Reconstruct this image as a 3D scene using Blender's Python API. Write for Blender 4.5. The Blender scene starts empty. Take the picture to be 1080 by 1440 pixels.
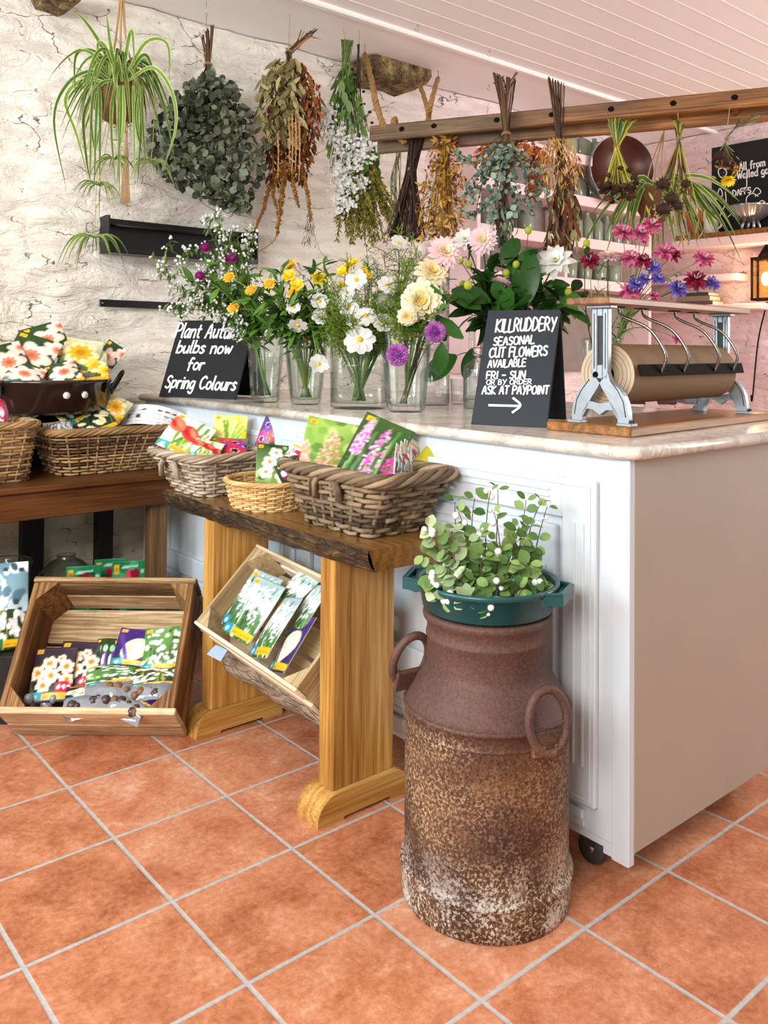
import bpy, math, random
import numpy as np
from mathutils import Vector, Matrix, noise as mnoise

SC = bpy.context.scene
COL = SC.collection
RND = random.Random(7)
PI = math.pi
V = Vector

# ------------------------------------------------------------------ camera
F_PX, CX, CY = 1210.5, 540.0, 462.15
PITCH, ROLL, YAW = math.radians(-1.205), math.radians(0.511), math.radians(40.14)
CAM = V((-0.5622, -2.6572, 1.2014))
_f0 = V((math.sin(YAW) * math.cos(PITCH), math.cos(YAW) * math.cos(PITCH), -math.sin(PITCH)))
_r0 = V((math.cos(YAW), -math.sin(YAW), 0))
_u0 = _r0.cross(_f0)
C_R = math.cos(ROLL) * _r0 + math.sin(ROLL) * _u0
C_U = math.cos(ROLL) * _u0 - math.sin(ROLL) * _r0
C_F = _f0
cam_data = bpy.data.cameras.new('camera')
cam = bpy.data.objects.new('camera', cam_data)
COL.objects.link(cam)
cam.matrix_world = Matrix(((C_R.x, C_U.x, -C_F.x, CAM.x), (C_R.y, C_U.y, -C_F.y, CAM.y),
                           (C_R.z, C_U.z, -C_F.z, CAM.z), (0, 0, 0, 1)))
cam_data.sensor_fit = 'VERTICAL'
cam_data.sensor_height = 36.0
cam_data.lens = F_PX / 1440.0 * 36.0
cam_data.shift_y = -(720.0 - CY) / 1440.0
cam_data.clip_start = 0.05
SC.camera = cam

# ------------------------------------------------------------------ light
SC.view_settings.view_transform = 'Standard'
SC.view_settings.look = 'None'
SC.view_settings.gamma = 1.0
SC.view_settings.use_curve_mapping = False
SC.view_settings.exposure = 0.2
world = bpy.data.worlds.new('room_light')
SC.world = world
world.use_nodes = True
_bg = world.node_tree.nodes['Background']
_bg.inputs[0].default_value = (1.0, 0.965, 0.92, 1)
_bg.inputs[1].default_value = 0.47

def area_light(name, loc, target, sx, sy, power, color):
    d = bpy.data.lights.new(name, 'AREA')
    d.shape = 'RECTANGLE'; d.size = sx; d.size_y = sy
    d.energy = power; d.color = color
    o = bpy.data.objects.new(name, d)
    COL.objects.link(o)
    o.location = loc
    o.rotation_euler = (V(target) - V(loc)).to_track_quat('-Z', 'Y').to_euler()
    return o

area_light('window_daylight', (-2.6, -0.35, 1.75), (1.1, -1.2, 0.75), 1.5, 1.3, 88, (0.74, 0.91, 1.0))
area_light('doorway_daylight', (4.6, -3.0, 1.9), (3.3, 1.0, 1.3), 1.5, 1.7, 80, (1.0, 0.97, 0.95))

area_light('rear_fill_light', (-2.5, -2.5, 2.3), (1.7, 0.6, 1.45), 1.8, 1.2, 125, (1.0, 0.975, 0.94))  # unseen fill light, added to brighten the back wall and hanging bunches

# ------------------------------------------------------------------ geometry of the picture
def ray(x, y):
    return C_F + C_R * ((x - CX) / F_PX) + C_U * ((CY - y) / F_PX)
def onz(x, y, z):
    d = ray(x, y); return CAM + d * ((z - CAM.z) / d.z)
def onx(x, y, X):
    d = ray(x, y); return CAM + d * ((X - CAM.x) / d.x)
def ony(x, y, Y):
    d = ray(x, y); return CAM + d * ((Y - CAM.y) / d.y)
def ondep(x, y, dep):
    return CAM + ray(x, y) * dep
def depth_of(p):
    return (V(p) - CAM).dot(C_F)
def at(x, y, ref):
    """the point seen at (x, y) standing as deep in the room as the point ref"""
    return ondep(x, y, depth_of(ref))
def pxl(p):
    d = V(p) - CAM; z = d.dot(C_F)
    return (CX + F_PX * d.dot(C_R) / z, CY - F_PX * d.dot(C_U) / z)

# ------------------------------------------------------------------ things, parts
WORLD = {}
def tag(o, label, cat, group=None, kind=None):
    if label: o['label'] = label
    if cat: o['category'] = cat
    if group: o['group'] = group
    if kind: o['kind'] = kind
    return o
def basis(o, ex, ey, ez):
    return Matrix(((ex[0], ey[0], ez[0], o[0]), (ex[1], ey[1], ez[1], o[1]), (ex[2], ey[2], ez[2], o[2]), (0, 0, 0, 1)))
def thing(name, loc, label=None, cat=None, group=None, axes=None):
    o = bpy.data.objects.new(name, None)
    o.empty_display_size = 0.05
    COL.objects.link(o)
    M = basis(loc, *axes) if axes else Matrix.Translation(V(loc))
    o.matrix_world = M
    WORLD[o] = M
    return tag(o, label, cat, group)

class MB:
    """collects faces; build() links them as one mesh object"""
    def __init__(s):
        s.v = []; s.f = []; s.mi = []; s.sm = []; s.t = []; s.mats = []
        s.col = None
        s.tint = 0.5
    def m(s, mat):
        if mat not in s.mats: s.mats.append(mat)
        return s.mats.index(mat)
    def add(s, verts, faces, mat, smooth=True, tint=None):
        b = len(s.v); k = s.m(mat)
        t = s.tint if tint is None else tint
        s.v.extend([tuple(p) for p in verts]); s.t.extend([t] * len(verts))
        for f in faces:
            s.f.append(tuple(b + i for i in f)); s.mi.append(k); s.sm.append(smooth)
    def build(s, name, parent=None, loc=None, axes=None):
        me = bpy.data.meshes.new(name)
        if parent is not None:
            L = WORLD[parent]
        elif axes is not None:
            L = basis(loc, *axes)
        elif loc is not None:
            L = Matrix.Translation(V(loc))
        else:
            xs = [p[0] for p in s.v]; ys = [p[1] for p in s.v]; zs = [p[2] for p in s.v]
            L = Matrix.Translation(V(((min(xs) + max(xs)) / 2, (min(ys) + max(ys)) / 2, min(zs))))
        I = np.array(L.inverted())
        A = np.array(s.v, dtype=np.float64) @ I[:3, :3].T + I[:3, 3]
        me.from_pydata(A.tolist(), [], s.f)
        for mt in s.mats: me.materials.append(mt)
        me.polygons.foreach_set('material_index', s.mi)
        me.polygons.foreach_set('use_smooth', s.sm)
        a = me.attributes.new('tint', 'FLOAT', 'POINT')
        a.data.foreach_set('value', s.t)
        if s.col is not None:
            c = me.color_attributes.new('print', 'FLOAT_COLOR', 'POINT')
            c.data.foreach_set('color', np.asarray(s.col, dtype=np.float32).ravel())
        me.update()
        o = bpy.data.objects.new(name, me)
        COL.objects.link(o)
        if parent is not None: o.parent = parent
        else: o.matrix_world = L
        WORLD[o] = L
        return o
    # ---- shapes
    def box(s, c, ax, size, mat, bev=0.0, tint=None):
        """box centred at c, axes ax (three unit vectors), full sizes; chamfered edges"""
        c = V(c); ex, ey, ez = [V(a) for a in ax]
        hx, hy, hz = [q / 2 for q in size]
        b = min(bev, hx * .45, hy * .45, hz * .45)
        if b <= 0:
            vs = [c + ex * (sx * hx) + ey * (sy * hy) + ez * (sz * hz)
                  for sx in (-1, 1) for sy in (-1, 1) for sz in (-1, 1)]
            fs = [(0, 1, 3, 2), (4, 6, 7, 5), (0, 4, 5, 1), (2, 3, 7, 6), (0, 2, 6, 4), (1, 5, 7, 3)]
            s.add(vs, fs, mat, False, tint); return
        vs = []; idx = {}
        for sx in (-1, 1):
            for sy in (-1, 1):
                for sz in (-1, 1):
                    for k in range(3):
                        d = [hx - b, hy - b, hz - b]; d[k] += b
                        idx[(sx, sy, sz, k)] = len(vs)
                        vs.append(c + ex * (sx * d[0]) + ey * (sy * d[1]) + ez * (sz * d[2]))
        fs = []
        def q(*a): fs.append(tuple(idx[i] for i in a))
        for sg in (-1, 1):
            for k in range(3):
                o = [i for i in range(3) if i != k]
                ring = [(-1, -1), (1, -1), (1, 1), (-1, 1)]
                pts = []
                for r in ring:
                    t3 = [0, 0, 0]; t3[k] = sg; t3[o[0]] = r[0]; t3[o[1]] = r[1]
                    pts.append((*t3, k))
                if (sg > 0) != (k != 1): pts.reverse()
                q(*pts)
        for k in range(3):
            i, j = [n for n in range(3) if n != k]
            for si in (-1, 1):
                for sj in (-1, 1):
                    def g(sk, w):
                        t3 = [0, 0, 0]; t3[k] = sk; t3[i] = si; t3[j] = sj
                        return (*t3, w)
                    pts = [g(-1, i), g(1, i), g(1, j), g(-1, j)]
                    if (si * sj > 0) == (k != 1): pts.reverse()
                    q(*pts)
        for sx in (-1, 1):
            for sy in (-1, 1):
                for sz in (-1, 1):
                    pts = [(sx, sy, sz, 0), (sx, sy, sz, 1), (sx, sy, sz, 2)]
                    if sx * sy * sz < 0: pts.reverse()
                    q(*pts)
        s.add(vs, fs, mat, False, tint)
    def abox(s, lo, hi, mat, bev=0.0, tint=None):
        lo = V(lo); hi = V(hi)
        s.box((lo + hi) / 2, ((1, 0, 0), (0, 1, 0), (0, 0, 1)), hi - lo, mat, bev, tint)
    def bar(s, p, q, w, t, mat, up=(0, 0, 1), bev=0.002, tint=None):
        """board from p to q: width w across, thickness t along up"""
        p = V(p); q = V(q); d = (q - p); L = d.length; d.normalize()
        u = V(up); u = (u - d * u.dot(d)).normalized(); r = d.cross(u)
        s.box((p + q) / 2, (d, r, u), (L, w, t), mat, bev, tint)
    def tube(s, pts, rad, mat, n=6, caps=True, closed=False, tint=None, flat=None):
        pts = [V(p) for p in pts]; N = len(pts)
        if not hasattr(rad, '__len__'): rad = [rad] * N
        vs = []; fs = []
        prev = None
        for i, p in enumerate(pts):
            if closed: d = pts[(i + 1) % N] - pts[i - 1]
            else: d = pts[min(i + 1, N - 1)] - pts[max(i - 1, 0)]
            if d.length < 1e-9: d = V((0, 0, 1))
            d.normalize()
            if prev is None:
                a = V((0, 0, 1)) if abs(d.z) < .9 else V((1, 0, 0))
                nx = (a - d * a.dot(d)).normalized()
            else:
                nx = prev - d * prev.dot(d)
                nx = nx.normalized() if nx.length > 1e-6 else d.orthogonal().normalized()
            prev = nx; ny = d.cross(nx)
            for k in range(n):
                a = 2 * PI * k / n
                vs.append(p + (nx * math.cos(a) + ny * math.sin(a)) * rad[i])
        M = N if closed else N - 1
        for i in range(M):
            j = (i + 1) % N
            for k in range(n):
                k2 = (k + 1) % n
                fs.append((i * n + k, i * n + k2, j * n + k2, j * n + k))
        if caps and not closed:
            fs.append(tuple(reversed(range(n)))); fs.append(tuple((N - 1) * n + k for k in range(n)))
        s.add(vs, fs, mat, True, tint)
    def lathe(s, c, prof, mat, n=32, ribs=0, ribamp=0.0, axis=None, tint=None, smooth=True, squash=1.0):
        """profile [(radius, height), ...] turned about the axis through c"""
        c = V(c)
        if axis is None: ex, ey, ez = V((1, 0, 0)), V((0, 1, 0)), V((0, 0, 1))
        else:
            ez = V(axis).normalized(); ex = ez.orthogonal().normalized(); ey = ez.cross(ex)
        vs = []; fs = []
        for (r, h) in prof:
            for k in range(n):
                a = 2 * PI * k / n
                rr = r * (1 + ribamp * math.cos(a * ribs)) if ribs else r
                vs.append(c + ex * (rr * math.cos(a)) + ey * (rr * squash * math.sin(a)) + ez * h)
        for i in range(len(prof) - 1):
            for k in range(n):
                k2 = (k + 1) % n
                fs.append((i * n + k, i * n + k2, (i + 1) * n + k2, (i + 1) * n + k))
        if prof[0][0] > 1e-5: fs.append(tuple(reversed(range(n))))
        if prof[-1][0] > 1e-5: fs.append(tuple((len(prof) - 1) * n + k for k in range(n)))
        s.add(vs, fs, mat, smooth, tint)
    def ball(s, c, r, mat, n=10, m=6, sc=(1, 1, 1), tint=None):
        c = V(c)
        vs = [c + V((0, 0, -r * sc[2]))]; fs = []
        for i in range(1, m):
            t = PI * i / m - PI / 2
            for k in range(n):
                a = 2 * PI * k / n
                vs.append(c + V((r * sc[0] * math.cos(t) * math.cos(a), r * sc[1] * math.cos(t) * math.sin(a), r * sc[2] * math.sin(t))))
        vs.append(c + V((0, 0, r * sc[2])))
        for k in range(n): fs.append((0, 1 + (k + 1) % n, 1 + k))
        for i in range(m - 2):
            for k in range(n):
                k2 = (k + 1) % n
                fs.append((1 + i * n + k, 1 + i * n + k2, 1 + (i + 1) * n + k2, 1 + (i + 1) * n + k))
        b = 1 + (m - 2) * n; e = len(vs) - 1
        for k in range(n): fs.append((b + k, b + (k + 1) % n, e))
        s.add(vs, fs, mat, True, tint)
    def prism(s, outline, o, ex, ey, ez, t, mat, smooth=False, tint=None, holes=None):
        """flat outline [(a, b), ...] in the plane (ex, ey) at o, given thickness t along ez"""
        o = V(o); ex = V(ex); ey = V(ey); ez = V(ez); n = len(outline)
        vs = [o + ex * a + ey * b for a, b in outline] + [o + ex * a + ey * b + ez * t for a, b in outline]
        fs = [tuple(reversed(range(n))), tuple(n + i for i in range(n))]
        for i in range(n): fs.append((i, (i + 1) % n, n + (i + 1) % n, n + i))
        s.add(vs, fs, mat, smooth, tint)
    def strip_solid(s, left, right, ez, t, mat, tint=None, closed=False):
        """a band between two point lists, thickened along ez"""
        n = len(left); ez = V(ez) * t
        vs = [V(p) for p in left] + [V(p) for p in right] + [V(p) + ez for p in left] + [V(p) + ez for p in right]
        fs = []
        M = n if closed else n - 1
        for i in range(M):
            j = (i + 1) % n
            fs += [(i, j, n + j, n + i), (2 * n + i, 3 * n + i, 3 * n + j, 2 * n + j),
                   (i, 2 * n + i, 2 * n + j, j), (n + i, n + j, 3 * n + j, 3 * n + i)]
        if not closed:
            fs += [(0, n, 3 * n, 2 * n), (n - 1, 3 * n - 1, 4 * n - 1, 2 * n - 1)]
        s.add(vs, fs, mat, False, tint)
    def leaf(s, p, d, nrm, L, W, mat, curl=0.3, fold=0.25, seg=4, shape='leaf', tint=None, twist=0.0):
        """a blade from p along d, facing nrm; bends away from nrm by curl"""
        p = V(p); d = V(d).normalized(); nv = V(nrm); nv = nv - d * nv.dot(d)
        nv = nv.normalized() if nv.length > 1e-6 else d.orthogonal().normalized()
        vs = []; fs = []
        q = p.copy(); dd = d.copy(); nn = nv.copy(); st = L / seg
        for i in range(seg + 1):
            t = i / seg
            if shape == 'leaf': w = W * (math.sin(PI * min(1, t * .93 + .035)) ** .8)
            elif shape == 'round': w = W * (max(0.04, 1 - (2 * t - 1) ** 2) ** .5)
            elif shape == 'blade': w = W * (1 - t ** 2.2) * (0.75 + .25 * min(1, t * 6)) + .0003
            elif shape == 'petal': w = W * (0.30 + 0.70 * math.sin(PI * min(1, t * .8 + .02))) * (1 if t < .99 else .62)
            elif shape == 'pointed': w = W * (0.35 + .65 * math.sin(PI * min(1, t * .95 + .02))) * (1 - t ** 5 * .97)
            else: w = W
            r = dd.cross(nn)
            vs += [q - r * w * .5 + nn * (fold * w * .5), q, q + r * w * .5 + nn * (fold * w * .5)]
            ang = -curl / seg
            ca, sa = math.cos(ang), math.sin(ang)
            q = q + dd * st
            dd, nn = dd * ca + nn * sa, nn * ca - dd * sa
            if twist:
                r = dd.cross(nn); a = twist / seg
                nn = nn * math.cos(a) + r * math.sin(a)
        for i in range(seg):
            a = i * 3
            fs += [(a, a + 1, a + 4, a + 3), (a + 1, a + 2, a + 5, a + 4)]
        s.add(vs, fs, mat, True, tint)

def curve(p0, p1, p2, n=8, p3=None):
    out = []
    for i in range(n + 1):
        t = i / n
        if p3 is None: out.append(V(p0) * (1 - t) ** 2 + V(p1) * 2 * t * (1 - t) + V(p2) * t * t)
        else: out.append(V(p0) * (1 - t) ** 3 + V(p1) * 3 * t * (1 - t) ** 2 + V(p2) * 3 * t * t * (1 - t) + V(p3) * t ** 3)
    return out
def spline(pts, n=6):
    """smooth path through the points"""
    pts = [V(p) for p in pts]; out = []
    P = [pts[0] * 2 - pts[1]] + pts + [pts[-1] * 2 - pts[-2]]
    for i in range(1, len(P) - 2):
        a, b, c, d = P[i - 1:i + 3]
        for k in range(n):
            t = k / n
            out.append(0.5 * ((2 * b) + (c - a) * t + (2 * a - 5 * b + 4 * c - d) * t * t + (3 * b - a - 3 * c + d) * t ** 3))
    out.append(pts[-1]); return out
def rvec(s=1.0, r=RND):
    return V((r.uniform(-1, 1), r.uniform(-1, 1), r.uniform(-1, 1))) * s
def rdir(r=RND):
    while True:
        v = V((r.uniform(-1, 1), r.uniform(-1, 1), r.uniform(-1, 1)))
        if .05 < v.length < 1: return v.normalized()
ORD = ['', 'second', 'third', 'fourth', 'fifth', 'sixth', 'seventh', 'eighth', 'ninth', 'tenth', 'eleventh', 'twelfth',
       'thirteenth', 'fourteenth', 'fifteenth', 'sixteenth', 'seventeenth', 'eighteenth', 'nineteenth', 'twentieth'] + \
      ['twenty-' + q for q in ('first', 'second', 'third', 'fourth', 'fifth', 'sixth', 'seventh', 'eighth', 'ninth')] + ['thirtieth'] + \
      ['thirty-' + q for q in ('first', 'second', 'third', 'fourth', 'fifth', 'sixth', 'seventh', 'eighth', 'ninth')]
def rank(items, what, of):
    """items: [(thing, sort value)]; labels each by its place from the left"""
    items = sorted(items, key=lambda i: i[1]); n = len(items)
    for k, (o, _) in enumerate(items):
        if n == 1: o['label'] = f'{what} {of}'.strip()
        elif k == 0: o['label'] = f'{what}, leftmost {of}'
        elif k == n - 1: o['label'] = f'{what}, rightmost {of}'
        else: o['label'] = f'{what}, {ORD[k]} from left {of}'

# ------------------------------------------------------------------ materials
def srgb(h):
    if isinstance(h, str):
        h = h.lstrip('#'); c = [int(h[i:i + 2], 16) / 255 for i in (0, 2, 4)]
    else: c = list(h)
    return tuple(x / 12.92 if x <= .04045 else ((x + .055) / 1.055) ** 2.4 for x in c)
class NT:
    def __init__(s, name):
        s.mat = bpy.data.materials.new(name); s.mat.use_nodes = True
        s.nt = s.mat.node_tree; s.nt.nodes.clear()
        s.out = s.n('ShaderNodeOutputMaterial')
    def n(s, typ, **kw):
        nd = s.nt.nodes.new(typ)
        for k, v in kw.items(): setattr(nd, k, v)
        return nd
    def l(s, a, b): s.nt.links.new(a, b)
    def val(s, sock, v):
        if hasattr(v, 'is_output'): s.l(v, sock)
        else: sock.default_value = v
    def coord(s, scale=(1, 1, 1), rot=(0, 0, 0), kind='Object', loc=(0, 0, 0)):
        tc = s.n('ShaderNodeTexCoord'); mp = s.n('ShaderNodeMapping')
        s.l(tc.outputs[kind], mp.inputs[0])
        mp.inputs['Location'].default_value = loc
        mp.inputs['Rotation'].default_value = rot; mp.inputs['Scale'].default_value = scale
        return mp.outputs[0]
    def world(s, scale=(1, 1, 1), rot=(0, 0, 0)):
        g = s.n('ShaderNodeNewGeometry'); mp = s.n('ShaderNodeMapping')
        s.l(g.outputs['Position'], mp.inputs[0])
        mp.inputs['Rotation'].default_value = rot; mp.inputs['Scale'].default_value = scale
        return mp.outputs[0]
    def noise(s, vec, scale, detail=4, rough=.55, dist=0.0):
        t = s.n('ShaderNodeTexNoise'); s.l(vec, t.inputs['Vector'])
        t.inputs['Scale'].default_value = scale; t.inputs['Detail'].default_value = detail
        t.inputs['Roughness'].default_value = rough; t.inputs['Distortion'].default_value = dist
        return t.outputs['Fac']
    def voronoi(s, vec, scale, feature='F1', out='Distance', rand=1.0):
        t = s.n('ShaderNodeTexVoronoi', feature=feature); s.l(vec, t.inputs['Vector'])
        t.inputs['Scale'].default_value = scale; t.inputs['Randomness'].default_value = rand
        return t.outputs[out]
    def ramp(s, fac, stops, interp='LINEAR'):
        r = s.n('ShaderNodeValToRGB'); s.l(fac, r.inputs[0]); cr = r.color_ramp; cr.interpolation = interp
        while len(cr.elements) < len(stops): cr.elements.new(.5)
        for e, (p, c) in zip(cr.elements, stops):
            e.position = p
            if isinstance(c, (int, float)): c = (c, c, c)
            e.color = (*c[:3], 1)
        return r.outputs[0]
    def mix(s, fac, a, b, mode='MIX'):
        m = s.n('ShaderNodeMix', data_type='RGBA', blend_type=mode)
        s.val(m.inputs[0], fac)
        for k, v in ((6, a), (7, b)):
            if hasattr(v, 'is_output'): s.l(v, m.inputs[k])
            else: m.inputs[k].default_value = (*v[:3], 1)
        return m.outputs[2]
    def math(s, op, a, b=0.0, clamp=False):
        m = s.n('ShaderNodeMath', operation=op); m.use_clamp = clamp
        s.val(m.inputs[0], a); s.val(m.inputs[1], b); return m.outputs[0]
    def bump(s, h, strength=.3, dist=.01, base=None):
        b = s.n('ShaderNodeBump'); s.l(h, b.inputs['Height'])
        b.inputs['Strength'].default_value = strength; b.inputs['Distance'].default_value = dist
        if base is not None: s.l(base, b.inputs['Normal'])
        return b.outputs[0]
    def bsdf(s, color, rough=.5, metal=0.0, normal=None, spec=.5, **kw):
        p = s.n('ShaderNodeBsdfPrincipled')
        if hasattr(color, 'is_output'): s.l(color, p.inputs['Base Color'])
        else: p.inputs['Base Color'].default_value = (*color[:3], 1)
        s.val(p.inputs['Roughness'], rough); s.val(p.inputs['Metallic'], metal)
        p.inputs['Specular IOR Level'].default_value = spec
        for k, v in kw.items():
            k = k.replace('_', ' ')
            s.val(p.inputs[k], (*v, 1) if isinstance(v, tuple) and len(v) == 3 and 'Color' in k else v)
        if normal is not None: s.l(normal, p.inputs['Normal'])
        s.l(p.outputs[0], s.out.inputs[0]); return p
    def tint(s):
        a = s.n('ShaderNodeAttribute'); a.attribute_name = 'tint'; return a.outputs['Fac']

def plain(name, h, rough=.5, metal=0.0, var=.12, vs=25, bump=.0, bs=80, spec=.5, **kw):
    """a single-colour surface with slight mottling"""
    t = NT(name); c = srgb(h); v = t.coord()
    nz = t.noise(v, vs)
    col = t.mix(nz, tuple(x * (1 - var) for x in c), tuple(min(1, x * (1 + var)) for x in c))
    nm = t.bump(t.noise(v, bs), bump, .002) if bump else None
    t.bsdf(col, rough, metal, nm, spec, **kw); return t.mat
def foliage(name, dark, light, rough=.55, sss=0.0, trans=.25):
    """leaf or petal: colour runs between two by each blade's own tint, a little light passes through"""
    t = NT(name); tt = t.tint(); v = t.coord()
    nz = t.noise(v, 60, 2)
    f = t.math('ADD', tt, t.math('MULTIPLY', t.math('SUBTRACT', nz, .5), .35), True)
    col = t.mix(f, srgb(dark), srgb(light))
    p = t.bsdf(col, rough, spec=.3)
    if trans:
        tr = t.n('ShaderNodeBsdfTranslucent'); t.l(col, tr.inputs[0])
        mx = t.n('ShaderNodeMixShader'); mx.inputs[0].default_value = trans
        t.l(p.outputs[0], mx.inputs[1]); t.l(tr.outputs[0], mx.inputs[2]); t.l(mx.outputs[0], t.out.inputs[0])
    return t.mat
def wood(name, dark, mid, light, axis='x', scale=1.0, rough=.5, bump=.25, ring=9.0, spec=.4, dirt=0.0):
    """grain runs along the given axis of the object"""
    t = NT(name)
    st = {'x': (.10, 1, 1), 'y': (1, .10, 1), 'z': (1, 1, .10)}[axis]
    v = t.coord(tuple(q * scale for q in st))
    big = t.noise(v, 5, 3, .5, .6)
    lines = t.n('ShaderNodeTexWave', wave_type='BANDS', bands_direction={'x': 'Y', 'y': 'X', 'z': 'X'}[axis])
    t.l(v, lines.inputs[0]); lines.inputs['Scale'].default_value = ring; lines.inputs['Distortion'].default_value = 9
    lines.inputs['Detail'].default_value = 3; lines.inputs['Detail Scale'].default_value = 1.6
    fine = t.noise(t.coord(tuple(q * scale for q in {'x': (.03, 1, 1), 'y': (1, .03, 1), 'z': (1, 1, .03)}[axis])), 160, 3, .6)
    f = t.math('ADD', t.math('MULTIPLY', lines.outputs['Fac'], .18), t.math('MULTIPLY', big, .80))
    f = t.math('ADD', f, t.math('MULTIPLY', t.math('SUBTRACT', fine, .5), .85), True)
    f = t.math('ADD', f, t.math('MULTIPLY', t.math('SUBTRACT', t.tint(), .5), .5), True)
    col = t.ramp(f, [(.18, srgb(dark)), (.5, srgb(mid)), (.82, srgb(light))])
    if dirt:
        dn = t.noise(t.coord(), 7, 5, .7)
        col = t.mix(t.ramp(dn, [(.5, 0), (.72, dirt)]), col, tuple(x * .25 for x in srgb(dark)))
    t.bsdf(col, rough, 0, t.bump(f, bump, .004), spec); return t.mat
def glass(name, tintc=(.93, .97, .95), rough=.0, ior=1.45):
    t = NT(name); v = t.coord()
    nm = t.bump(t.noise(v, 18, 1), .04, .01)
    t.bsdf(tintc, rough, 0, nm, .5, Transmission_Weight=1.0, IOR=ior); return t.mat
def thin_glass(name, tintc=(.95, .98, .97), ior=1.5):
    """blown glass as a clear sheet: lets light straight through, reflects more at the rim"""
    t = NT(name)
    tr = t.n('ShaderNodeBsdfTransparent')
    l2 = t.n('ShaderNodeLayerWeight'); l2.inputs[0].default_value = .5
    t.l(t.mix(t.math('POWER', l2.outputs['Facing'], 2.6), tintc, tuple(q * f for q, f in zip(tintc, (.42, .50, .47)))), tr.inputs[0])
    gl = t.n('ShaderNodeBsdfGlossy'); gl.inputs['Roughness'].default_value = .02
    lw = t.n('ShaderNodeLayerWeight'); lw.inputs[0].default_value = .5
    fr = t.math('ADD', t.math('MULTIPLY', t.math('POWER', lw.outputs['Facing'], 3.2), ior - .92), .04, True)
    t.l(t.bump(t.noise(t.coord(), 14, 1), .06, .01), gl.inputs['Normal'])
    mx = t.n('ShaderNodeMixShader'); t.l(fr, mx.inputs[0])
    t.l(tr.outputs[0], mx.inputs[1]); t.l(gl.outputs[0], mx.inputs[2]); t.l(mx.outputs[0], t.out.inputs[0])
    return t.mat
X3 = ((1, 0, 0), (0, 1, 0), (0, 0, 1))
# ================================================================== the room
SC.cycles.use_denoising = True
SC.cycles.max_bounces = 14
SC.cycles.transmission_bounces = 12
SC.cycles.transparent_max_bounces = 24
SC.cycles.sample_clamp_indirect = 6.0
TILE = 0.31

def mat_floor():
    t = NT('terracotta_tiles')
    pos = t.world((1 / TILE, 1 / TILE, 1 / TILE))
    sep = t.n('ShaderNodeSeparateXYZ'); t.l(pos, sep.inputs[0])
    g = []
    for k in (0, 1):
        fr = t.math('FRACT', sep.outputs[k])
        d = t.math('MINIMUM', fr, t.math('SUBTRACT', 1.0, fr))
        g.append(d)
    d = t.math('MINIMUM', g[0], g[1])
    wob = t.noise(t.world(), 30, 3)
    d2 = t.math('ADD', d, t.math('MULTIPLY', t.math('SUBTRACT', wob, .5), .006))
    grout = t.ramp(d2, [(.012, 1), (.018, 0)])
    fl = t.n('ShaderNodeVectorMath', operation='FLOOR'); t.l(pos, fl.inputs[0])
    wn = t.n('ShaderNodeTexWhiteNoise', noise_dimensions='3D'); t.l(fl.outputs[0], wn.inputs['Vector'])
    n1 = t.noise(t.world(), 9, 5, .62, .4); n2 = t.noise(t.world(), 62, 5, .7); n3 = t.noise(t.world((1, 1, 1), (0, 0, .6)), 130, 3, .6)
    f = t.math('ADD', t.math('MULTIPLY', n1, .55), t.math('MULTIPLY', n2, .45))
    f = t.math('ADD', f, t.math('MULTIPLY', t.math('SUBTRACT', wn.outputs['Value'], .5), .12))
    col = t.ramp(f, [(.30, srgb('8f4f30')), (.46, srgb('bd7652')), (.57, srgb('cf8e6b')), (.72, srgb('e2b59a'))])
    spec = t.ramp(n3, [(.63, 0), (.75, .5)])
    col = t.mix(spec, col, srgb('84432a'))
    gc = t.mix(n2, srgb('8a8884'), srgb('cfccc8'))
    dirt = t.ramp(t.noise(t.world(), 3.2, 4), [(.55, 0), (.75, .30)])
    col = t.mix(dirt, col, srgb('8c4a33'))
    col = t.mix(grout, col, gc)
    hgt = t.math('SUBTRACT', t.math('MULTIPLY', f, .35), t.math('MULTIPLY', t.ramp(d2, [(.008, 1), (.022, 0)]), 1.0))
    ro = t.math('ADD', t.math('MULTIPLY', n2, .35), .25)
    ro = t.math('ADD', ro, t.math('MULTIPLY', grout, .4))
    t.bsdf(col, ro, 0, t.bump(hgt, .35, .004), .42)
    return t.mat
fl = MB(); fl.abox((-2.6, -4.2, -0.05), (5.2, 1.15, 0.0), mat_floor())
tag(fl.build('floor', loc=(0, 0, 0)), None, None, kind='structure')

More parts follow.
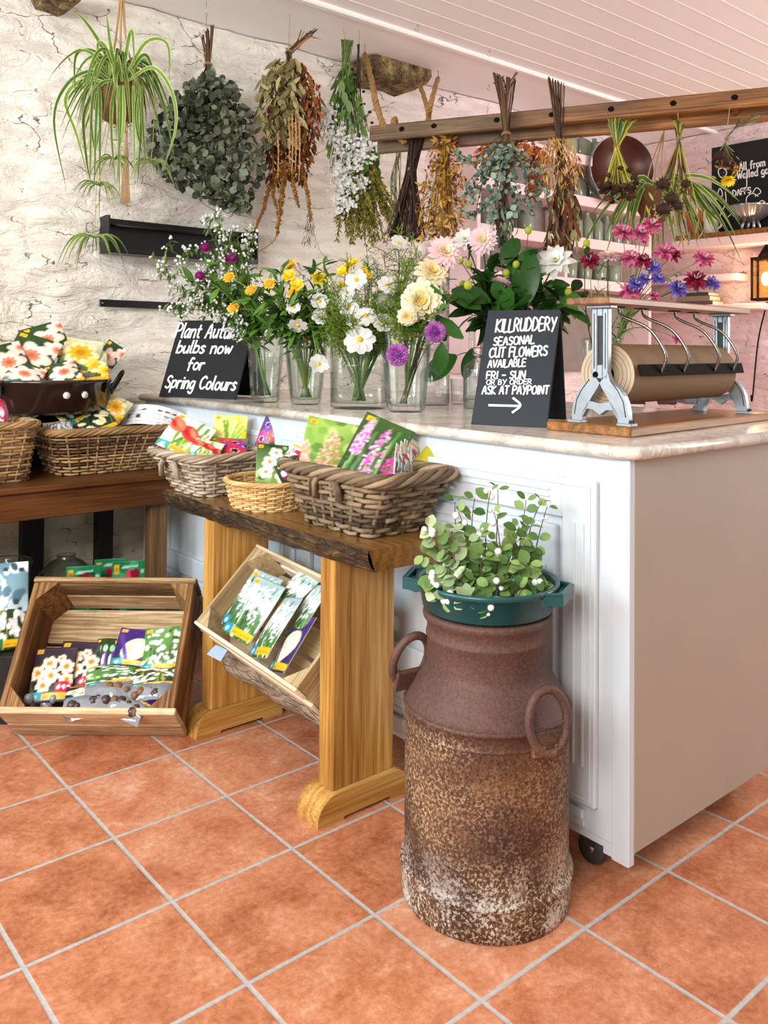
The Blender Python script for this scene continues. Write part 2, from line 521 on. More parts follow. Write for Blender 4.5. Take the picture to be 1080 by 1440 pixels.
def mat_wall(name, base, pinkside=None):
    """limewashed rubble wall: lumpy, with thin open cracks"""
    t = NT(name); v = t.world()
    n1 = t.noise(v, 2.2, 6, .6); n2 = t.noise(v, 26, 4, .6)
    vs = t.world((1.0, 1.0, 1.9))
    ds = t.n('ShaderNodeVectorMath', operation='ADD'); t.l(vs, ds.inputs[0])
    nv = t.n('ShaderNodeTexNoise'); t.l(vs, nv.inputs['Vector']); nv.inputs['Scale'].default_value = 7; nv.inputs['Detail'].default_value = 5
    sc = t.n('ShaderNodeVectorMath', operation='SCALE'); t.l(nv.outputs['Color'], sc.inputs[0]); sc.inputs['Scale'].default_value = .22
    t.l(sc.outputs[0], ds.inputs[1])
    edge = t.voronoi(ds.outputs[0], 3.4, 'DISTANCE_TO_EDGE')
    gate = t.ramp(t.noise(v, 5.2, 4, .65), [(.50, 0), (.58, 1)])
    crack = t.math('MULTIPLY', t.ramp(edge, [(.002, 1), (.010, 0)]), gate)
    pits = t.math('MULTIPLY', t.ramp(t.noise(v, 34, 3, .6), [(.68, 0), (.73, 1)]), t.ramp(n1, [(.45, 0), (.6, 1)]))
    c = srgb(base)
    col = t.mix(n1, tuple(x * .90 for x in c), tuple(min(1, x * 1.06) for x in c))
    if pinkside:
        sx = t.n('ShaderNodeSeparateXYZ'); t.l(v, sx.inputs[0])
        e = t.math('ADD', sx.outputs[0], t.math('MULTIPLY', n1, 1.2))
        mr = t.n('ShaderNodeMapRange'); t.l(e, mr.inputs[0]); mr.inputs[1].default_value = 2.9; mr.inputs[2].default_value = 3.7
        pk = t.mix(n2, srgb('f5e0de'), srgb('f8e9e8'))
        col = t.mix(mr.outputs[0], col, pk)
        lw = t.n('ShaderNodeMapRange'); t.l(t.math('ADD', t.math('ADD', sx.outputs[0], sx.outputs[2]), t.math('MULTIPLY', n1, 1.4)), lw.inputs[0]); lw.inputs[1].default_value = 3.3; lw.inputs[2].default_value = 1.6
        col = t.mix(t.math('MULTIPLY', lw.outputs[0], .75), col, srgb('ecd9b4'))  # warm glow towards the low left put into the wall colour, no lamp there
    dark = t.math('MAXIMUM', crack, pits)
    col = t.mix(t.math('MULTIPLY', dark, .88), col, srgb('4a4038'))
    h = t.math('ADD', t.math('MULTIPLY', n2, .35), t.math('MULTIPLY', t.noise(t.world((.8, .8, 2.4)), 7, 6, .62, .8), 1.7))
    h = t.math('SUBTRACT', h, t.math('MULTIPLY', dark, .7))
    t.bsdf(col, .82, 0, t.bump(h, .8, .03), .2)
    return t.mat
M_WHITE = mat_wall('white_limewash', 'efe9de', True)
M_PINKW = mat_wall('pink_limewash', 'f4d8d8')

def rough_wall(name, o, ex, ez, en, L, H, mat, amp, nx, nz, thick=.12, seed=0.0):
    """a lumpy wall face: o corner, ex along, ez up, en towards the room"""
    o = V(o); ex = V(ex); ez = V(ez); en = V(en)
    b = MB(); vs = []; fs = []
    for j in range(nz + 1):
        for i in range(nx + 1):
            a = L * i / nx; h = H * j / nz
            q = V((a, seed, h))
            d = mnoise.fractal(V((a * 1.9, seed, h * 2.6)), 1.0, 2.1, 3) * .7
            r = 1 - abs(mnoise.noise(V((a * 2.6 + 4, seed, h * 5.2)))) * 2
            d += .5 * max(0, r) ** 2
            d += .30 * mnoise.noise(V((a * 9, seed, h * 15)))
            d = max(-1, min(1, d))
            if i in (0, nx) or j == 0: d = 0
            vs.append(o + ex * a + ez * h + en * (amp * d))
    for j in range(nz):
        for i in range(nx):
            k = j * (nx + 1) + i
            fs.append((k, k + 1, k + nx + 2, k + nx + 1))
    b.add(vs, fs, mat, True)
    n = len(vs)
    c = [o - en * thick, o + ex * L - en * thick, o + ex * L + ez * H - en * thick, o + ez * H - en * thick]
    b.add(c, [(3, 2, 1, 0)], mat, False)
    top = [vs[nz * (nx + 1)], vs[nz * (nx + 1) + nx]]
    b.add([vs[0], vs[nx], top[1], top[0]] + c, [(0, 4, 5, 1), (1, 5, 6, 2), (2, 6, 7, 3), (3, 7, 4, 0)], mat, False)
    return tag(b.build(name, loc=o), None, None, kind='structure')
WALL_Y = 1.0
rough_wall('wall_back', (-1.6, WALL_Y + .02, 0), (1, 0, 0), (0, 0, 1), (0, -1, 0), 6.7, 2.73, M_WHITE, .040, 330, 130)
rough_wall('wall_right', (5.08, 1.02, 0), (0, -1, 0), (0, 0, 1), (-1, 0, 0), 2.2, 2.73, M_PINKW, .025, 80, 100, seed=3.3)

# ceiling: painted boards with a bead between, a plain strip along the wall
def mat_boards():
    t = NT('painted_ceiling'); v = t.world(); n = t.noise(v, 2, 3)
    t.bsdf(t.mix(n, srgb('f3eeec'), srgb('faf7f5')), .5, 0, t.bump(t.noise(v, 60), .05, .002), .35); return t.mat
M_CEIL = mat_boards()
M_TRIM = plain('white_gloss_trim', 'f6f3f0', .35, var=.03)
CZ = 2.735
cb = MB()
bw = 0.135; y = 0.47
def bead(yy):
    return [(yy, 0.0), (yy - .006, .006), (yy - .012, 0.0)]
prof = [(0.47, 0.0)]
while y > -3.6:
    prof += [(y - bw + .014, 0.0), (y - bw + .010, .007), (y - bw + .004, .007), (y - bw, 0.0)]
    y -= bw
vs = []; fs = []
for (yy, up) in prof:
    vs += [(-1.6, yy, CZ + up), (5.2, yy, CZ + up)]
for i in range(len(prof) - 1):
    fs.append((2 * i, 2 * i + 1, 2 * i + 3, 2 * i + 2))
cb.add(vs, fs, M_CEIL, False)
cb.abox((-1.6, -3.6, CZ + .02), (5.2, 1.15, CZ + .09), M_CEIL)
cb.abox((-1.6, 0.47, CZ - .0), (5.2, 1.15, CZ + .03), M_CEIL)
yy = 0.47
while yy > -3.5:
    yy -= bw
    cb.abox((-1.6, yy + .003, CZ - .002), (5.2, yy + .011, CZ + .010), M_TRIM)
tag(cb.build('ceiling', loc=(0, 0, CZ)), None, None, kind='structure')
tr = MB(); tr.abox((-1.6, 0.435, CZ - .02), (5.2, 0.475, CZ + .012), M_TRIM, .006)
tag(tr.build('trim_1', loc=(0, .45, CZ)), None, None, kind='structure')

# ------------------------------------------------------------------ counter on castors, marble top
M_CPAINT = plain('white_counter_paint', 'ccd4da', .42, var=.05, vs=5, bump=.05, bs=30)
M_CEND = plain('cream_counter_end', 'a89a8c', .55, var=.06, vs=6, bump=.06, bs=120)
def mat_marble():
    t = NT('worn_marble'); v = t.coord()
    n = t.noise(v, 4, 6, .62, 1.2); n2 = t.noise(v, 22, 4, .6)
    vein = t.ramp(t.noise(v, 2.6, 8, .7, 2.0), [(.47, 0), (.5, .5), (.53, 0)])
    col = t.ramp(n, [(.3, srgb('b9ab98')), (.5, srgb('dbd4c8')), (.7, srgb('ebe6df'))])
    col = t.mix(vein, col, srgb('8d857c'))
    col = t.mix(t.ramp(n2, [(.62, 0), (.72, .5)]), col, srgb('9a8566'))
    t.bsdf(col, t.math('ADD', t.math('MULTIPLY', n2, .2), .08), 0, t.bump(n2, .06, .002), .5); return t.mat
M_MARBLE = mat_marble()
M_STEEL = plain('zinc', '9a9c9d', .35, 1.0)
M_RUBBER = plain('grey_rubber', '3a3b3c', .5)
CXF, CY0, CY1, CTOP = 1.08, -1.555, 0.915, 0.957
CD = 0.70
counter = thing('shop_counter', (CXF + CD / 2, (CY0 + CY1) / 2, 0), 'white painted panelled shop counter on castors with a worn marble top', 'counter')
b = MB()
b.abox((CXF, CY0 + .012, .10), (CXF + CD, CY1, CTOP), M_CPAINT, .003)
b.abox((CXF + .004, CY0 + .02, .07), (CXF + .05, CY0 + .07, .11), M_CPAINT)
b.abox((CXF + .003, CY0 + .07, .085), (CXF + .012, CY1, .11), M_CPAINT)
b.build('cabinet', counter)
b = MB(); b.abox((CXF - .002, CY0, .068), (CXF + .02, CY0 + .045, CTOP), M_CPAINT, .002); b.build('corner_post', counter)
b = MB()
b.abox((CXF + .02, CY0 - .0, .092), (CXF + CD - .0, CY0 + .013, CTOP), M_CEND, .001)
b.abox((CXF + CD - .0, CY0 - .006, .115), (CXF + CD + .03, CY0 + .02, CTOP), M_CEND, .002)
b.build('end_panel', counter)['label'] = 'cream end panel'
def frame(mb, y0, y1, z0, z1, w, t, x, mat, bev=.003):
    """a picture-frame moulding standing out from the counter front"""
    mb.abox((x - t, y0, z0), (x, y0 + w, z1), mat, bev); mb.abox((x - t, y1 - w, z0), (x, y1, z1), mat, bev)
    mb.abox((x - t, y0 + w, z1 - w), (x, y1 - w, z1), mat, bev); mb.abox((x - t, y0 + w, z0), (x, y1 - w, z0 + w), mat, bev)
for (y0, y1) in ((-1.475, -0.18), (-0.08, CY1 - .08)):
    b = MB()
    frame(b, y0, y1, .165, .900, .095, .016, CXF, M_CPAINT, .004)
    frame(b, y0 + .012, y1 - .012, .177, .888, .004, .019, CXF, M_CPAINT, .002)
    for (ya, yb, za, zb) in ((y0 + .030, y0 + .038, .25, .80), (y0 + .055, y0 + .063, .25, .80), (y1 - .038, y1 - .030, .25, .80)):
        b.abox((CXF - .020, ya, za), (CXF - .012, yb, zb), M_CPAINT, .002)
    for (za, zb) in ((.848, .856), (.864, .872), (.200, .208)):
        b.abox((CXF - .020, y0 + .13, za), (CXF - .012, y1 - .13, zb), M_CPAINT, .002)
    frame(b, y0 + .112, y1 - .112, .285, .785, .075, .020, CXF, M_CPAINT, .004)
    for (ya, yb) in ((y0 + .137, y0 + .144), (y0 + .158, y0 + .165)):
        b.abox((CXF - .024, ya, .36), (CXF - .016, yb, .69), M_CPAINT, .002)
    for (za, zb) in ((.735, .742), (.755, .762)):
        b.abox((CXF - .024, y0 + .24, za), (CXF - .016, y1 - .24, zb), M_CPAINT, .002)
    b.build('front_panel', counter)
b = MB()
for (z0, z1, t) in ((.11, .128, .008), (.128, .150, .014)):
    b.abox((CXF - t, -1.44, z0), (CXF, CY1, z1), M_CPAINT, .004)
b.build('skirting', counter)
# marble slab with a rounded nose and a clipped corner
def slab(mb, x0, x1, y0, y1, z0, z1, clip, mat):
    out = [(x0, y1), (x0, y0 + clip), (x0 + clip * .35, y0 + clip * .2), (x0 + clip, y0), (x1, y0), (x1, y1)]
    cxm, cym = (x0 + x1) / 2, (y0 + y1) / 2
    h = (z1 - z0) / 2; rings = []
    for k in range(9):
        a = -PI / 2 + PI * k / 8
        ins = h * (1 - math.cos(a)) * .9; z = (z0 + z1) / 2 + h * math.sin(a)
        r = []
        for (px_, py_) in out:
            ix = ins if px_ < cxm else -0.0; iy = ins if py_ < cym else -ins
            r.append((px_ + ix, py_ + iy, z))
        rings.append(r)
    n = len(out); vs = [p for r in rings for p in r]; fs = []
    for k in range(8):
        for i in range(n):
            j = (i + 1) % n
            fs.append((k * n + i, k * n + j, (k + 1) * n + j, (k + 1) * n + i)[::-1])
    mb.add(vs, fs, mat, True)
    mb.add(rings[0], [tuple(range(n))], mat, False); mb.add(rings[-1], [tuple(reversed(range(n)))], mat, False)
MT = 0.987
b = MB(); slab(b, CXF - .032, CXF + CD + .45, CY0 - .030, CY1 + .0, CTOP, MT, .045, M_MARBLE)
b.build('marble_top', counter)
def castor(x, y):
    b = MB()
    b.abox((x - .03, y - .03, .094), (x + .03, y + .03, .102), M_STEEL)
    b.prism([(-.02, 0), (.02, 0), (.012, -.05), (-.012, -.05)], (x - .018, y, .095), (0, 1, 0), (0, 0, 1), (1, 0, 0), .003, M_STEEL)
    b.prism([(-.02, 0), (.02, 0), (.012, -.05), (-.012, -.05)], (x + .015, y, .095), (0, 1, 0), (0, 0, 1), (1, 0, 0), .003, M_STEEL)
    o = b.build('castor', counter)
    w = MB(); w.lathe((x - .011, y, .036), [(.01, 0), (.034, 0), (.036, .004), (.036, .018), (.034, .022), (.01, .022)], M_RUBBER, 20, axis=(1, 0, 0))
    w.lathe((x - .014, y, .036), [(.0, 0), (.011, 0), (.011, .028), (0, .028)], M_STEEL, 12, axis=(1, 0, 0))
    k = w.build('castor_wheel', o)
for (x, y) in ((CXF + .055, CY0 + .135), (CXF + .055, CY1 - .1), (CXF + CD - .06, CY0 + .13), (CXF + CD - .06, CY1 - .1), (CXF + .055, -.3)):
    castor(x, y)

# ------------------------------------------------------------------ oak bench with a bark edge, set against the counter
M_OAK = wood('oiled_oak', '8a5a22', 'b98841', 'd9b06a', 'z', 1.0, .42, .15)
M_OAKX = wood('oiled_oak_foot', '8a5a22', 'b98841', 'd9b06a', 'x', 1.0, .42, .15)
M_TOP = wood('varnished_oak_top', '5a3a1a', '82592a', '9c7038', 'y', 1.0, .22, .08, spec=.55)
def mat_bark(name, cols, sc=1.0, axis='y', bump=1.0):
    t = NT(name); st = {'y': (1, .32, 1), 'x': (.32, 1, 1)}[axis]; v = t.coord(tuple(q * sc for q in st))
    n = t.noise(v, 26, 6, .7, .8); n2 = t.noise(v, 90, 4, .65); vo = t.voronoi(v, 42, 'DISTANCE_TO_EDGE')
    f = t.math('ADD', t.math('MULTIPLY', n, .7), t.math('MULTIPLY', n2, .3))
    col = t.ramp(f, [(.34, srgb(cols[0])), (.5, srgb(cols[1])), (.62, srgb(cols[2])), (.74, srgb(cols[3]))])
    h = t.math('ADD', f, t.ramp(vo, [(0, 0), (.12, .4)]))
    t.bsdf(col, .6, 0, t.bump(h, bump, .012), .4); return t.mat
M_BARKTOP = mat_bark('dark_varnished_bark', ('120b06', '3a2814', '6b5028', 'a8905c'))
M_BARK = mat_bark('pale_rough_bark', ('4a3c2e', '8d7a66', 'b5a28c', 'd6c4a8'))
TZ = 0.71; TT = 0.055
bench = thing('oak_bench', (.9, -.5, 0), 'live-edge oak bench with thick plank legs against the white counter', 'bench')
b = MB(); N = 60; left_t = []; left_b = []
Y0, Y1 = -1.045, 0.065
for i in range(N + 1):
    y = Y0 + (Y1 - Y0) * i / N
    w = .012 * mnoise.noise(V((y * 5, 1.3, 0))) + .006 * mnoise.noise(V((y * 19, 7, 0)))
    w2 = .012 * mnoise.noise(V((y * 7, 5.3, 0))) + .008 * mnoise.noise(V((y * 23, 2, 0)))
    k = -.004 if i in (0, N) else 0
    left_t.append((.752 + w, y, TZ)); left_b.append((.768 + w2, y, TZ - TT + .004 * mnoise.noise(V((y * 15, 3, 3)))))
xr = CXF - .024
vs = left_t + [(xr, p[1], TZ) for p in left_t] + left_b + [(xr, p[1], TZ - TT) for p in left_t]
n = N + 1; fs = []
for i in range(N):
    fs += [(i, n + i, n + i + 1, i + 1), (2 * n + i, 2 * n + i + 1, 3 * n + i + 1, 3 * n + i), (n + i, 3 * n + i, 3 * n + i + 1, n + i + 1)]
fs += [(0, 2 * n, 3 * n, n), (N, n + N, 3 * n + N, 2 * n + N)]
b.add(vs, fs, M_TOP, False)
b.build('bench_top', bench)
b = MB(); rows = 5; vs = []; fs = []
for r in range(rows + 1):
    q = r / rows
    for i in range(n):
        a = V(left_t[i]); c = V(left_b[i]); p = a.lerp(c, q)
        p.x -= .010 * math.sin(PI * q) + .008 * mnoise.noise(V((p.y * 22, q * 3, 9))) * math.sin(PI * q)
        vs.append(p)
for r in range(rows):
    for i in range(N):
        k = r * n + i
        fs.append((k, k + 1, k + n + 1, k + n))
b.add(vs, fs, M_BARKTOP, True)
b.build('bark_edge', bench)['label'] = 'dark knobbly bark edge'
def plank_leg(y, h0):
    b = MB(); b.box((.870, y, (h0 + TZ - TT) / 2), X3, (.205, .062, TZ - TT - h0), M_OAK, .004)
    b.build('leg', bench)
    b = MB(); out = []
    x0, x1, hz = .712, 1.022, .072
    R = .062
    for k in range(9):
        a = PI - (PI / 2) * k / 8
        out.append((x0 + R + R * math.cos(a), hz - R + R * math.sin(a)))
    for k in range(9):
        a = PI / 2 - (PI / 2) * k / 8
        out.append((x1 - R + R * math.cos(a), hz - R + R * math.sin(a)))
    out += [(x1, 0), (x1 - .07, 0), (x1 - .075, .009), (x0 + .085, .009), (x0 + .08, 0), (x0, 0)]
    b.prism(out, (0, y + .047, 0), (1, 0, 0), (0, 0, 1), (0, -1, 0), .094, M_OAKX)
    b.build('foot', bench)
plank_leg(-.862, .07); plank_leg(-.235, .07)
b = MB(); N = 40; rings = []
for i in range(N + 1):
    y = -.832 + .568 * i / N
    ring = []
    for k in range(12):
        a = 2 * PI * k / 12
        nz = 1 + .10 * mnoise.noise(V((math.cos(a) * 1.5, y * 12, math.sin(a) * 1.5)))
        ring.append((.850 + .045 * math.cos(a) * nz, y, .225 + .062 * math.sin(a) * nz + .012 * mnoise.noise(V((y * 6, 0, 4)))))
    rings += ring
fs = []
for i in range(N):
    for k in range(12):
        k2 = (k + 1) % 12
        fs.append((i * 12 + k, (i + 1) * 12 + k, (i + 1) * 12 + k2, i * 12 + k2))
fs += [tuple(range(12)), tuple(reversed([N * 12 + k for k in range(12)]))]
b.add(rings, fs, M_BARK, True)
b.build('stretcher', bench)['label'] = 'rough bark-covered stretcher'

# ------------------------------------------------------------------ dark side table along the back wall
M_DARKW = wood('dark_stained_pine', '2c1407', '55300f', '74461f', 'x', 1.0, .4, .2)
M_DARKZ = wood('dark_stained_leg', '3a2713', '6b4c2b', '8b6a42', 'z', 1.0, .5, .2)
M_BLACKW = wood('blackened_timber', '0c0806', '17110d', '231a14', 'z', 1.0, .6, .15)
LZ = .717
table = thing('side_table', (.1, .64, 0), 'dark stained pine table along the stone wall holding baskets and a pan', 'table')
b = MB(); b.abox((-.9, .345, LZ - .022), (.955, .975, LZ), M_DARKW, .004); b.build('table_top', table)
b = MB(); b.abox((-.86, .358, LZ - .115), (.945, .385, LZ - .0225), M_DARKW, .003); b.build('apron', table)
for (x, y, mt) in ((.905, .42, M_DARKZ), (.905, .925, M_BLACKW), (-.80, .42, M_DARKZ), (-.80, .925, M_BLACKW)):
    b = MB(); zz = LZ - .023 if y > .5 else LZ - .116
    b.abox((x - .034, y - .026, 0), (x + .034, y + .026, zz), mt, .003); b.build('leg', table)
b = MB(); b.abox((-.77, .45, .16), (.87, .955, .185), M_BLACKW, .002); b.build('shelf', table)
b = MB(); b.abox((.57, .93, .19), (.66, .97, LZ - .023), M_BLACKW, .003); b.build('back_post', table)

# ------------------------------------------------------------------ rusty milk churn
def mat_rust():
    t = NT('rusty_steel'); v = t.coord()
    sz = t.n('ShaderNodeSeparateXYZ'); t.l(v, sz.inputs[0])
    n1 = t.noise(v, 6, 5, .6, .6); n2 = t.noise(v, 150, 4, .75); n3 = t.noise(v, 30, 3, .6)
    base = t.ramp(n1, [(.33, srgb('3e2620')), (.5, srgb('5c3c2b')), (.66, srgb('7a5638'))])
    upper = t.ramp(n2, [(.35, srgb('4a3430')), (.65, srgb('6d5048'))])
    zr = t.n('ShaderNodeMapRange'); t.l(sz.outputs[2], zr.inputs[0]); zr.inputs[1].default_value = .375; zr.inputs[2].default_value = .425
    zz = t.math('ADD', zr.outputs[0], t.math('MULTIPLY', t.math('SUBTRACT', n1, .5), .5), True)
    col = t.mix(t.math('MULTIPLY', zz, .8), base, upper)
    fleck = t.ramp(n2, [(.51, 0), (.55, 1)])
    patch = t.ramp(t.noise(v, 3.2, 3, .5, .3), [(.36, 0.08), (.55, 1)])
    below = t.math('SUBTRACT', 1.0, zr.outputs[0], True)
    fl = t.math('MULTIPLY', t.math('MULTIPLY', fleck, patch), t.math('MULTIPLY', below, .80))
    col = t.mix(fl, col, srgb('cdb088'))
    spot = t.ramp(t.noise(v, 170, 3, .6), [(.54, 0), (.59, .75)])
    col = t.mix(t.math('MULTIPLY', spot, below), col, srgb('38201a'))
    zl = t.n('ShaderNodeMapRange'); t.l(sz.outputs[2], zl.inputs[0]); zl.inputs[1].default_value = .17; zl.inputs[2].default_value = .0
    wh = t.math('MULTIPLY', zl.outputs[0], t.ramp(t.math('ADD', t.math('MULTIPLY', n2, .5), t.math('MULTIPLY', t.noise(v, 9, 5, .65), .5)), [(.48, 0), (.55, 1)]))
    col = t.mix(t.math('MULTIPLY', wh, .9), col, t.mix(n2, srgb('b9aa98'), srgb('f1ece4')))
    t.bsdf(col, t.math('ADD', t.math('MULTIPLY', n2, .3), .45), .15, t.bump(t.math('ADD', n2, t.math('MULTIPLY', n3, .5)), .35, .004), .35)
    return t.mat
M_RUST = mat_rust()
CHX, CHY = .8653, -1.3302
churn = thing('milk_churn', (CHX, CHY, 0), 'tall rusty brown milk churn standing on the tiles before the counter', 'milk churn')
b = MB()
R = .181
prof = [(.0, .004), (.170, 0), (.184, .003), (.186, .02), (.187, .060), (.187, .066), (.190, .069), (.190, .075), (.187, .078), (.183, .080)]
prof += [(R, .09), (R, .25), (R, .378), (R + .0003, .3801), (R + .0028, .381), (R + .0028, .385), (R + .0003, .3861), (R, .389), (R, .412), (R + .0005, .4121), (R + .0045, .4135), (R + .0045, .421), (R + .0005, .4225), (R - .001, .4226)]
prof += [(R - .006, .434), (.152, .474), (.140, .488), (.135, .496), (.134, .505), (.134, .562), (.1365, .565), (.1365, .570), (.134, .573), (.134, .596), (.142, .604), (.144, .612), (.142, .619), (.132, .621), (.128, .618), (.126, .52), (.126, .47), (0, .46)]
b.lathe((CHX, CHY, 0), prof, M_RUST, 64)
b.build('churn_body', churn)
cd_ = (V((CAM.x, CAM.y, 0)) - V((CHX, CHY, 0))).normalized()
def churn_handle(pt, n, w):
    """oval ring handle riveted on the shoulder at pt, facing n"""
    n = V(n).normalized(); r = V((0, 0, 1)).cross(n).normalized(); u = n.cross(r)
    b = MB(); pts = []
    for k in range(28):
        a = 2 * PI * k / 28
        pts.append(V(pt) + r * (.045 * math.cos(a)) + u * (.062 * math.sin(a)) + n * .004)
    b.tube(pts, .0095, M_RUST, 8, closed=True)
    b.box(V(pt) - u * .045 - n * .004, (r, u, n), (.075, .05, .014), M_RUST, .006)
    b.ball(V(pt) - u * .05 + r * .015 + n * .006, .006, M_RUST); b.ball(V(pt) - u * .05 - r * .015 + n * .006, .006, M_RUST)
    b.build('handle', churn)
side = V((0, 0, 1)).cross(cd_)
hd = (cd_ * .22 + side * .97).normalized()
p = V((CHX, CHY, 0)) + (cd_ * .76 + side * .65).normalized() * .190; p.z = .440
churn_handle(p, (cd_ * .88 + side * .46 + V((0, 0, .12))), 1)
p = V((CHX, CHY, 0)) - (side * .93 - cd_ * .05).normalized() * .168; p.z = .498
churn_handle(p, (-side * .55 - cd_ * .72 + V((0, 0, .3))), 1)
# ================================================================== printed bulb packets
def _sm(x, a, b):
    t = np.clip((x - a) / (b - a + 1e-9), 0, 1); return t * t * (3 - 2 * t)
class Paint:
    """colours a printed card: coordinates u 0..1 across, v 0..1.4 up"""
    def __init__(s, U, W, seed):
        s.u = U; s.v = W; s.r = random.Random(seed); s.c = np.zeros((len(U), 3))
        s.fill((.2, .3, .15))
    def k(s, c):
        if isinstance(c, str): c = c.lstrip('#'); c = [int(c[i:i + 2], 16) / 255 for i in (0, 2, 4)]
        return np.array(c)
    def over(s, m, c):
        m = np.clip(m, 0, 1)[:, None]; s.c = s.c * (1 - m) + s.k(c) * m
    def fill(s, c, c2=None):
        a = s.k(c); b = s.k(c2) if c2 is not None else a
        t = (s.v / 1.4)[:, None]; s.c = a * (1 - t) + b * t
    def disc(s, x, y, r, c, soft=.02, ax=1.0, rot=0.0):
        dx = s.u - x; dy = s.v - y
        X = dx * math.cos(rot) + dy * math.sin(rot); Y = -dx * math.sin(rot) + dy * math.cos(rot)
        d = np.sqrt((X / ax) ** 2 + Y ** 2)
        s.over(1 - _sm(d, r - soft, r + soft), c)
    def flower(s, x, y, r, n, c, cc, cr=.35, rot=0.0, sharp=.35, edge=None):
        dx = s.u - x; dy = s.v - y; th = np.arctan2(dy, dx) + rot; d = np.hypot(dx, dy)
        R = r * (1 - sharp + sharp * np.abs(np.cos(th * n / 2)))
        s.over(1 - _sm(d, R * .93, R * 1.05), c)
        if edge is not None: s.over((_sm(d, R * .35, R * .98)) * (1 - _sm(d, R * .95, R * 1.03)) * .5, edge)
        Rc = r * cr * (1 + .15 * np.cos(th * 9))
        s.over(1 - _sm(d, Rc * .85, Rc * 1.1), cc)
        s.over((1 - _sm(d, Rc * .3, Rc * .55)) * .6, s.k(cc) * .6)
    def stroke(s, x0, y0, x1, y1, w, c):
        px, py = x1 - x0, y1 - y0; L2 = px * px + py * py + 1e-9
        t = np.clip(((s.u - x0) * px + (s.v - y0) * py) / L2, 0, 1)
        d = np.hypot(s.u - x0 - t * px, s.v - y0 - t * py)
        s.over(1 - _sm(d, w * .7, w * 1.1), c)
    def rect(s, x0, y0, x1, y1, c):
        s.over(((s.u > x0) & (s.u < x1) & (s.v > y0) & (s.v < y1)).astype(float), c)
    def leaves(s, n, cols, w=.02):
        for _ in range(n):
            x = s.r.random(); s.stroke(x, -.1, x + s.r.uniform(-.3, .3), s.r.uniform(.3, 1.4), w * s.r.uniform(.5, 1.4), s.r.choice(cols))
    def blobs(s, n, cols, r0, r1, box=(0, 0, 1, 1.4)):
        for _ in range(n):
            s.disc(s.r.uniform(box[0], box[2]), s.r.uniform(box[1], box[3]), s.r.uniform(r0, r1), s.r.choice(cols), .012, s.r.uniform(.6, 1.8), s.r.uniform(0, 3))
    def spike(s, x, y0, y1, w, cols, lean=0.0):
        for _ in range(150):
            t = s.r.random(); yy = y0 + (y1 - y0) * t
            ww = w * (math.sin(PI * min(1, .15 + t * .85)) ** .5) * (1.05 - .5 * t)
            s.disc(x + lean * t + s.r.uniform(-1, 1) * ww, yy, s.r.uniform(.018, .034), s.r.choice(cols), .008)
    def brand(s, strip=True, blue='1f8f93', yel='f0b51d', lt=True):
        if lt:
            s.rect(.06, 1.22, .19, 1.34, 'f2c230'); s.disc(.125, 1.28, .035, 'e8861f', .01)
        if strip:
            s.rect(0, .05, .30, .24, blue); s.disc(.15, .12, .05, 'e8f4f2', .01); s.disc(.15, .12, .025, blue, .01)
            s.rect(.30, .05, 1.0, .19, yel)
            for i in range(7): s.rect(.36 + i * .08, .09, .41 + i * .08, .145, 'b98410')
def d_daff_peach(p):
    p.fill('1c3a1c', '2c4a20'); p.leaves(10, ['35602a', '1c3518', '4b7a35'])
    p.flower(.95, 1.15, .34, 6, 'f6ddd0', 'ef8f6c', .34, .3); p.flower(.50, .72, .46, 6, 'fbe7da', 'f0855f', .40, .1, .3, 'f3c5b2')
    p.flower(.10, .28, .3, 6, 'f7e0d4', 'f0906c', .3, .7); p.flower(1.0, .25, .25, 6, 'f8e2d5', 'ee8560', .3, .2); p.brand()
def d_daff_yellow(p):
    p.fill('3a4a1c', 'd9d4b0'); p.leaves(8, ['3f6a2a', '26421c'])
    p.flower(.5, .85, .46, 6, 'f6efd6', 'f0a81c', .62, .2, .3, 'f5d36a'); p.flower(.95, .45, .30, 6, 'f8d24a', 'f2b020', .5); p.brand()
def d_daff_white(p):
    p.fill('2a1f2a', '3a2b38'); p.leaves(8, ['2c4a2a', '3c5c32'], .018)
    for (x, y, r) in ((.40, .95, .2), (.15, .72, .2), (.48, .62, .21), (.80, .86, .2), (.32, .40, .2), (.85, .52, .19), (.66, 1.08, .12)):
        p.flower(x, y, r, 6, 'fdf6e6', 'f0a040', .40, p.r.random() * 3, .25, 'f7dcae')
    p.disc(.80, .34, .13, 'd8123a', .01, 1.6, .1)
    for x0 in (.66, .76, .87): p.stroke(x0, .31, x0 + .03, .375, .014, 'ffffff'); p.stroke(x0 + .05, .31, x0 + .05, .375, .012, 'ffffff')
    p.brand(True, '2aa7b5')
def d_snow(p):
    p.fill('2d4f23', 'a9c3c6'); p.over(_sm(p.v, .55, .8), 'a5bfc4'); p.leaves(34, ['2f6a24', '4d8c34', '1d3c18', '6aa050', 'e8efe4'], .014)
    for _ in range(95):
        x, y = p.r.uniform(-.05, 1.05), p.r.gauss(.88, .17); 
        for a in range(5):
            t = p.r.uniform(0, 6.3); p.stroke(x, y, x + .07 * math.cos(t), y + .07 * math.sin(t), .013, 'fbfdfd')
    p.brand(True, '1e8fc0')
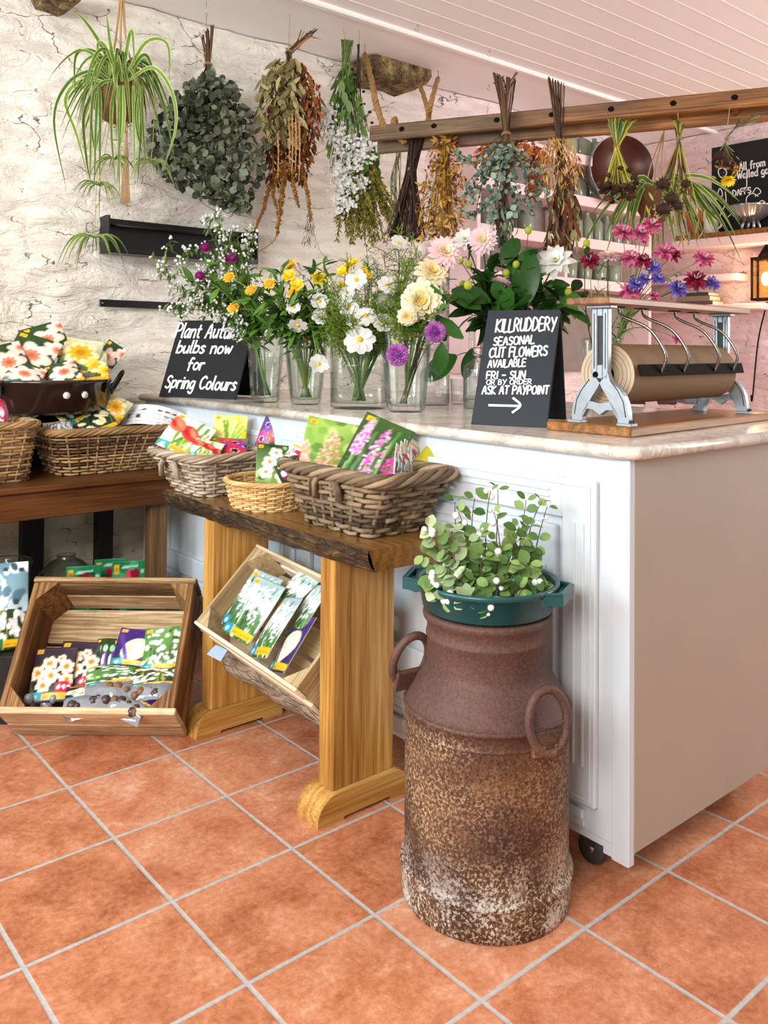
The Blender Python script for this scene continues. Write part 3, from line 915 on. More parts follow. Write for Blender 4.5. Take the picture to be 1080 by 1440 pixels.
def d_hya_peach(p):
    p.fill('6f9a3a', 'a8cc62'); p.blobs(26, ['c4dd84', '5e8c34', '86b04c'], .05, .12)
    p.spike(.95, .2, 1.05, .14, ['f0b8c8', 'f6d4dc', 'e49ab0']); p.spike(.50, .0, 1.12, .25, ['f6a58c', 'f9c3ac', 'ee8a72', 'fbd5c4'], .06); p.spike(.05, .0, .8, .14, ['f6a58c', 'f9c3ac', 'ee8a72'])
    p.stroke(.1, 0, .3, .3, .03, '7a78b8'); p.brand(True, '2aa7b5', '8fa83a')
def d_hya_pink(p):
    p.fill('1d3316', '3a5a26'); p.leaves(12, ['2f5a24', '4f8038', '16280f', '86b060'], .03)
    c = ['ee6cc0', 'f8a8dc', 'd83ea4', 'fbd0ec']
    p.spike(.16, .45, 1.30, .12, c, .05); p.spike(.52, .1, 1.20, .19, c, .04); p.spike(.88, .3, 1.05, .13, ['e8389c', 'f070bc', 'c8207c'], .06)
    p.leaves(6, ['3f7a2e', '2a5a20'], .02); p.disc(.72, .10, .10, 'd8123a', .01, 1.8, .1); p.stroke(.60, .10, .84, .12, .015, 'ffffff'); p.brand(False)
def d_tulip_red(p):
    p.fill('e9e4c8', 'f2efe0'); p.leaves(16, ['6f9c34', 'a8c860', '4d7a28'], .03)
    for (x, y, c) in ((.55, .8, 'd8352a'), (.95, .55, 'c82a30'), (.15, .95, 'e86a50')):
        p.disc(x, y, .30, c, .02, .7, .6); p.disc(x + .07, y + .05, .19, 'f08a6c', .05, .35, .6); p.disc(x - .09, y, .17, 'b8201e', .04, .35, .6)
    p.brand(True, '37a6a0')
def d_tulip_orange(p):
    p.fill('c8d890', 'f0d860'); p.leaves(14, ['5f8c2c', '9cc050'], .03)
    for (x, y) in ((.35, .8), (.8, .95), (.6, .5)):
        p.disc(x, y, .26, 'e85a2c', .02, .75, .4); p.disc(x + .05, y + .04, .14, 'f8c04a', .04, .4, .4)
    p.brand()
def d_tulip_green(p):
    p.fill('e8dc70', 'd8e090'); 
    for _ in range(16):
        a = p.r.uniform(.2, 2.9); p.stroke(.5, .25, .5 + .62 * math.cos(a), .25 + .95 * math.sin(a), .035, p.r.choice(['a8cc40', 'd4e468', '7aa030', 'eef2b0']))
    p.blobs(9, ['f2d22e', 'f7e27a'], .05, .09, (0, .6, 1, 1.4)); p.brand(False)
def d_anemone(p):
    p.fill('20381a', '6c8c3c'); p.leaves(8, ['2f5a20', '86a850'])
    for (x, y, r, c) in ((.72, .55, .32, 'e0262a'), (.28, .75, .28, '6a2a9c'), (.20, .25, .3, 'e0258a'), (.70, 1.05, .28, 'c82a78'), (.95, .9, .2, '7a3ab0'), (.45, 1.2, .2, 'e03030')):
        p.flower(x, y, r, 7, c, '181020', .26, x * 5, .2); p.flower(x, y, r * .40, 7, 'f0d8e0', '140c1a', .7)
    p.brand(False)
def d_freesia(p):
    p.fill('22331c', '3a4c2a'); p.leaves(12, ['2f5224', '15240f', '54763c'], .03)
    for _ in range(16):
        x, y = p.r.random(), p.r.uniform(.3, 1.2); a = p.r.uniform(.3, 1.3)
        p.disc(x, y, .14, 'f6f2d8', .02, .45, a); p.disc(x + .04, y + .03, .06, 'f4d84a', .02, .5, a)
    p.brand()
def d_white_orange(p):
    p.fill('8cb058', '34542a'); p.blobs(14, ['4f8c34', '9cc870', '24401c'], .06, .14)
    for (x, y) in ((.6, 1.05), (.4, .7), (.75, .6), (.3, .35), (.8, .25)):
        p.flower(x, y, .24, 5, 'fbf7ea', 'ee9a4a', .26, x * 7, .3)
    p.rect(.62, .68, 1.0, .80, '1f9aa5'); p.brand(False)
def d_mono(p):
    p.fill('cfd2cc', 'e6e8e2'); p.leaves(40, ['2a2a2a', '6a6a66', 'f6f6f2', '98a090'], .016); p.rect(0, 1.1, 1, 1.24, 'f0b42a'); p.rect(.75, 1.1, 1, 1.4, '1f8fa5'); p.disc(.4, .9, .12, 'c8284a', .01, 1.8)
def d_purple(p):
    p.fill('2c1450', '4a2a78'); p.leaves(6, ['3c6a2c', '1c3416']); p.disc(.55, .6, .44, 'dfe8bc', .02, .75, -.5); p.disc(.62, .65, .28, 'f2f6dc', .04, .5, -.5); p.disc(.38, .5, .22, 'c8d89c', .04, .4, -.5)
    p.stroke(.1, 1.1, .4, .2, .06, '5a2c96'); p.brand()
def d_bells(p):
    p.fill('2c4a22', '7aa860'); p.blobs(20, ['4c8038', 'a8d088', '24401c', '5f9848'], .05, .14); p.leaves(6, ['5f9040'])
    p.blobs(46, ['f8faf2', 'e6f0dc', 'ffffff'], .03, .07); p.brand()
def d_stripes(p):
    p.fill('1c2a18', '30441f')
    for x in (.2, .55, .9):
        p.disc(x, 1.0, .14, 'a8dcb4', .02, .9); p.disc(x, .55, .24, 'f0e8f4', .02, .45); p.stroke(x + .08, .2, x + .06, .85, .05, '9a4ac8'); p.disc(x, .3, .1, '8c1c3c', .02)
    p.brand(False)
def d_olive(p):
    p.fill('9aa01c', 'c0b428'); p.disc(.5, .35, .34, 'f0a070', .05, 1.2); p.blobs(12, ['f4b890', 'e88a5c'], .04, .07, (.2, .1, .8, .6)); p.rect(.4, 1.12, .6, 1.2, '50540f'); p.brand(False)
def d_green(p):
    p.fill('0f5a38', '1c8050'); p.blobs(12, ['1f8c58', '0c4a2e', '38a870'], .08, .2); p.blobs(8, ['b81c3c', 'd8405a', '8c1030'], .08, .12, (.4, .7, .8, 1.15))
    p.stroke(.3, 1.22, .75, 1.26, .03, 'b8e0cc'); p.rect(.06, 1.05, .22, 1.3, 'f2c230'); p.disc(.14, 1.17, .05, 'e8861f'); p.disc(.88, 1.1, .06, 'a8d8bc')
def d_blue(p):
    p.fill('a8c8d4', '6a94a4'); p.blobs(22, ['dceef4', 'bcdce8', '5c8494', 'f4fafc'], .07, .18); p.blobs(5, ['2c4450', '3c5a50'], .05, .09)
def d_snowdrop(p):
    p.fill('2c3a1c', '3c4c28'); p.leaves(20, ['7a8c34', 'a8a850', '24341a', '56702c'], .016); p.blobs(44, ['f6f6f0', 'e8ece4', 'ffffff'], .04, .08, (0, .28, 1, 1.4)); p.brand(True, '2a7a4a')
def d_text(p):
    p.fill('e4e4e4', 'f4f4f4')
    for i in range(10):
        for j in range(4): p.rect(.05 + i * .09, .2 + j * .26, .12 + i * .09 - .02 * (i % 2), .24 + j * .26, 'a0a0a0')
    for x in (.36, .60, .72, .84): p.disc(x, 1.05, .05, '202020', .01, .8)
    for x in (.72, .84): p.disc(x, .68, .05, '202020', .01, .8); p.disc(x, .68, .025, 'f0f0f0', .01)
    p.rect(.90, .9, .98, 1.2, 'f0c040'); p.rect(.08, .5, .14, .8, '303030'); p.rect(.25, .45, .30, .7, '404040')
def d_red(p):
    p.fill('7c1f3c', 'f0c8d4'); p.blobs(18, ['d82a58', 'f07a98', 'a01838', 'fbd8e0', '3c6a2c'], .07, .18)

def mat_print(name, rough):
    t = NT(name); a = t.n('ShaderNodeAttribute'); a.attribute_name = 'print'
    t.bsdf(a.outputs['Color'], rough, 0, t.bump(t.noise(t.coord(), 20, 2), .08, .004), .4); return t.mat
M_PRINT = mat_print('printed_card', .32)
M_CARDB = plain('card_back', 'd8d6d0', .5)
M_POLY = plain('clear_plastic_bag', '8a8c92', .12, var=.3, vs=60, bump=.6, bs=50, spec=.8)
M_BULB = plain('papery_bulb_skin', '7a5638', .6, var=.4, vs=90, bump=.3, bs=120)
M_BULBD = plain('dark_bulb_skin', '4a3432', .35, var=.4, vs=70, bump=.3, bs=90)
_seed = [11]
def packet(c, w, h, n, up, design, label=None, bulge=.012, group='bulb packets', name='bulb_packet', roll=0.0, bag=0, bend=0.0):
    """printed packet centred at c, facing n, its top towards up"""
    _seed[0] += 1
    c = V(c); n = V(n).normalized(); uv = V(up); uv = (uv - n * uv.dot(n)).normalized(); r = uv.cross(n)
    if roll:
        uv, r = uv * math.cos(roll) - r * math.sin(roll), r * math.cos(roll) + uv * math.sin(roll)
    nx, ny = 28, 38
    U, W = np.meshgrid(np.linspace(0, 1, nx), np.linspace(0, 1.4, ny)); U = U.ravel(); W = W.ravel()
    p = Paint(U, W, _seed[0]); design(p)
    rs = random.Random(_seed[0]); k1, k2 = rs.uniform(0, 6), rs.uniform(0, 6)
    q = W / 1.4
    Z = bulge * (np.sin(PI * U) ** .8 * np.sin(PI * np.clip(q * 1.05, 0, 1)) ** .8) + .0025 * np.sin(U * 6 + k1) * np.sin(q * 5 + k2) + bend * (U - .5) ** 2
    P = [c + r * float((u - .5) * w) + uv * float((v - .5) * h) + n * float(z) for u, v, z in zip(U, q, Z)]
    Pb = [c + r * float((u - .5) * w) + uv * float((v - .5) * h) - n * (.0016 + (0 if not bag else 0)) + n * float(bend * (u - .5) ** 2 + .0025 * math.sin(u * 6 + k1) * math.sin(v * 5 + k2)) for u, v in zip(U, q)]
    fs = []
    for j in range(ny - 1):
        for i in range(nx - 1):
            a = j * nx + i; fs.append((a, a + 1, a + nx + 1, a + nx))
    mb = MB(); mb.add(P, fs, M_PRINT, True)
    mb.add(Pb, [tuple(reversed(f)) for f in fs], M_CARDB, True)
    ring = [i for i in range(nx)] + [j * nx + nx - 1 for j in range(1, ny)] + [(ny - 1) * nx + i for i in range(nx - 2, -1, -1)] + [j * nx for j in range(ny - 2, 0, -1)]
    m = len(P); k = mb.m(M_CARDB)
    for i in range(len(ring)):
        a, b2 = ring[i], ring[(i + 1) % len(ring)]
        mb.f.append((b2, a, m + a, m + b2)); mb.mi.append(k); mb.sm.append(False)
    lin = np.where(p.c <= .04045, p.c / 12.92, ((np.clip(p.c, 0, 1) + .055) / 1.055) ** 2.4)
    col = np.ones((2 * m, 4)); col[:m, :3] = lin; mb.col = col
    if not bag:
        return tag(mb.build(name, loc=c - uv * (h / 2), axes=(r, uv, n)), label, 'bulb packet', group)
    root = thing(name, c - uv * (h / 2), label, 'bulb packet', group, axes=(r, uv, n))
    mb.build('printed_card', root)
    g = MB()
    nx2, ny2 = 12, 9; vs = []
    for j in range(ny2):
        for i in range(nx2):
            u, v = i / (nx2 - 1), j / (ny2 - 1)
            z = .022 * (math.sin(PI * u) * math.sin(PI * min(1, v * .85 + .12))) ** .5 + .008 * mnoise.noise(V((u * 6 + k1, v * 6, k2)))
            vs.append(c + r * ((u - .5) * w * 1.02) + uv * (-h / 2 - v * bag) + n * z)
    b0 = [q_ - n * (.03 if 0 < i % nx2 < nx2 - 1 else .003) for i, q_ in enumerate(vs)]
    f2 = []
    for j in range(ny2 - 1):
        for i in range(nx2 - 1):
            a = j * nx2 + i; f2.append((a, a + nx2, a + nx2 + 1, a + 1))
    g.add(vs, f2, M_POLY, True); g.add(b0, [tuple(reversed(f)) for f in f2], M_POLY, True)
    g.build('bulb_bag', root)['label'] = 'crinkled clear bag'
    g = MB()
    for i in range(6):
        u, v = rs.uniform(.15, .85), rs.uniform(.25, .85)
        g.ball(c + r * ((u - .5) * w) + uv * (-h / 2 - v * bag) + n * .012, rs.uniform(.010, .016), rs.choice([M_BULB, M_BULBD]), 8, 6)
    g.build('bulbs', root)
    return root
def facing(px, py, pitch=30, yaw=0):
    """a direction from the point seen at (px, py) back towards the viewer's side, tipped up by pitch degrees"""
    d = -ray(px, py); a = math.atan2(d.y, d.x) + math.radians(yaw); p = math.radians(pitch)
    return V((math.cos(a) * math.cos(p), math.sin(a) * math.cos(p), math.sin(p)))
def pk(px, py, ref, w, h, design, label, pitch=30, yaw=0, roll=0, **kw):
    c = at(px, py, ref)
    return packet(c, w, h, facing(px, py, pitch, yaw), (0, 0, 1), design, label, roll=math.radians(roll), **kw)

# ================================================================== wicker baskets
M_WILLOW_G = foliage('weathered_willow', '3e2f20', 'a48c6e', .65, trans=0)
M_WILLOW_P = foliage('grey_peeled_willow', '6f5a44', 'c8b9a4', .65, trans=0)
M_WILLOW_Y = foliage('golden_willow', 'b08245', 'e6c48c', .55, trans=0)
M_WILLOW_B = foliage('brown_willow', '4a3420', 'bd9768', .65, trans=0)
def rrect(hx, hy, rad, n):
    """closed rounded-rectangle loop: n points, even spacing"""
    seg = []
    for (cx, cy, a0) in ((hx - rad, hy - rad, 0), (-hx + rad, hy - rad, PI / 2), (-hx + rad, -hy + rad, PI), (hx - rad, -hy + rad, 1.5 * PI)):
        for k in range(9):
            a = a0 + PI / 2 * k / 8
            seg.append((cx + rad * math.cos(a), cy + rad * math.sin(a)))
    L = [0]
    for i in range(len(seg)): 
        a, b = seg[i], seg[(i + 1) % len(seg)]; L.append(L[-1] + math.hypot(b[0] - a[0], b[1] - a[1]))
    out = []; j = 0
    for i in range(n):
        t = L[-1] * i / n
        while L[j + 1] < t: j += 1
        a, b = seg[j], seg[(j + 1) % len(seg)]; f = (t - L[j]) / max(1e-9, L[j + 1] - L[j])
        out.append((a[0] + (b[0] - a[0]) * f, a[1] + (b[1] - a[1]) * f))
    return out
def basket(name, label, x0, x1, y0, y1, z0, z1, top, mat, rows=9, stakes=36, rad=.006, amp=.006, corner=.04, rot=0.0, rimr=.016, handles=True, seed=1):
    """base rectangle x0..x1, y0..y1 at z0; top = rectangle at z1; woven rods over upright stakes"""
    rs = random.Random(seed)
    cx, cy = (x0 + x1) / 2, (y0 + y1) / 2
    root = thing(name, (cx, cy, z0), label, 'basket', 'wicker baskets')
    tx, ty = (top[0] + top[1]) / 2, (top[2] + top[3]) / 2
    def loop(t, n, grow=0.0):
        hx = (x1 - x0) / 2 * (1 - t) + (top[1] - top[0]) / 2 * t + grow; hy = (y1 - y0) / 2 * (1 - t) + (top[3] - top[2]) / 2 * t + grow
        ox, oy = cx + (tx - cx) * t, cy + (ty - cy) * t
        r = min(corner * (1 + .3 * t), hx * .98, hy * .98)
        pts = rrect(hx, hy, r, n); c, s = math.cos(rot), math.sin(rot)
        return [V((ox + a * c - b * s, oy + a * s + b * c, z0 + (z1 - z0) * t)) for a, b in pts], V((ox, oy, 0))
    H = z1 - z0
    b = MB(); n = stakes * 4
    for row in range(rows):
        t = (row + .45) / rows * .94
        pts, o = loop(t, n)
        ph = row % 2
        k0 = rs.randint(0, n)
        out = []
        for i, p in enumerate(pts):
            d = V((p.x - o.x, p.y - o.y, 0)).normalized()
            w = math.cos(PI * i / 4 + PI * ph)
            out.append(p + d * (amp * w) + V((0, 0, rad * .5 * mnoise.noise(V((i * .3, row * 3.7, seed))))))
        seglen = n // 3
        for q in range(3):
            a = (k0 + q * seglen) % n
            path = [out[(a + i) % n] for i in range(seglen + 2)]
            b.tube(path, [rad * rs.uniform(.82, 1.12)] * len(path), mat, 6, True, tint=rs.random())
    b.build('woven_side', root)
    b = MB()
    for k in range(stakes):
        i = k * 4
        pts = []
        for t in (0.0, .25, .5, .75, .97):
            L, o = loop(t, n); pts.append(L[i])
        b.tube(pts, rad * .95, mat, 5, tint=rs.random() * .8)
    b.build('stakes', root)
    b = MB(); L, o = loop(0, 48, -.004)
    b.add([V((o.x, o.y, z0 + .004))] + [p + V((0, 0, .004)) for p in L], [(0, i + 1, (i + 1) % 48 + 1) for i in range(48)], mat, False)
    b.add([V((o.x, o.y, z0))] + L, [(0, (i + 1) % 48 + 1, i + 1) for i in range(48)], mat, False)
    b.build('base', root)
    b = MB(); m = 120; L, o = loop(.97, m)
    strands = 6; turns = max(5, int(stakes / 4.2))
    for sidx in range(strands):
        pts = []
        for i, p in enumerate(L):
            d = V((p.x - o.x, p.y - o.y, 0)).normalized(); a = 2 * PI * (turns * i / m + sidx / strands)
            pts.append(p + d * (rimr * .75 * math.cos(a)) + V((0, 0, rimr * .55 * math.sin(a) + (H * .05 if handles and abs(math.sin(2 * PI * i / m)) > .93 else 0))))
        b.tube(pts, rimr * .36, mat, 6, closed=True, tint=rs.uniform(.2, .95))
    b.build('braided_rim', root)
    if handles:
        b = MB()
        hx = [L[i] for i in (0, m // 2)]
        for e in (0, m // 2):
            P0, P1 = L[(e - 7) % m], L[(e + 7) % m]; pm = (P0 + P1) / 2
            for k in range(2):
                b.tube(curve(P0 - V((0, 0, H * .05)), pm + V((0, 0, H * (.16 + .05 * k))), P1 - V((0, 0, H * .05)), 8), rimr * .45, mat, 6, tint=rs.random())
        b.build('handle', root)
    return root
bk_big = basket('wicker_basket', 'large square grey willow basket with hyacinth bulb packets at bench front end', .83, 1.03, -.945, -.665, TZ, .875, (.78, 1.05, -1.055, -.605), M_WILLOW_G, 11, 26, .0062, .0068, .035, rimr=.022, handles=False, seed=2)
bk_round = basket('wicker_basket', 'small round golden willow basket between two square ones on oak bench', .775, 1.0, -.515, -.29, TZ, .795, (.75, 1.03, -.545, -.27), M_WILLOW_Y, 12, 30, .0036, .004, .2, rimr=.009, handles=False, seed=3)
bk_grey = basket('wicker_basket', 'square pale grey willow basket with tulip packets at bench back end', .785, .97, -.165, .055, TZ, .842, (.735, 1.03, -.205, .155), M_WILLOW_P, 11, 24, .0052, .006, .04, rimr=.017, handles=False, seed=4)
bk_wide = basket('wicker_basket', 'wide brown willow basket on dark table in front of the pan', .575, 1.0, .50, .72, LZ, .885, (.52, 1.062, .44, .76), M_WILLOW_B, 13, 40, .0044, .0048, .05, rimr=.018, handles=False, seed=5)
bk_left = basket('wicker_basket', 'tall brown willow basket cut off by the left picture edge', .0, .455, .475, .78, LZ, .925, (-.02, .475, .43, .80), M_WILLOW_B, 18, 40, .0048, .005, .05, rimr=.016, handles=False, seed=6)
# handle loops of the big and the grey basket (the gap under the rim)
def side_loops(bk, c, along, out, z, r, mat):
    along = V(along); out = V(out); c = V(c)
    for k in (-1, 1):
        b = MB()
        for q in range(2):
            a = c + along * (k * .052 + q * .012 * k) + out * .012
            b.tube([a + V((0, 0, z - .055)), a + V((0, 0, z - .02)) + out * .006 - along * k * .006, a + V((0, 0, z)) + out * .004 - along * k * .02], r, mat, 6, tint=RND.random())
        b.build('handle_wrapping', bk)
side_loops(bk_big, (.79, -.84, 0), (0, 1, 0), (-1, 0, 0), .86, .008, M_WILLOW_G)
side_loops(bk_grey, (.745, -.035, 0), (0, 1, 0), (-1, 0, 0), .82, .007, M_WILLOW_P)

# packets in the big basket
R0 = (.93, -.84, .87)
pk(462, 632, (.90, -.70, .87), .150, .175, d_hya_peach, 'packet of peach hyacinth bulbs in the large square basket', 24, 10, -14)
pk(528, 634, (.92, -.80, .87), .150, .19, d_hya_pink, 'packet of pink hyacinth bulbs in the large square basket', 28, -6, -24)
pk(601, 654, (1.0, -.86, .86), .075, .12, d_olive, 'olive yellow packet at the right of large basket', 25, -10, -35)
for k in range(4):
    pk(566 + 6 * k, 654 - 3 * k, (.95 + .015 * k, -.87 + .012 * k, .86), .085, .10, d_mono, f'grey and brown packet on edge, {ORD[k] or "first"} in row beside the olive packet', 8, 62, -22, bulge=.004)
# packets in the round basket
pk(383, 652, (.88, -.37, .83), .10, .135, d_white_orange, 'packet of white and orange freesia bulbs in the round basket', 34, 12, -8)
pk(424, 648, (.93, -.40, .81), .12, .10, d_mono, 'black and white striped packet with orange band in the round basket', 38, -10, -30)
pk(412, 662, (.92, -.44, .79), .10, .10, d_stripes, 'dark packet lying flat at the bottom of the round basket', 60, 0, 20)
# packets in the grey basket
pk(262, 614, (.85, -.02, .85), .15, .15, d_tulip_red, 'packet with a big red tulip in the pale grey basket', 40, 0, -32)
pk(322, 612, (.93, .03, .86), .12, .16, d_tulip_green, 'packet with yellow green tulips in the pale grey basket', 34, -4, -4)
pk(318, 632, (.90, -.06, .84), .14, .10, d_anemone, 'packet of red and purple anemones in the pale grey basket', 45, -5, -3)
pk(384, 602, (1.0, -.03, .88), .085, .15, d_anemone, 'upright packet of magenta flowers at the right of pale grey basket', 16, -22, -16)
pk(290, 632, (.86, -.10, .835), .10, .09, d_tulip_red, 'teal cornered red packet lying low in the pale grey basket', 55, 0, -20)
# packets in the wide basket
pk(100, 572, (.66, .62, .90), .14, .16, d_freesia, 'packet of white freesia bulbs at the back of wide basket', 38, 8, 32, )
pk(132, 590, (.74, .55, .88), .13, .15, d_freesia, 'packet of cream freesia bulbs with teal corner, front of wide basket', 50, 0, 30)
pk(160, 577, (.82, .60, .885), .10, .12, d_daff_yellow, 'small packet of yellow daffodils behind the leaflet', 30, -8, -30)
pk(44, 568, (.56, .62, .91), .11, .11, d_tulip_orange, 'packet of orange tulips near the tall left basket', 35, 10, 28)
pk(82, 600, (.62, .52, .875), .10, .07, d_mono, 'brown packet lying flat under the freesia packets', 62, 0, 10)
packet(at(214, 583, (.93, .55, .89)), .25, .085, facing(214, 583, 28, -8), (0, 0, 1), d_text, 'white printed leaflet with black icons in the wide basket', .002, 'bulb packets', 'leaflet', math.radians(-8), bend=-.25)['category'] = 'leaflet'
pk(3, 573, (.44, .60, .95), .045, .11, d_red, 'magenta packet at the left edge in the tall basket', 25, 0, 0)

# ================================================================== preserving pan on a box
M_ENAMEL = plain('dark_brown_enamel', '2a1a15', .14, var=.2, vs=9, bump=.05, bs=20, spec=.7)
M_IRON = plain('black_iron', '121212', .4, .6)
bx = MB(); bx.abox((.36, .83, LZ), (.86, .975, .94), M_BLACKW, .003)
tag(bx.build('wooden_box'), 'dark wooden box under the pan behind the baskets', 'box')
PNX, PNY, PNR = .60, .735, .228
pan = thing('preserving_pan', (PNX, PNY, .94), 'dark brown enamelled pan heaped with daffodil packets by stone wall', 'pan')
b = MB(); b.lathe((PNX, PNY, .94), [(0, 0), (PNR - .03, 0), (PNR - .012, .012), (PNR, .11), (PNR + .007, .116), (PNR + .007, .126), (PNR, .128), (PNR - .006, .122), (PNR - .016, .02), (0, .012)], M_ENAMEL, 56); b.build('pan_body', pan)
for a in (-30, 195):
    b = MB()
    a = math.radians(a); o = V((math.cos(a), math.sin(a), 0)); s_ = V((-o.y, o.x, 0)); c = V((PNX, PNY, 1.015)) + o * PNR
    b.tube(spline([c - s_ * .045, c - s_ * .045 + o * .02 + V((0, 0, .03)), c - s_ * .03 + o * .045 + V((0, 0, .075)), c + s_ * .03 + o * .045 + V((0, 0, .075)), c + s_ * .045 + o * .02 + V((0, 0, .03)), c + s_ * .045], 5), .007, M_IRON, 8)
    for k in (-1, 1):
        b.box(c + s_ * (.045 * k) + o * .003 + V((0, 0, .01)), (s_, V((0, 0, 1)), o), (.03, .045, .008), M_IRON, .003)
        b.ball(c + s_ * (.045 * k) + o * .009 + V((0, 0, .018)), .007, M_STEEL)
    b.build('handle', pan)
for (x, y, dx) in ((80, 548, -.0), (122, 550, .0)):
    q = ony(x, y, .6); a = math.atan2(CAM.y - PNY, q.x - PNX)
for a in (-1.62, -1.30):
    b = MB(); o = V((math.cos(a), math.sin(a), 0)); b.lathe(V((PNX, PNY, 1.012)) + o * (PNR - .003), [(0, -.004), (.014, -.004), (.013, .0025), (0, .003)], M_CARDB, 7, axis=o)
    b.build('chip', pan)['label'] = 'pale chip in the enamel'
for (x, y, rx, d, lb, pt, yw, rl, w, h) in (
    (44, 502, (.56, .72, 1.10), d_daff_peach, 'packet with one big peach daffodil, front of the pan', 30, 0, -22, .17, .19),
    (66, 480, (.60, .80, 1.13), d_daff_peach, 'packet of peach daffodils topmost at the back of the pan', 30, 0, 20, .15, .16),
    (12, 512, (.44, .72, 1.08), d_daff_peach, 'packet of peach daffodils at the left of the pan', 30, 10, 18, .15, .17),
    (112, 503, (.68, .74, 1.10), d_daff_yellow, 'packet with one big yellow daffodil in the pan', 30, -5, -8, .16, .17),
    (128, 518, (.74, .68, 1.08), d_daff_yellow, 'teal striped packet of yellow trumpets at the right of the pan', 34, -8, 10, .13, .13),
    (150, 505, (.78, .80, 1.10), d_daff_peach, 'narrow packet of peach daffodils at the right rim of the pan', 22, -14, -32, .09, .15),
    (34, 528, (.50, .66, 1.07), d_daff_peach, 'teal striped packet of peach daffodils low at the front left of pan', 40, 6, -26, .13, .12),
    (90, 526, (.62, .66, 1.065), d_daff_peach, 'packet of peach daffodils low in the middle of the pan', 40, 0, 24, .12, .12)):
    pk(x, y, rx, w, h, d, lb, pt, yw, rl, group='daffodil packets in the pan')

# ================================================================== crates
M_CRATE = wood('weathered_crate', '5a4028', 'b08e64', 'e2cca6', 'x', 1.3, .75, .6, 12, dirt=.35, spec=.25)
M_CRATEV = wood('weathered_crate_end', '472e18', '845c34', 'b48c58', 'y', 1.3, .7, .5, 12, dirt=.3, spec=.25)
M_PALE = wood('pale_pine', 'b3956c', 'd8c4a0', 'efe2c6', 'x', 1.0, .65, .25, 8, spec=.25)
M_PALEV = wood('pale_pine_end', '8c7250', 'b59c74', 'cfba94', 'y', 1.0, .65, .25, 8, spec=.25)
def crate(name, label, A, e1, v, n, L, W, D, ml, mv, planks, th, post=True, gap=.012, bottom=3, slats=2):
    """A: outer corner where the low long side meets the bottom at the left; e1 along, v across, n out of the opening"""
    root = thing(name, A, label, 'crate', None, axes=(e1, v, n))
    A = V(A); e1 = V(e1); v = V(v); n = V(n); ax = (e1, v, n)
    rs = random.Random(5)
    def bx(mb, a0, a1, b0, b1, c0, c1, m):
        mb.box(A + e1 * ((a0 + a1) / 2) + v * ((b0 + b1) / 2) + n * ((c0 + c1) / 2), ax, (a1 - a0, b1 - b0, c1 - c0), m, .003, rs.random())
    for (b0, b1) in ((0, th), (W - th, W)):
        mb = MB(); hgt = (D - gap * (planks - 1)) / planks
        for k in range(planks):
            bx(mb, rs.uniform(-.002, .002), L + rs.uniform(-.002, .002), b0, b1, k * (hgt + gap), k * (hgt + gap) + hgt, ml)
        mb.build('long_side', root)
    for (a0, a1) in ((th * .2, th * 1.2), (L - th * 1.2, L - th * .2)):
        mb = MB(); hgt = (D - .004 - gap * (slats - 1)) / slats
        for k in range(slats):
            bx(mb, a0, a1, th + .0005, W - th - .0005, .002 + k * (hgt + gap), .002 + k * (hgt + gap) + hgt, mv)
        mb.build('end', root)
    mb = MB(); bw_ = (W - 2 * th - .012 * (bottom + 1)) / bottom
    for k in range(bottom):
        bx(mb, th * 1.25, L - th * 1.25, th + .012 + k * (bw_ + .012), th + .012 + k * (bw_ + .012) + bw_, .0, th, ml)
    mb.build('bottom', root)
    if post:
        for (a, sa) in ((th * 1.22, 1), (L - th * 1.22, -1)):
            for (bb, sb) in ((th, 1), (W - th, -1)):
                mb = MB(); q = .058
                mb.prism([(0, 0), (q * sa, 0), (0, q * sb)] if sa * sb > 0 else [(0, 0), (0, q * sb), (q * sa, 0)], A + e1 * a + v * bb + n * (th + .002), e1, v, n, D - th - .006, mv)
                mb.build('corner_post', root)
    return root
cA = onz(24, 1034, 0); cB = onz(262, 1036, 0)
ce = (cB - cA).normalized(); ch = V((-ce.y, ce.x, 0)); th = math.radians(40)
cn = -ch * math.cos(th) + V((0, 0, math.sin(th))); cv = ch * math.sin(th) + V((0, 0, math.cos(th)))
CL = (cB - cA).length
crate('wooden_crate', 'weathered brown wooden crate tipped towards the viewer on the tiles', cA + V((0, 0, .002)), ce, cv, cn, CL, .42, .205, M_CRATE, M_CRATEV, 2, .019, True, .006, 3, 3)
def inC(a, b, c): return cA + ce * a + cv * b + cn * c
def pc(a, b, c, w, h, d, lb, tip=0, yaw=0, roll=0, **kw):
    """packet lying in the tipped crate at crate coordinates (a, b, c)"""
    nn = (cn * math.cos(math.radians(tip)) + cv * math.sin(math.radians(tip)))
    nn = (nn * math.cos(math.radians(yaw)) + ce * math.sin(math.radians(yaw)))
    return packet(inC(a, b, c), w, h, nn, cv, d, lb, roll=math.radians(roll), group='packets in the weathered crate', **kw)
pc(.105, .145, .115, .125, .17, d_daff_white, 'packet of white and orange narcissus with red oval in the weathered crate', 4, 6, 6)
pc(.165, .175, .085, .13, .17, d_daff_white, 'packet of white narcissus tucked behind another in the weathered crate', 4, 4, 0)
pc(.335, .235, .10, .125, .12, d_purple, 'packet with a pale green tulip on purple in the weathered crate', 2, -4, -6)
pc(.425, .225, .115, .12, .14, d_bells, 'packet of white bell flowers at the right of weathered crate', 2, -6, 3)
pc(.235, .215, .07, .06, .12, d_stripes, 'narrow packet with a purple stripe in the middle of weathered crate', 0, 0, 2)
pc(.285, .212, .068, .055, .12, d_stripes, 'narrow packet with a purple stripe beside the pale green tulip', 0, 0, -2)
pc(.285, .145, .115, .15, .085, d_bells, 'folded card with an orange strip lying in mid crate', 28, 5, 12, bag=.06)
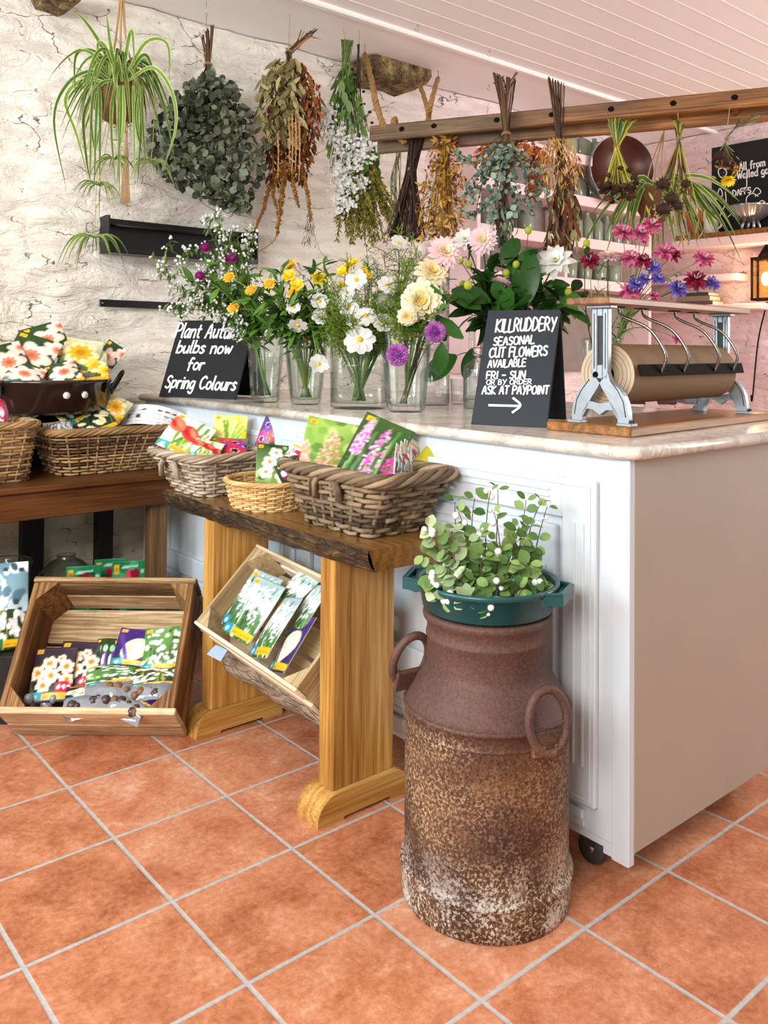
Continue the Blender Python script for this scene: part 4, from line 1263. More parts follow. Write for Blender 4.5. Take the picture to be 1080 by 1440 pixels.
pc(.42, .135, .13, .14, .075, d_snowdrop, 'card over a clear bag of bulbs at the right side of the weathered crate', 22, -6, 5, bag=.055)
pc(.385, .075, .145, .14, .06, d_purple, 'card over a bag of pale bulbs at the front right of weathered crate', 30, -4, -22, bag=.05)
pc(.245, .085, .14, .15, .055, d_daff_white, 'card over a bag of dark bulbs at the front middle of weathered crate', 30, 4, 10, bag=.055)
pc(.475, .20, .09, .06, .13, d_bells, 'edge of a packet of small white flowers against right end of crate', 0, -20, 0)
b = MB()
for i in range(26):
    a, bb = RND.uniform(.03, .49), RND.uniform(.03, .09)
    b.ball(inC(a, bb, RND.uniform(.10, .135)), RND.uniform(.010, .018), RND.choice([M_BULB, M_BULBD, M_POLY]), 8, 6, (1, 1, 1.15))
tag(b.build('loose_bulbs'), 'loose brown and dark bulbs heaped along the low side of the weathered crate', 'bulbs', None, 'stuff')

# pale fruit crate resting on the bench stretcher
pA = V((.785, -.272, .272)); pe = V((0, -.997, -.072)).normalized()
pv = V((.70, 0, .70)); pv = (pv - pe * pv.dot(pe)).normalized(); pn = pe.cross(pv).normalized()
if pn.z < 0: pn = -pn
crate('fruit_crate', 'pale pine fruit crate tipped on its side under the oak bench', pA, pe, pv, pn, .545, .30, .125, M_PALE, M_PALEV, 2, .010, True, .03, 3, 1)
def inP(a, b, c): return pA + pe * a + pv * b + pn * c
def pp(a, b, c, w, h, d, lb, tip=0, yaw=0, roll=0, **kw):
    nn = pn * math.cos(math.radians(tip)) + pv * math.sin(math.radians(tip)); nn = nn * math.cos(math.radians(yaw)) + pe * math.sin(math.radians(yaw))
    return packet(inP(a, b, c), w, h, nn, pv, d, lb, roll=math.radians(roll), group='white flower packets in the fruit crate', **kw)
pp(.17, .125, .105, .15, .19, d_snow, 'frontmost packet of white starry flowers in the pale fruit crate', -4, 0, 3)
pp(.12, .145, .09, .15, .19, d_snow, 'packet of white starry flowers mostly behind the frontmost one', -4, 0, 3)
pp(.235, .235, .075, .10, .15, d_snow, 'packet of white starry flowers leaning highest in the fruit crate', -2, 0, -16)
pp(.295, .115, .10, .13, .19, d_snow, 'packet of white starry flowers leaning beside the oak leg', -4, -18, 8)
pp(.34, .20, .08, .13, .17, d_snow, 'packet of white starry flowers behind the oak leg', -4, -22, 4)
pp(.385, .10, .09, .12, .17, d_purple, 'dark packet with purple flower at the right end of fruit crate', -4, -20, 6)
b = MB(); vs = [(.745, -.235, .30), (.70, -.30, .285), (.72, -.315, .262), (.765, -.25, .275)]
b.prism([(0, 0), (.075, .004), (.07, .04), (.005, .034)], inP(.02, -.045, .03), pe, pv, pn, .0015, M_PALE)
M_TAG = plain('blue_label_paper', '9db4d4', .5)
b = MB(); b.prism([(0, 0), (.075, .006), (.068, .042), (.006, .036)], inP(.055, -.044, .05), pe, pv, pn, .0015, M_TAG)
tag(b.build('paper_label'), 'small pale blue paper label poking out below the fruit crate', 'label')

# ------------------------------------------------------------------ under the dark table
M_TGLASS = thin_glass('clear_glass', (.86, .90, .90))
b = MB(); b.lathe((.42, .66, .186), [(0, .004), (.075, .004), (.078, .0), (.082, .01), (.098, .20), (.104, .21), (.102, .216), (.094, .205), (.079, .016), (0, .012)], M_TGLASS, 40, 10, .02)
tag(b.build('glass_bucket'), 'ribbed clear glass bucket under the dark table', 'glass bucket')
b = MB(); b.lathe((.63, .60, .186), [(.118, 0), (.118, .03), (.114, .10), (.095, .16), (.06, .195), (.04, .205), (.032, .212), (.036, .222), (.03, .224), (.028, .212), (.04, .200), (.058, .190), (.092, .156), (.111, .10), (.115, .03), (.115, 0), (.118, 0)], M_TGLASS, 40)
tag(b.build('glass_cloche'), 'domed clear glass cloche under the dark table', 'cloche')
for (x, y, yy, lb) in ((118, 796, .50, 'low green card with cherries left behind weathered crate'), (157, 786, .56, 'green card with cherries at the back behind weathered crate'), (182, 789, .49, 'green card with cherries rightmost behind weathered crate')):
    tp = ony(x, y, yy); hh = tp.z - .187
    packet(V((tp.x, tp.y, .187 + hh / 2)), .125, hh, facing(x, y, 2, 0), (0, 0, 1), d_green, lb, .004, 'green seed cards', 'seed_card')['category'] = 'seed card'
pk(15, 826, (.345, .30, .40), .11, .16, d_blue, 'pale blue packet at left edge above the snowdrop packet', 20, 10, -3)
_sd = pk(14, 868, (.332, .277, .311), .115, .20, d_snowdrop, 'packet of white snowdrops at the left edge behind the crate', 25, 10, -3)

_q = WORLD[_sd].translation.copy()
b = MB(); _c = _q - ce * .10 + ch * .03; _c.z = (_q.z - .006) / 2
b.box(_c, (ce, ch, V((0, 0, 1))), (.30, .15, _q.z - .008), M_BLACKW, .003)
tag(b.build('display_box'), 'dark box at the left edge carrying the snowdrop packets', 'box')
# ================================================================== hand lettering
G = {
 'A': (.62, [[(0, 0), (.30, 1), (.60, 0)], [(.12, .36), (.5, .36)]]), 'B': (.55, [[(0, 0), (0, 1), (.36, .95), (.42, .75), (.3, .54), (0, .52)], [(.3, .54), (.5, .4), (.46, .1), (.3, 0), (0, 0)]]),
 'C': (.6, [[(.56, .86), (.36, 1), (.1, .84), (0, .5), (.1, .14), (.36, 0), (.58, .14)]]), 'D': (.62, [[(0, 0), (0, 1), (.34, .95), (.58, .64), (.56, .34), (.34, .04), (0, 0)]]),
 'E': (.5, [[(.46, 1), (0, 1), (0, 0), (.48, 0)], [(0, .52), (.4, .52)]]), 'F': (.5, [[(.5, 1), (0, 1), (0, 0)], [(0, .54), (.4, .54)]]),
 'I': (.1, [[(.05, 0), (.05, 1)]]), 'K': (.55, [[(0, 0), (0, 1)], [(.5, 1), (.02, .46), (.54, 0)]]), 'L': (.46, [[(0, 1), (0, 0), (.46, 0)]]),
 'N': (.6, [[(0, 0), (.02, 1), (.55, 0), (.58, 1)]]), 'O': (.66, [[(.33, 1), (.08, .84), (0, .5), (.1, .12), (.35, 0), (.58, .16), (.66, .5), (.56, .86), (.33, 1)]]),
 'P': (.52, [[(0, 0), (0, 1), (.36, .97), (.5, .76), (.38, .52), (0, .46)]]), 'R': (.56, [[(0, 0), (0, 1), (.36, .97), (.48, .76), (.36, .54), (.02, .48)], [(.2, .48), (.56, 0)]]),
 'S': (.52, [[(.5, .88), (.28, 1), (.06, .86), (.1, .62), (.42, .42), (.5, .2), (.3, 0), (.02, .1)]]), 'T': (.58, [[(0, 1), (.58, 1)], [(.29, 1), (.29, 0)]]),
 'U': (.58, [[(0, 1), (.02, .3), (.14, .03), (.38, .03), (.54, .3), (.56, 1)], [(.56, .4), (.58, 0)]]), 'V': (.6, [[(0, 1), (.28, 0), (.6, 1)]]), 'W': (.85, [[(0, 1), (.2, 0), (.42, .8), (.62, 0), (.85, 1)]]),
 'Y': (.58, [[(0, 1), (.28, .5)], [(.58, 1), (.2, -.1)]]), '-': (.4, [[(0, .46), (.4, .46)]]), ' ': (.3, []),
 'a': (.5, [[(.44, .58), (.2, .62), (0, .36), (.08, .05), (.28, .04), (.44, .4)], [(.46, .6), (.44, .14), (.52, 0)]]), 'b': (.48, [[(0, 1.05), (0, 0)], [(0, .4), (.2, .6), (.44, .5), (.46, .18), (.25, 0), (0, .08)]]),
 'd': (.5, [[(.44, .5), (.2, .6), (0, .36), (.08, .05), (.28, .04), (.44, .3)], [(.48, 1.05), (.48, 0)]]), 'e': (.46, [[(.02, .32), (.42, .36), (.34, .6), (.1, .56), (0, .28), (.14, .02), (.44, .1)]]),
 'f': (.42, [[(.44, .96), (.24, 1.04), (.14, .8), (.12, -.05)], [(0, .58), (.38, .58)]]), 'g': (.48, [[(.44, .56), (.18, .62), (0, .36), (.1, .06), (.3, .1), (.44, .4)], [(.46, .6), (.44, -.2), (.24, -.36), (.02, -.24)]]),
 'i': (.1, [[(.05, .6), (.05, 0)], [(.05, .82), (.06, .88)]]), 'l': (.16, [[(.04, 1.05), (.04, .1), (.14, 0)]]), 'm': (.8, [[(0, .6), (.02, 0)], [(.02, .4), (.2, .6), (.36, .5), (.38, 0)], [(.38, .4), (.56, .6), (.74, .5), (.76, 0)]]),
 'n': (.48, [[(0, .6), (.02, 0)], [(.02, .4), (.22, .6), (.42, .5), (.46, 0)]]), 'o': (.48, [[(.24, .6), (.04, .48), (.02, .14), (.22, 0), (.44, .14), (.46, .44), (.24, .6)]]), 'p': (.48, [[(0, .6), (0, -.36)], [(0, .4), (.2, .6), (.44, .5), (.44, .16), (.22, .02), (0, .12)]]),
 'r': (.36, [[(0, .6), (.02, 0)], [(.02, .36), (.16, .58), (.36, .56)]]), 's': (.40, [[(.38, .54), (.18, .62), (.04, .48), (.2, .32), (.38, .18), (.22, 0), (0, .06)]]), 't': (.40, [[(.16, .9), (.16, .12), (.36, .02)], [(0, .6), (.36, .62)]]),
 'u': (.48, [[(0, .6), (.02, .14), (.18, 0), (.40, .2)], [(.44, .6), (.46, 0)]]), 'w': (.62, [[(0, .6), (.16, 0), (.3, .48), (.46, 0), (.62, .6)]]),
}
def text_width(s, sp): return sum(G[c][0] + sp for c in s) - sp
def stroke_ribbon(mb, pts2, w, o, ex, ey, n, mat, t=.0008):
    P = spline([V((a, b, 0)) for a, b in pts2], 4) if len(pts2) > 2 else [V((a, b, 0)) for a, b in pts2]
    if len(P) > 1:
        P[0] = P[0] + (P[0] - P[1]).normalized() * (w * .35); P[-1] = P[-1] + (P[-1] - P[-2]).normalized() * (w * .35)
    L = []; R = []
    for i, p in enumerate(P):
        d = P[min(i + 1, len(P) - 1)] - P[max(0, i - 1)]
        d = d.normalized() if d.length > 1e-9 else V((1, 0, 0)); nn = V((-d.y, d.x, 0))
        a, b = p + nn * (w / 2), p - nn * (w / 2)
        L.append(o + ex * a.x + ey * a.y); R.append(o + ex * b.x + ey * b.y)
    mb.strip_solid(L, R, n, t, mat)
def letter(mb, s, o, ex, ey, n, width, hgt, w, mat, slant=0.0, sp=.18, jit=.02, rs=RND):
    """writes s from o along ex to the given width and capital height"""
    k = width / text_width(s, sp); x = 0
    for c in s:
        wd, strokes = G[c]
        dy = rs.uniform(-jit, jit) * hgt
        for st in strokes:
            stroke_ribbon(mb, [((x + a) * k + b * hgt * slant, b * hgt + dy) for a, b in st], w, o, ex, ey, n, mat)
        x += wd + sp
def on_plane(px_, py_, o, n):
    d = ray(px_, py_); return CAM + d * ((V(o) - CAM).dot(n) / d.dot(n))
def write_at(mb, s, x0, y0, x1, y1, cap, o, n, w, mat, **kw):
    """text whose baseline runs on the board from (x0, y0) to (x1, y1); cap = letter height in picture pixels"""
    a = on_plane(x0, y0, o, n); b = on_plane(x1, y1, o, n); ex = (b - a).normalized(); ey = V(n).cross(ex).normalized()
    top = on_plane(x0, y0 - cap, o, n); h = (top - a).dot(ey)
    letter(mb, s, a + V(n) * .0003, ex, ey, V(n), (b - a).length, h, w, mat, **kw)
M_SLATE = plain('chalkboard_black', '15181b', .55, var=.25, vs=9, bump=.08, bs=60, spec=.3)
M_SLATEL = plain('chalkboard_slate_blue', '222a31', .5, var=.2, vs=9, bump=.08, bs=60, spec=.35)
M_CHALK = plain('white_chalk_pen', 'f2f2ee', .7, var=.03, bump=0)
M_NOTE = plain('brown_paper_note', '9a8874', .7)
def a_board(name, label, bl, br, H, lean, mat, thick=.008, spread=.55):
    bl = V(bl); br = V(br); r = (br - bl); W = r.length; r.normalize(); away = V((-r.y, r.x, 0))
    if away.dot(V((CAM.x, CAM.y, 0)) - V((bl.x, bl.y, 0))) > 0: away = -away
    up = V((0, 0, math.cos(lean))) + away * math.sin(lean); n = r.cross(up).normalized()
    if n.dot(CAM - bl) < 0: n = -n
    c = (bl + br) / 2
    root = thing(name, c, label, 'chalkboard sign')
    b = MB(); b.box(c + up * (H / 2) - n * thick / 2, (r, up, n), (W, H, thick), mat, .0015); b.build('front_board', root)
    up2 = V((0, 0, math.cos(lean * spread))) - away * math.sin(lean * spread); n2 = r.cross(up2).normalized()
    top = c + up * H; foot = top - up2 * (H * math.cos(lean) / math.cos(lean * spread)) + away * .010
    b = MB(); b.box((top + away * .006 + foot) / 2, (r, up2, n2), (W, (top - foot).length - .012, thick), mat, .0015); b.build('back_board', root)
    return root, c, r, up, n, away
o1a, o1b = onz(223, 557.5, MT), onz(331, 562, MT)
s1, c1, r1, u1, n1, aw1 = a_board('chalkboard_sign', 'black folding chalkboard about autumn bulbs at the wall end of counter', o1a, o1b, .345, math.radians(22), M_SLATE)
b = MB()
for (s, x0, y0, x1, y1, cap) in (('Plant Autumn', 246, 474, 342, 476, 19), ('bulbs now', 248, 496, 324, 497, 16), ('for', 263, 520, 285, 520, 16), ('Spring Colours', 232, 545, 330, 549, 17)):
    write_at(b, s, x0, y0, x1, y1, cap, c1, n1, .0082, M_CHALK, slant=.08)
b.build('lettering', s1)
o2a, o2b = onz(662, 597, MT), onz(769, 602, MT)
s2, c2, r2, u2, n2, aw2 = a_board('chalkboard_sign', 'dark blue-black folding chalkboard about seasonal cut flowers beside the paper dispenser', o2a, o2b, .362, math.radians(26), M_SLATEL)
b = MB()
for (s, x0, y0, x1, y1, cap, w) in (('KILLRUDDERY', 697, 467, 781, 464, 17, .0048), ('SEASONAL', 694, 486, 751, 483, 11, .0042), ('CUT FLOWERS', 688, 503, 769, 500, 13, .0046), ('AVAILABLE', 686, 517, 739, 515, 10, .0038),
                                (('FRI - SUN'), 684, 533, 738, 532, 10, .0040), ('OR BY ORDER', 684, 541, 747, 540, 6.5, .0026), ('ASK AT PAYPOINT', 678, 554, 771, 554, 11, .0042)):
    write_at(b, s, x0, y0, x1, y1, cap, c2, n2, w, M_CHALK, slant=.05)
def plane2(px_, py_):
    p = on_plane(px_, py_, c2, n2) - c2; return (p.dot(r2), p.dot(u2))
oo = c2 + n2 * .0003
stroke_ribbon(b, [plane2(688, 570), plane2(730, 571)], .0062, oo, r2, u2, n2, M_CHALK)
stroke_ribbon(b, [plane2(722, 560), plane2(732, 570), plane2(721, 580)], .0062, oo, r2, u2, n2, M_CHALK)
b.build('lettering', s2)
b = MB(); b.box(c2 + aw2 * .055 + V((0, 0, .075)) + r2 * .03, (r2, (u2 * 1).normalized(), n2), (.10, .11, .001), M_NOTE); b.build('paper_note', s2)

# ================================================================== glass on the counter
M_GLASSV = glass('ribbed_vase_glass', (.94, .98, .96))
M_THIN = thin_glass('clear_bottle_glass', (.96, .98, .98))
M_VASE = thin_glass('vase_glass', (.965, .985, .975), 1.5)
def mat_water():
    t = NT('vase_water'); tr = t.n('ShaderNodeBsdfTransparent'); tr.inputs[0].default_value = (.95, .975, .965, 1)
    gl = t.n('ShaderNodeBsdfGlossy'); gl.inputs['Roughness'].default_value = .01
    lw = t.n('ShaderNodeLayerWeight'); fr = t.math('ADD', t.math('MULTIPLY', t.math('POWER', lw.outputs['Facing'], 4.0), .35), .03, True)
    mx = t.n('ShaderNodeMixShader'); t.l(fr, mx.inputs[0]); t.l(tr.outputs[0], mx.inputs[1]); t.l(gl.outputs[0], mx.inputs[2]); t.l(mx.outputs[0], t.out.inputs[0]); return t.mat
M_WATER = mat_water()
def base_at(px_, py_, rb):
    """centre of a round base whose nearest edge is seen at (px_, py_) on the marble"""
    p = onz(px_, py_, MT); d = V((p.x - CAM.x, p.y - CAM.y, 0)).normalized(); return p + d * rb
def vase(name, label, px_, py_, rb, rt, h, water, ribs=0, lip=.003, wall=.005, cat='vase'):
    c = base_at(px_, py_, rb)
    root = thing(name, c, label, cat)
    def rad(t): return rb + (rt - rb) * (t ** .85)
    prof = [(0, 0), (rb * .86, 0), (rb, .006)] + [(rad(t), h * t) for t in (.1, .25, .4, .55, .7, .85, .97)] + [(rt + lip, h), (rt + lip * .4, h + .003), (rt - wall * .8, h - .002)]
    prof += [(rad(t) - wall, h * t) for t in (.95, .8, .65, .5, .35, .2, .1)] + [(rb - wall * 1.8, .020), (0, .017)]
    b = MB(); b.lathe(c, prof, M_VASE, 60, ribs, .018 if ribs else 0); gl_ = b.build('glass', root)
    if ribs:
        b = MB()
        for k in range(ribs):
            a = 2 * PI * k / ribs; pts = []
            for t in (.05, .2, .4, .6, .75):
                r = rad(t) + .0005; pts.append(c + V((r * math.cos(a), r * math.sin(a), h * t)))
            b.tube(pts, .0022, M_VASE, 5)
        b.build('ribs', gl_)
    b = MB(); w = [(0, .021)] + [(rad(t) - wall - .001, max(.021, h * t)) for t in (.09, .2, .35, .5, .65, .8) if t < water] + [(rad(water) - wall - .001, h * water), (0, h * water)]
    b.lathe(c, w, M_WATER, 40); b.build('water', root)
    return root, c, rt, h
va1 = vase('glass_vase', 'ribbed clear vase of mixed flowers right beside the autumn bulbs board', 373, 567, .050, .068, .248, .70, 12)
va2 = vase('glass_vase', 'ribbed clear vase of yellow daisies, second from the wall end', 430, 570, .052, .080, .252, .68, 12)
va3 = vase('glass_vase', 'wide low straight clear vase of white cosmos', 505, 577, .100, .103, .225, .74, 0)
va4 = vase('glass_vase', 'tall ribbed clear vase with a purple pompon hanging over its side', 571, 581, .060, .082, .262, .80, 14)
va5 = vase('glass_vase', 'tall clear vase of pink scabious behind the paper dispenser', 846, 572, .055, .075, .25, .7, 0)
va6 = vase('glass_vase', 'slim clear vase of dahlias mostly hidden by the cut flowers board', 722, 570, .05, .065, .24, .7, 0)
def bottle(label, px_, py_, r, h, neck, nr, water):
    c = base_at(px_, py_, r)
    root = thing('glass_bottle', c, label, 'bottle')
    o = [(0, 0), (r * .9, 0), (r, .008), (r, neck * .90), (r * .93, neck * .97), (nr * 1.5, neck * 1.07), (nr * 1.05, neck * 1.14), (nr, neck * 1.2), (nr, h - .022), (nr * 1.22, h - .02), (nr * 1.25, h - .004), (nr * 1.1, h)]
    i = [(max(.0, a - .003), max(.008, q - .0005)) for a, q in reversed(o[2:])] + [(0, .008)]
    b = MB(); b.lathe(c, o + i, M_THIN, 40); b.build('glass', root)
    if water:
        b = MB(); b.lathe(c, [(0, .009), (r - .0045, .009), (r - .0045, water), (0, water)], M_WATER, 32); b.build('water', root)
    return root
bottle('clear wide-necked bottle of water right of the tall ribbed vase', 611, 571, .056, .225, .125, .030, .13)
bottle('clear shouldered bottle partly behind the left edge of cut flowers board', 672, 576, .052, .20, .155, .016, .14)
bottle('tall slender clear bottle with long neck behind the cut flowers board', 663, 562, .035, .36, .16, .013, 0)
c = base_at(646, 569, .03); b = MB()
b.lathe(c, [(0, 0), (.028, 0), (.032, .004), (.036, .095), (.0345, .095), (.030, .012), (0, .010)], M_THIN, 32)
tag(b.build('glass_tumbler', loc=c), 'small clear tumbler between the two bottles', 'tumbler')

# ================================================================== cut flowers
M_STEM = foliage('green_stem', '3d5a20', '86a04a', .5, trans=.1)
M_STEMD = foliage('dark_stem', '3a2a1c', '5a5a2c', .5, trans=0)
M_LEAF = foliage('mid_green_leaf', '24421a', '6f9a3c', .45)
M_LEAFD = foliage('deep_green_leaf', '15300f', '3f7a2c', .35)
M_LEAFP = foliage('grey_green_leaf', '4a6440', '9db07a', .55)
M_FEATH = foliage('feathery_leaf', '3f5f16', '97ad3e', .5)
M_WHITE_P = foliage('white_petal', 'e4e4dc', 'ffffff', .5, trans=.35)
M_CREAM_P = foliage('cream_petal', 'f9f3e2', 'f0da94', .5, trans=.35)
M_PINK_P = foliage('pink_white_petal', 'f6d4e4', 'f8f0c8', .5, trans=.35)
M_YEL_P = foliage('yellow_petal', 'f0c414', 'fdec48', .45, trans=.3)
M_ORC = plain('orange_centre', 'd98a14', .7, var=.25, vs=200, bump=.5, bs=300)
M_YEC = plain('yellow_centre', 'e8b81c', .7, var=.25, vs=200, bump=.5, bs=300)
M_PUR_P = foliage('magenta_petal', '6a0f58', 'a81c86', .5, trans=.2)
M_LIL_P = foliage('lilac_petal', '86309a', 'e89ce0', .45, trans=.3)
M_VIO_P = foliage('violet_petal', '4a3aa0', '8a78d0', .5, trans=.25)
M_ROS_P = foliage('rose_petal', 'a81c58', 'f090b8', .5, trans=.3)
M_RED_P = foliage('wine_petal', '5c0c24', 'b0284c', .5, trans=.25)
M_BUD = foliage('green_bud', '7a9a20', 'cfd04a', .5)
def frame_of(n):
    n = V(n).normalized(); a = V((0, 0, 1)) if abs(n.z) < .9 else V((1, 0, 0))
    x = (a - n * a.dot(n)).normalized(); return x, n.cross(x), n
def ring_petals(mb, c, n, R, k, W, mat, cup, shape='petal', curl=.3, off=0.0, tint=None, r0=.12, rs=RND, seg=4, jit=.08):
    x, y, z = frame_of(n)
    for i in range(k):
        a = 2 * PI * (i + off) / k + rs.uniform(-jit, jit)
        d = x * math.cos(a) + y * math.sin(a)
        cc = cup + rs.uniform(-jit, jit)
        dd = d * math.cos(cc) + z * math.sin(cc); nn = z * math.cos(cc) - d * math.sin(cc)
        mb.leaf(V(c) + d * (R * r0), dd, nn, R * (1 - r0) * rs.uniform(.92, 1.06), W * R, mat, curl, .18, seg, shape, (tint if tint is not None else rs.random()) , 0)
def bl_cosmos(mb, c, n, R, rs):
    ring_petals(mb, c, n, R, 8, .72, M_WHITE_P, rs.uniform(-.05, .35), 'petal', .25, rs.random(), rs=rs)
    x, y, z = frame_of(n); mb.lathe(V(c), [(R * .2, -.003), (R * .21, R * .06), (R * .13, R * .15), (0, R * .17)], M_YEC, 10, axis=n)
def bl_everlast(mb, c, n, R, rs):
    for q, (cup, k, s) in enumerate(((.0, 16, 1.0), (.35, 14, .9), (.75, 12, .72))): ring_petals(mb, c, n, R * s, k, .26, M_YEL_P, cup, 'pointed', -.2, q * .5, rs=rs, r0=.3, seg=3)
    mb.lathe(V(c), [(R * .58, 0), (R * .55, R * .22), (R * .3, R * .30), (0, R * .31)], M_ORC, 14, axis=n)
def bl_butter(mb, c, n, R, rs):
    ring_petals(mb, c, n, R, 6, .62, M_YEL_P, .5, 'petal', .2, rs.random(), rs=rs); ring_petals(mb, c, n, R * .7, 5, .55, M_YEL_P, .9, 'petal', .1, .5, rs=rs)
def bl_globe(mb, c, n, R, rs, mat=None):
    mat = mat or M_PUR_P
    mb.ball(c, R * .8, mat, 8, 6, tint=.2)
    for i in range(60):
        z = 1 - 2 * (i + .5) / 60; r = math.sqrt(1 - z * z); a = i * 2.39996
        d = V((r * math.cos(a), r * math.sin(a), z)); mb.leaf(V(c) + d * (R * .6), d, d.orthogonal(), R * .45, R * .30, mat, .2, .3, 2, 'pointed', rs.random())
def bl_pompon(mb, c, n, R, rs):
    x, y, z = frame_of(n); mb.ball(c, R * .72, M_LIL_P, 10, 8, tint=.0)
    for i in range(150):
        t = 1 - 1.85 * (i + .5) / 150; r = math.sqrt(max(0, 1 - t * t)); a = i * 2.39996
        d = (x * math.cos(a) + y * math.sin(a)) * r + z * t
        mb.leaf(V(c) + d * (R * .62), d, z if abs(t) < .9 else x, R * .42, R * .26, M_LIL_P, -.5, .6, 2, 'round', .25 + .6 * rs.random())
def bl_dahlia(mb, c, n, R, rs, mat=None, rings=((.02, 14, 1.0), (.25, 14, .92), (.5, 12, .78), (.8, 10, .60), (1.1, 8, .42), (1.35, 6, .25)), shape='pointed', W=.34):
    mat = mat or M_PINK_P
    for q, (cup, k, s) in enumerate(rings):
        ring_petals(mb, V(c) + V(n) * (R * .03 * q), n, R * s, k, W / max(.5, s), mat, cup, shape, .25, q * .5, tint=min(1, max(0, q / (len(rings) - 1) * .9 + rs.uniform(-.05, .1))), rs=rs)
    mb.ball(V(c) + V(n) * (R * .12), R * .14, M_YEC if mat is not M_WHITE_P else M_BUD, 8, 6)
def bl_cream(mb, c, n, R, rs): bl_dahlia(mb, c, n, R, rs, M_CREAM_P, ((-.1, 12, 1.0), (.15, 12, .92), (.45, 10, .75), (.8, 8, .55), (1.1, 6, .35)), 'petal', .42)
def bl_star(mb, c, n, R, rs): bl_dahlia(mb, c, n, R, rs, M_WHITE_P, ((.05, 8, 1.0), (.40, 8, .9), (.8, 7, .66), (1.15, 5, .42)), 'pointed', .44)
def bl_scab(mb, c, n, R, rs, mat=None):
    mat = mat or M_ROS_P
    ring_petals(mb, c, n, R * .86, 18, .36, mat, -.1, 'round', .5, 0, rs=rs, jit=.3, seg=3); ring_petals(mb, c, n, R * .78, 18, .34, mat, .35, 'round', .3, .5, rs=rs, jit=.3, seg=3)
    ring_petals(mb, c, n, R * .66, 16, .34, mat, .75, 'round', .2, .2, rs=rs, jit=.35, seg=3); ring_petals(mb, c, n, R * .55, 12, .34, mat, 1.15, 'round', .1, .2, rs=rs, jit=.3, seg=2)
    x, y, z = frame_of(n)
    for i in range(10):
        a = rs.uniform(0, 6.3); d = x * math.cos(a) * .4 + y * math.sin(a) * .4 + z
        mb.tube([V(c), V(c) + d * R * .55], R * .012, M_WHITE_P, 4)
def bl_wine(mb, c, n, R, rs): bl_scab(mb, c, n, R, rs, M_RED_P)
def bl_violet(mb, c, n, R, rs): bl_scab(mb, c, n, R, rs, M_VIO_P)
def bl_bud(mb, c, n, R, rs):
    mb.ball(c, R, M_BUD, 10, 8, (1, 1, 1.1), .6); ring_petals(mb, V(c) - V(n) * R * .4, n, R * 1.3, 6, .4, M_LEAF, .7, 'pointed', -.4, rs=rs)
def stem_path(vz, head, rs, sag=0.0):
    root, c, rt, h = vz
    d = V((head.x - c.x, head.y - c.y, 0)); L = max(.001, d.length); d /= L
    side = V((-d.y, d.x, 0)) * rs.uniform(-.45, .45)
    lim = min(rt * .80, L * .7)
    rim = c + (d + side).normalized() * lim + V((0, 0, h - .004))
    bot = c - (d + side).normalized() * rs.uniform(.1, .55) * (rt * .55) + V((0, 0, .026))
    up = rim + (rim - bot).normalized() * max(.03, (head - rim).length * .45)
    return curve(bot, bot.lerp(rim, .55), rim, 4)[:-1] + curve(rim, up + V((0, 0, sag)), head, 9)
FL = {}
def flower(vz, px_, py_, kind, R, what, dz=0.0, face=(.55, .45, .35), mat=None, leaves=0, r=.0017, leafmat=None, leafL=.05, name=None, cat='flower', sag=0.0, droop=False):
    """one cut stem standing in a vase, its head seen at (px_, py_), dz nearer (+) or deeper (-)"""
    root_v, c, rt, h = vz
    rs = random.Random(int(px_ * 7 + py_ * 13))
    head = ondep(px_, py_, depth_of(c) - dz)
    out = V((head.x - c.x, head.y - c.y, 0)); out = out.normalized() if out.length > .01 else V((0, -1, 0))
    tocam = (CAM - head).normalized()
    n = (tocam * face[0] + V((0, 0, 1)) * face[1] + out * face[2]).normalized()
    if droop: n = (tocam * .55 - V((0, 0, .8)) + out * .2).normalized()
    path = stem_path(vz, head - n * (R * .08), rs, sag)
    o = thing(name or (kind.__name__[3:] + '_flower'), path[0], None, cat, what)
    b = MB(); b.tube(path, [r * (1.6 - .7 * i / len(path)) for i in range(len(path))], mat or M_STEM, 6, tint=rs.random()); b.build('stem', o)
    b = MB(); kind(b, head, n, R, rs); b.build('bloom', o)
    if leaves:
        b = MB()
        for i in range(leaves):
            k = rs.randint(5, len(path) - 2); p = path[k]; a = rs.uniform(0, 6.3); dr = (V((math.cos(a), math.sin(a), rs.uniform(.1, .8)))).normalized()
            b.leaf(p, dr, V((0, 0, 1)), leafL * rs.uniform(.7, 1.2), leafL * .38, leafmat or M_LEAF, .5, .2, 4, 'leaf', rs.random())
        b.build('leaves', o)
    FL.setdefault(what, []).append((o, px_))
    return o
bl_cosmos.__name__ = 'bl_cosmos'; bl_everlast.__name__ = 'bl_everlasting_daisy'; bl_butter.__name__ = 'bl_yellow_cup'; bl_globe.__name__ = 'bl_globe_amaranth'
bl_pompon.__name__ = 'bl_pompon_dahlia'; bl_dahlia.__name__ = 'bl_dahlia'; bl_cream.__name__ = 'bl_cream_dahlia'; bl_star.__name__ = 'bl_star_dahlia'
bl_scab.__name__ = 'bl_scabious'; bl_wine.__name__ = 'bl_scabious'; bl_violet.__name__ = 'bl_scabious'; bl_bud.__name__ = 'bl_dahlia_bud'
for (x, y, d) in ((288, 348, .03), (327, 363, .04), (317, 366, .0), (281, 388, .08)): flower(va1, x, y, bl_globe, .020, 'magenta globe flower', d)
for (x, y, d) in ((322, 390, .05), (328, 433, .09), (353, 408, .08), (379, 399, .09), (409, 373, .02), (413, 413, .08)): flower(va2, x, y, bl_everlast, .026, 'yellow everlasting daisy with orange centre', d, leaves=7, leafL=.05)
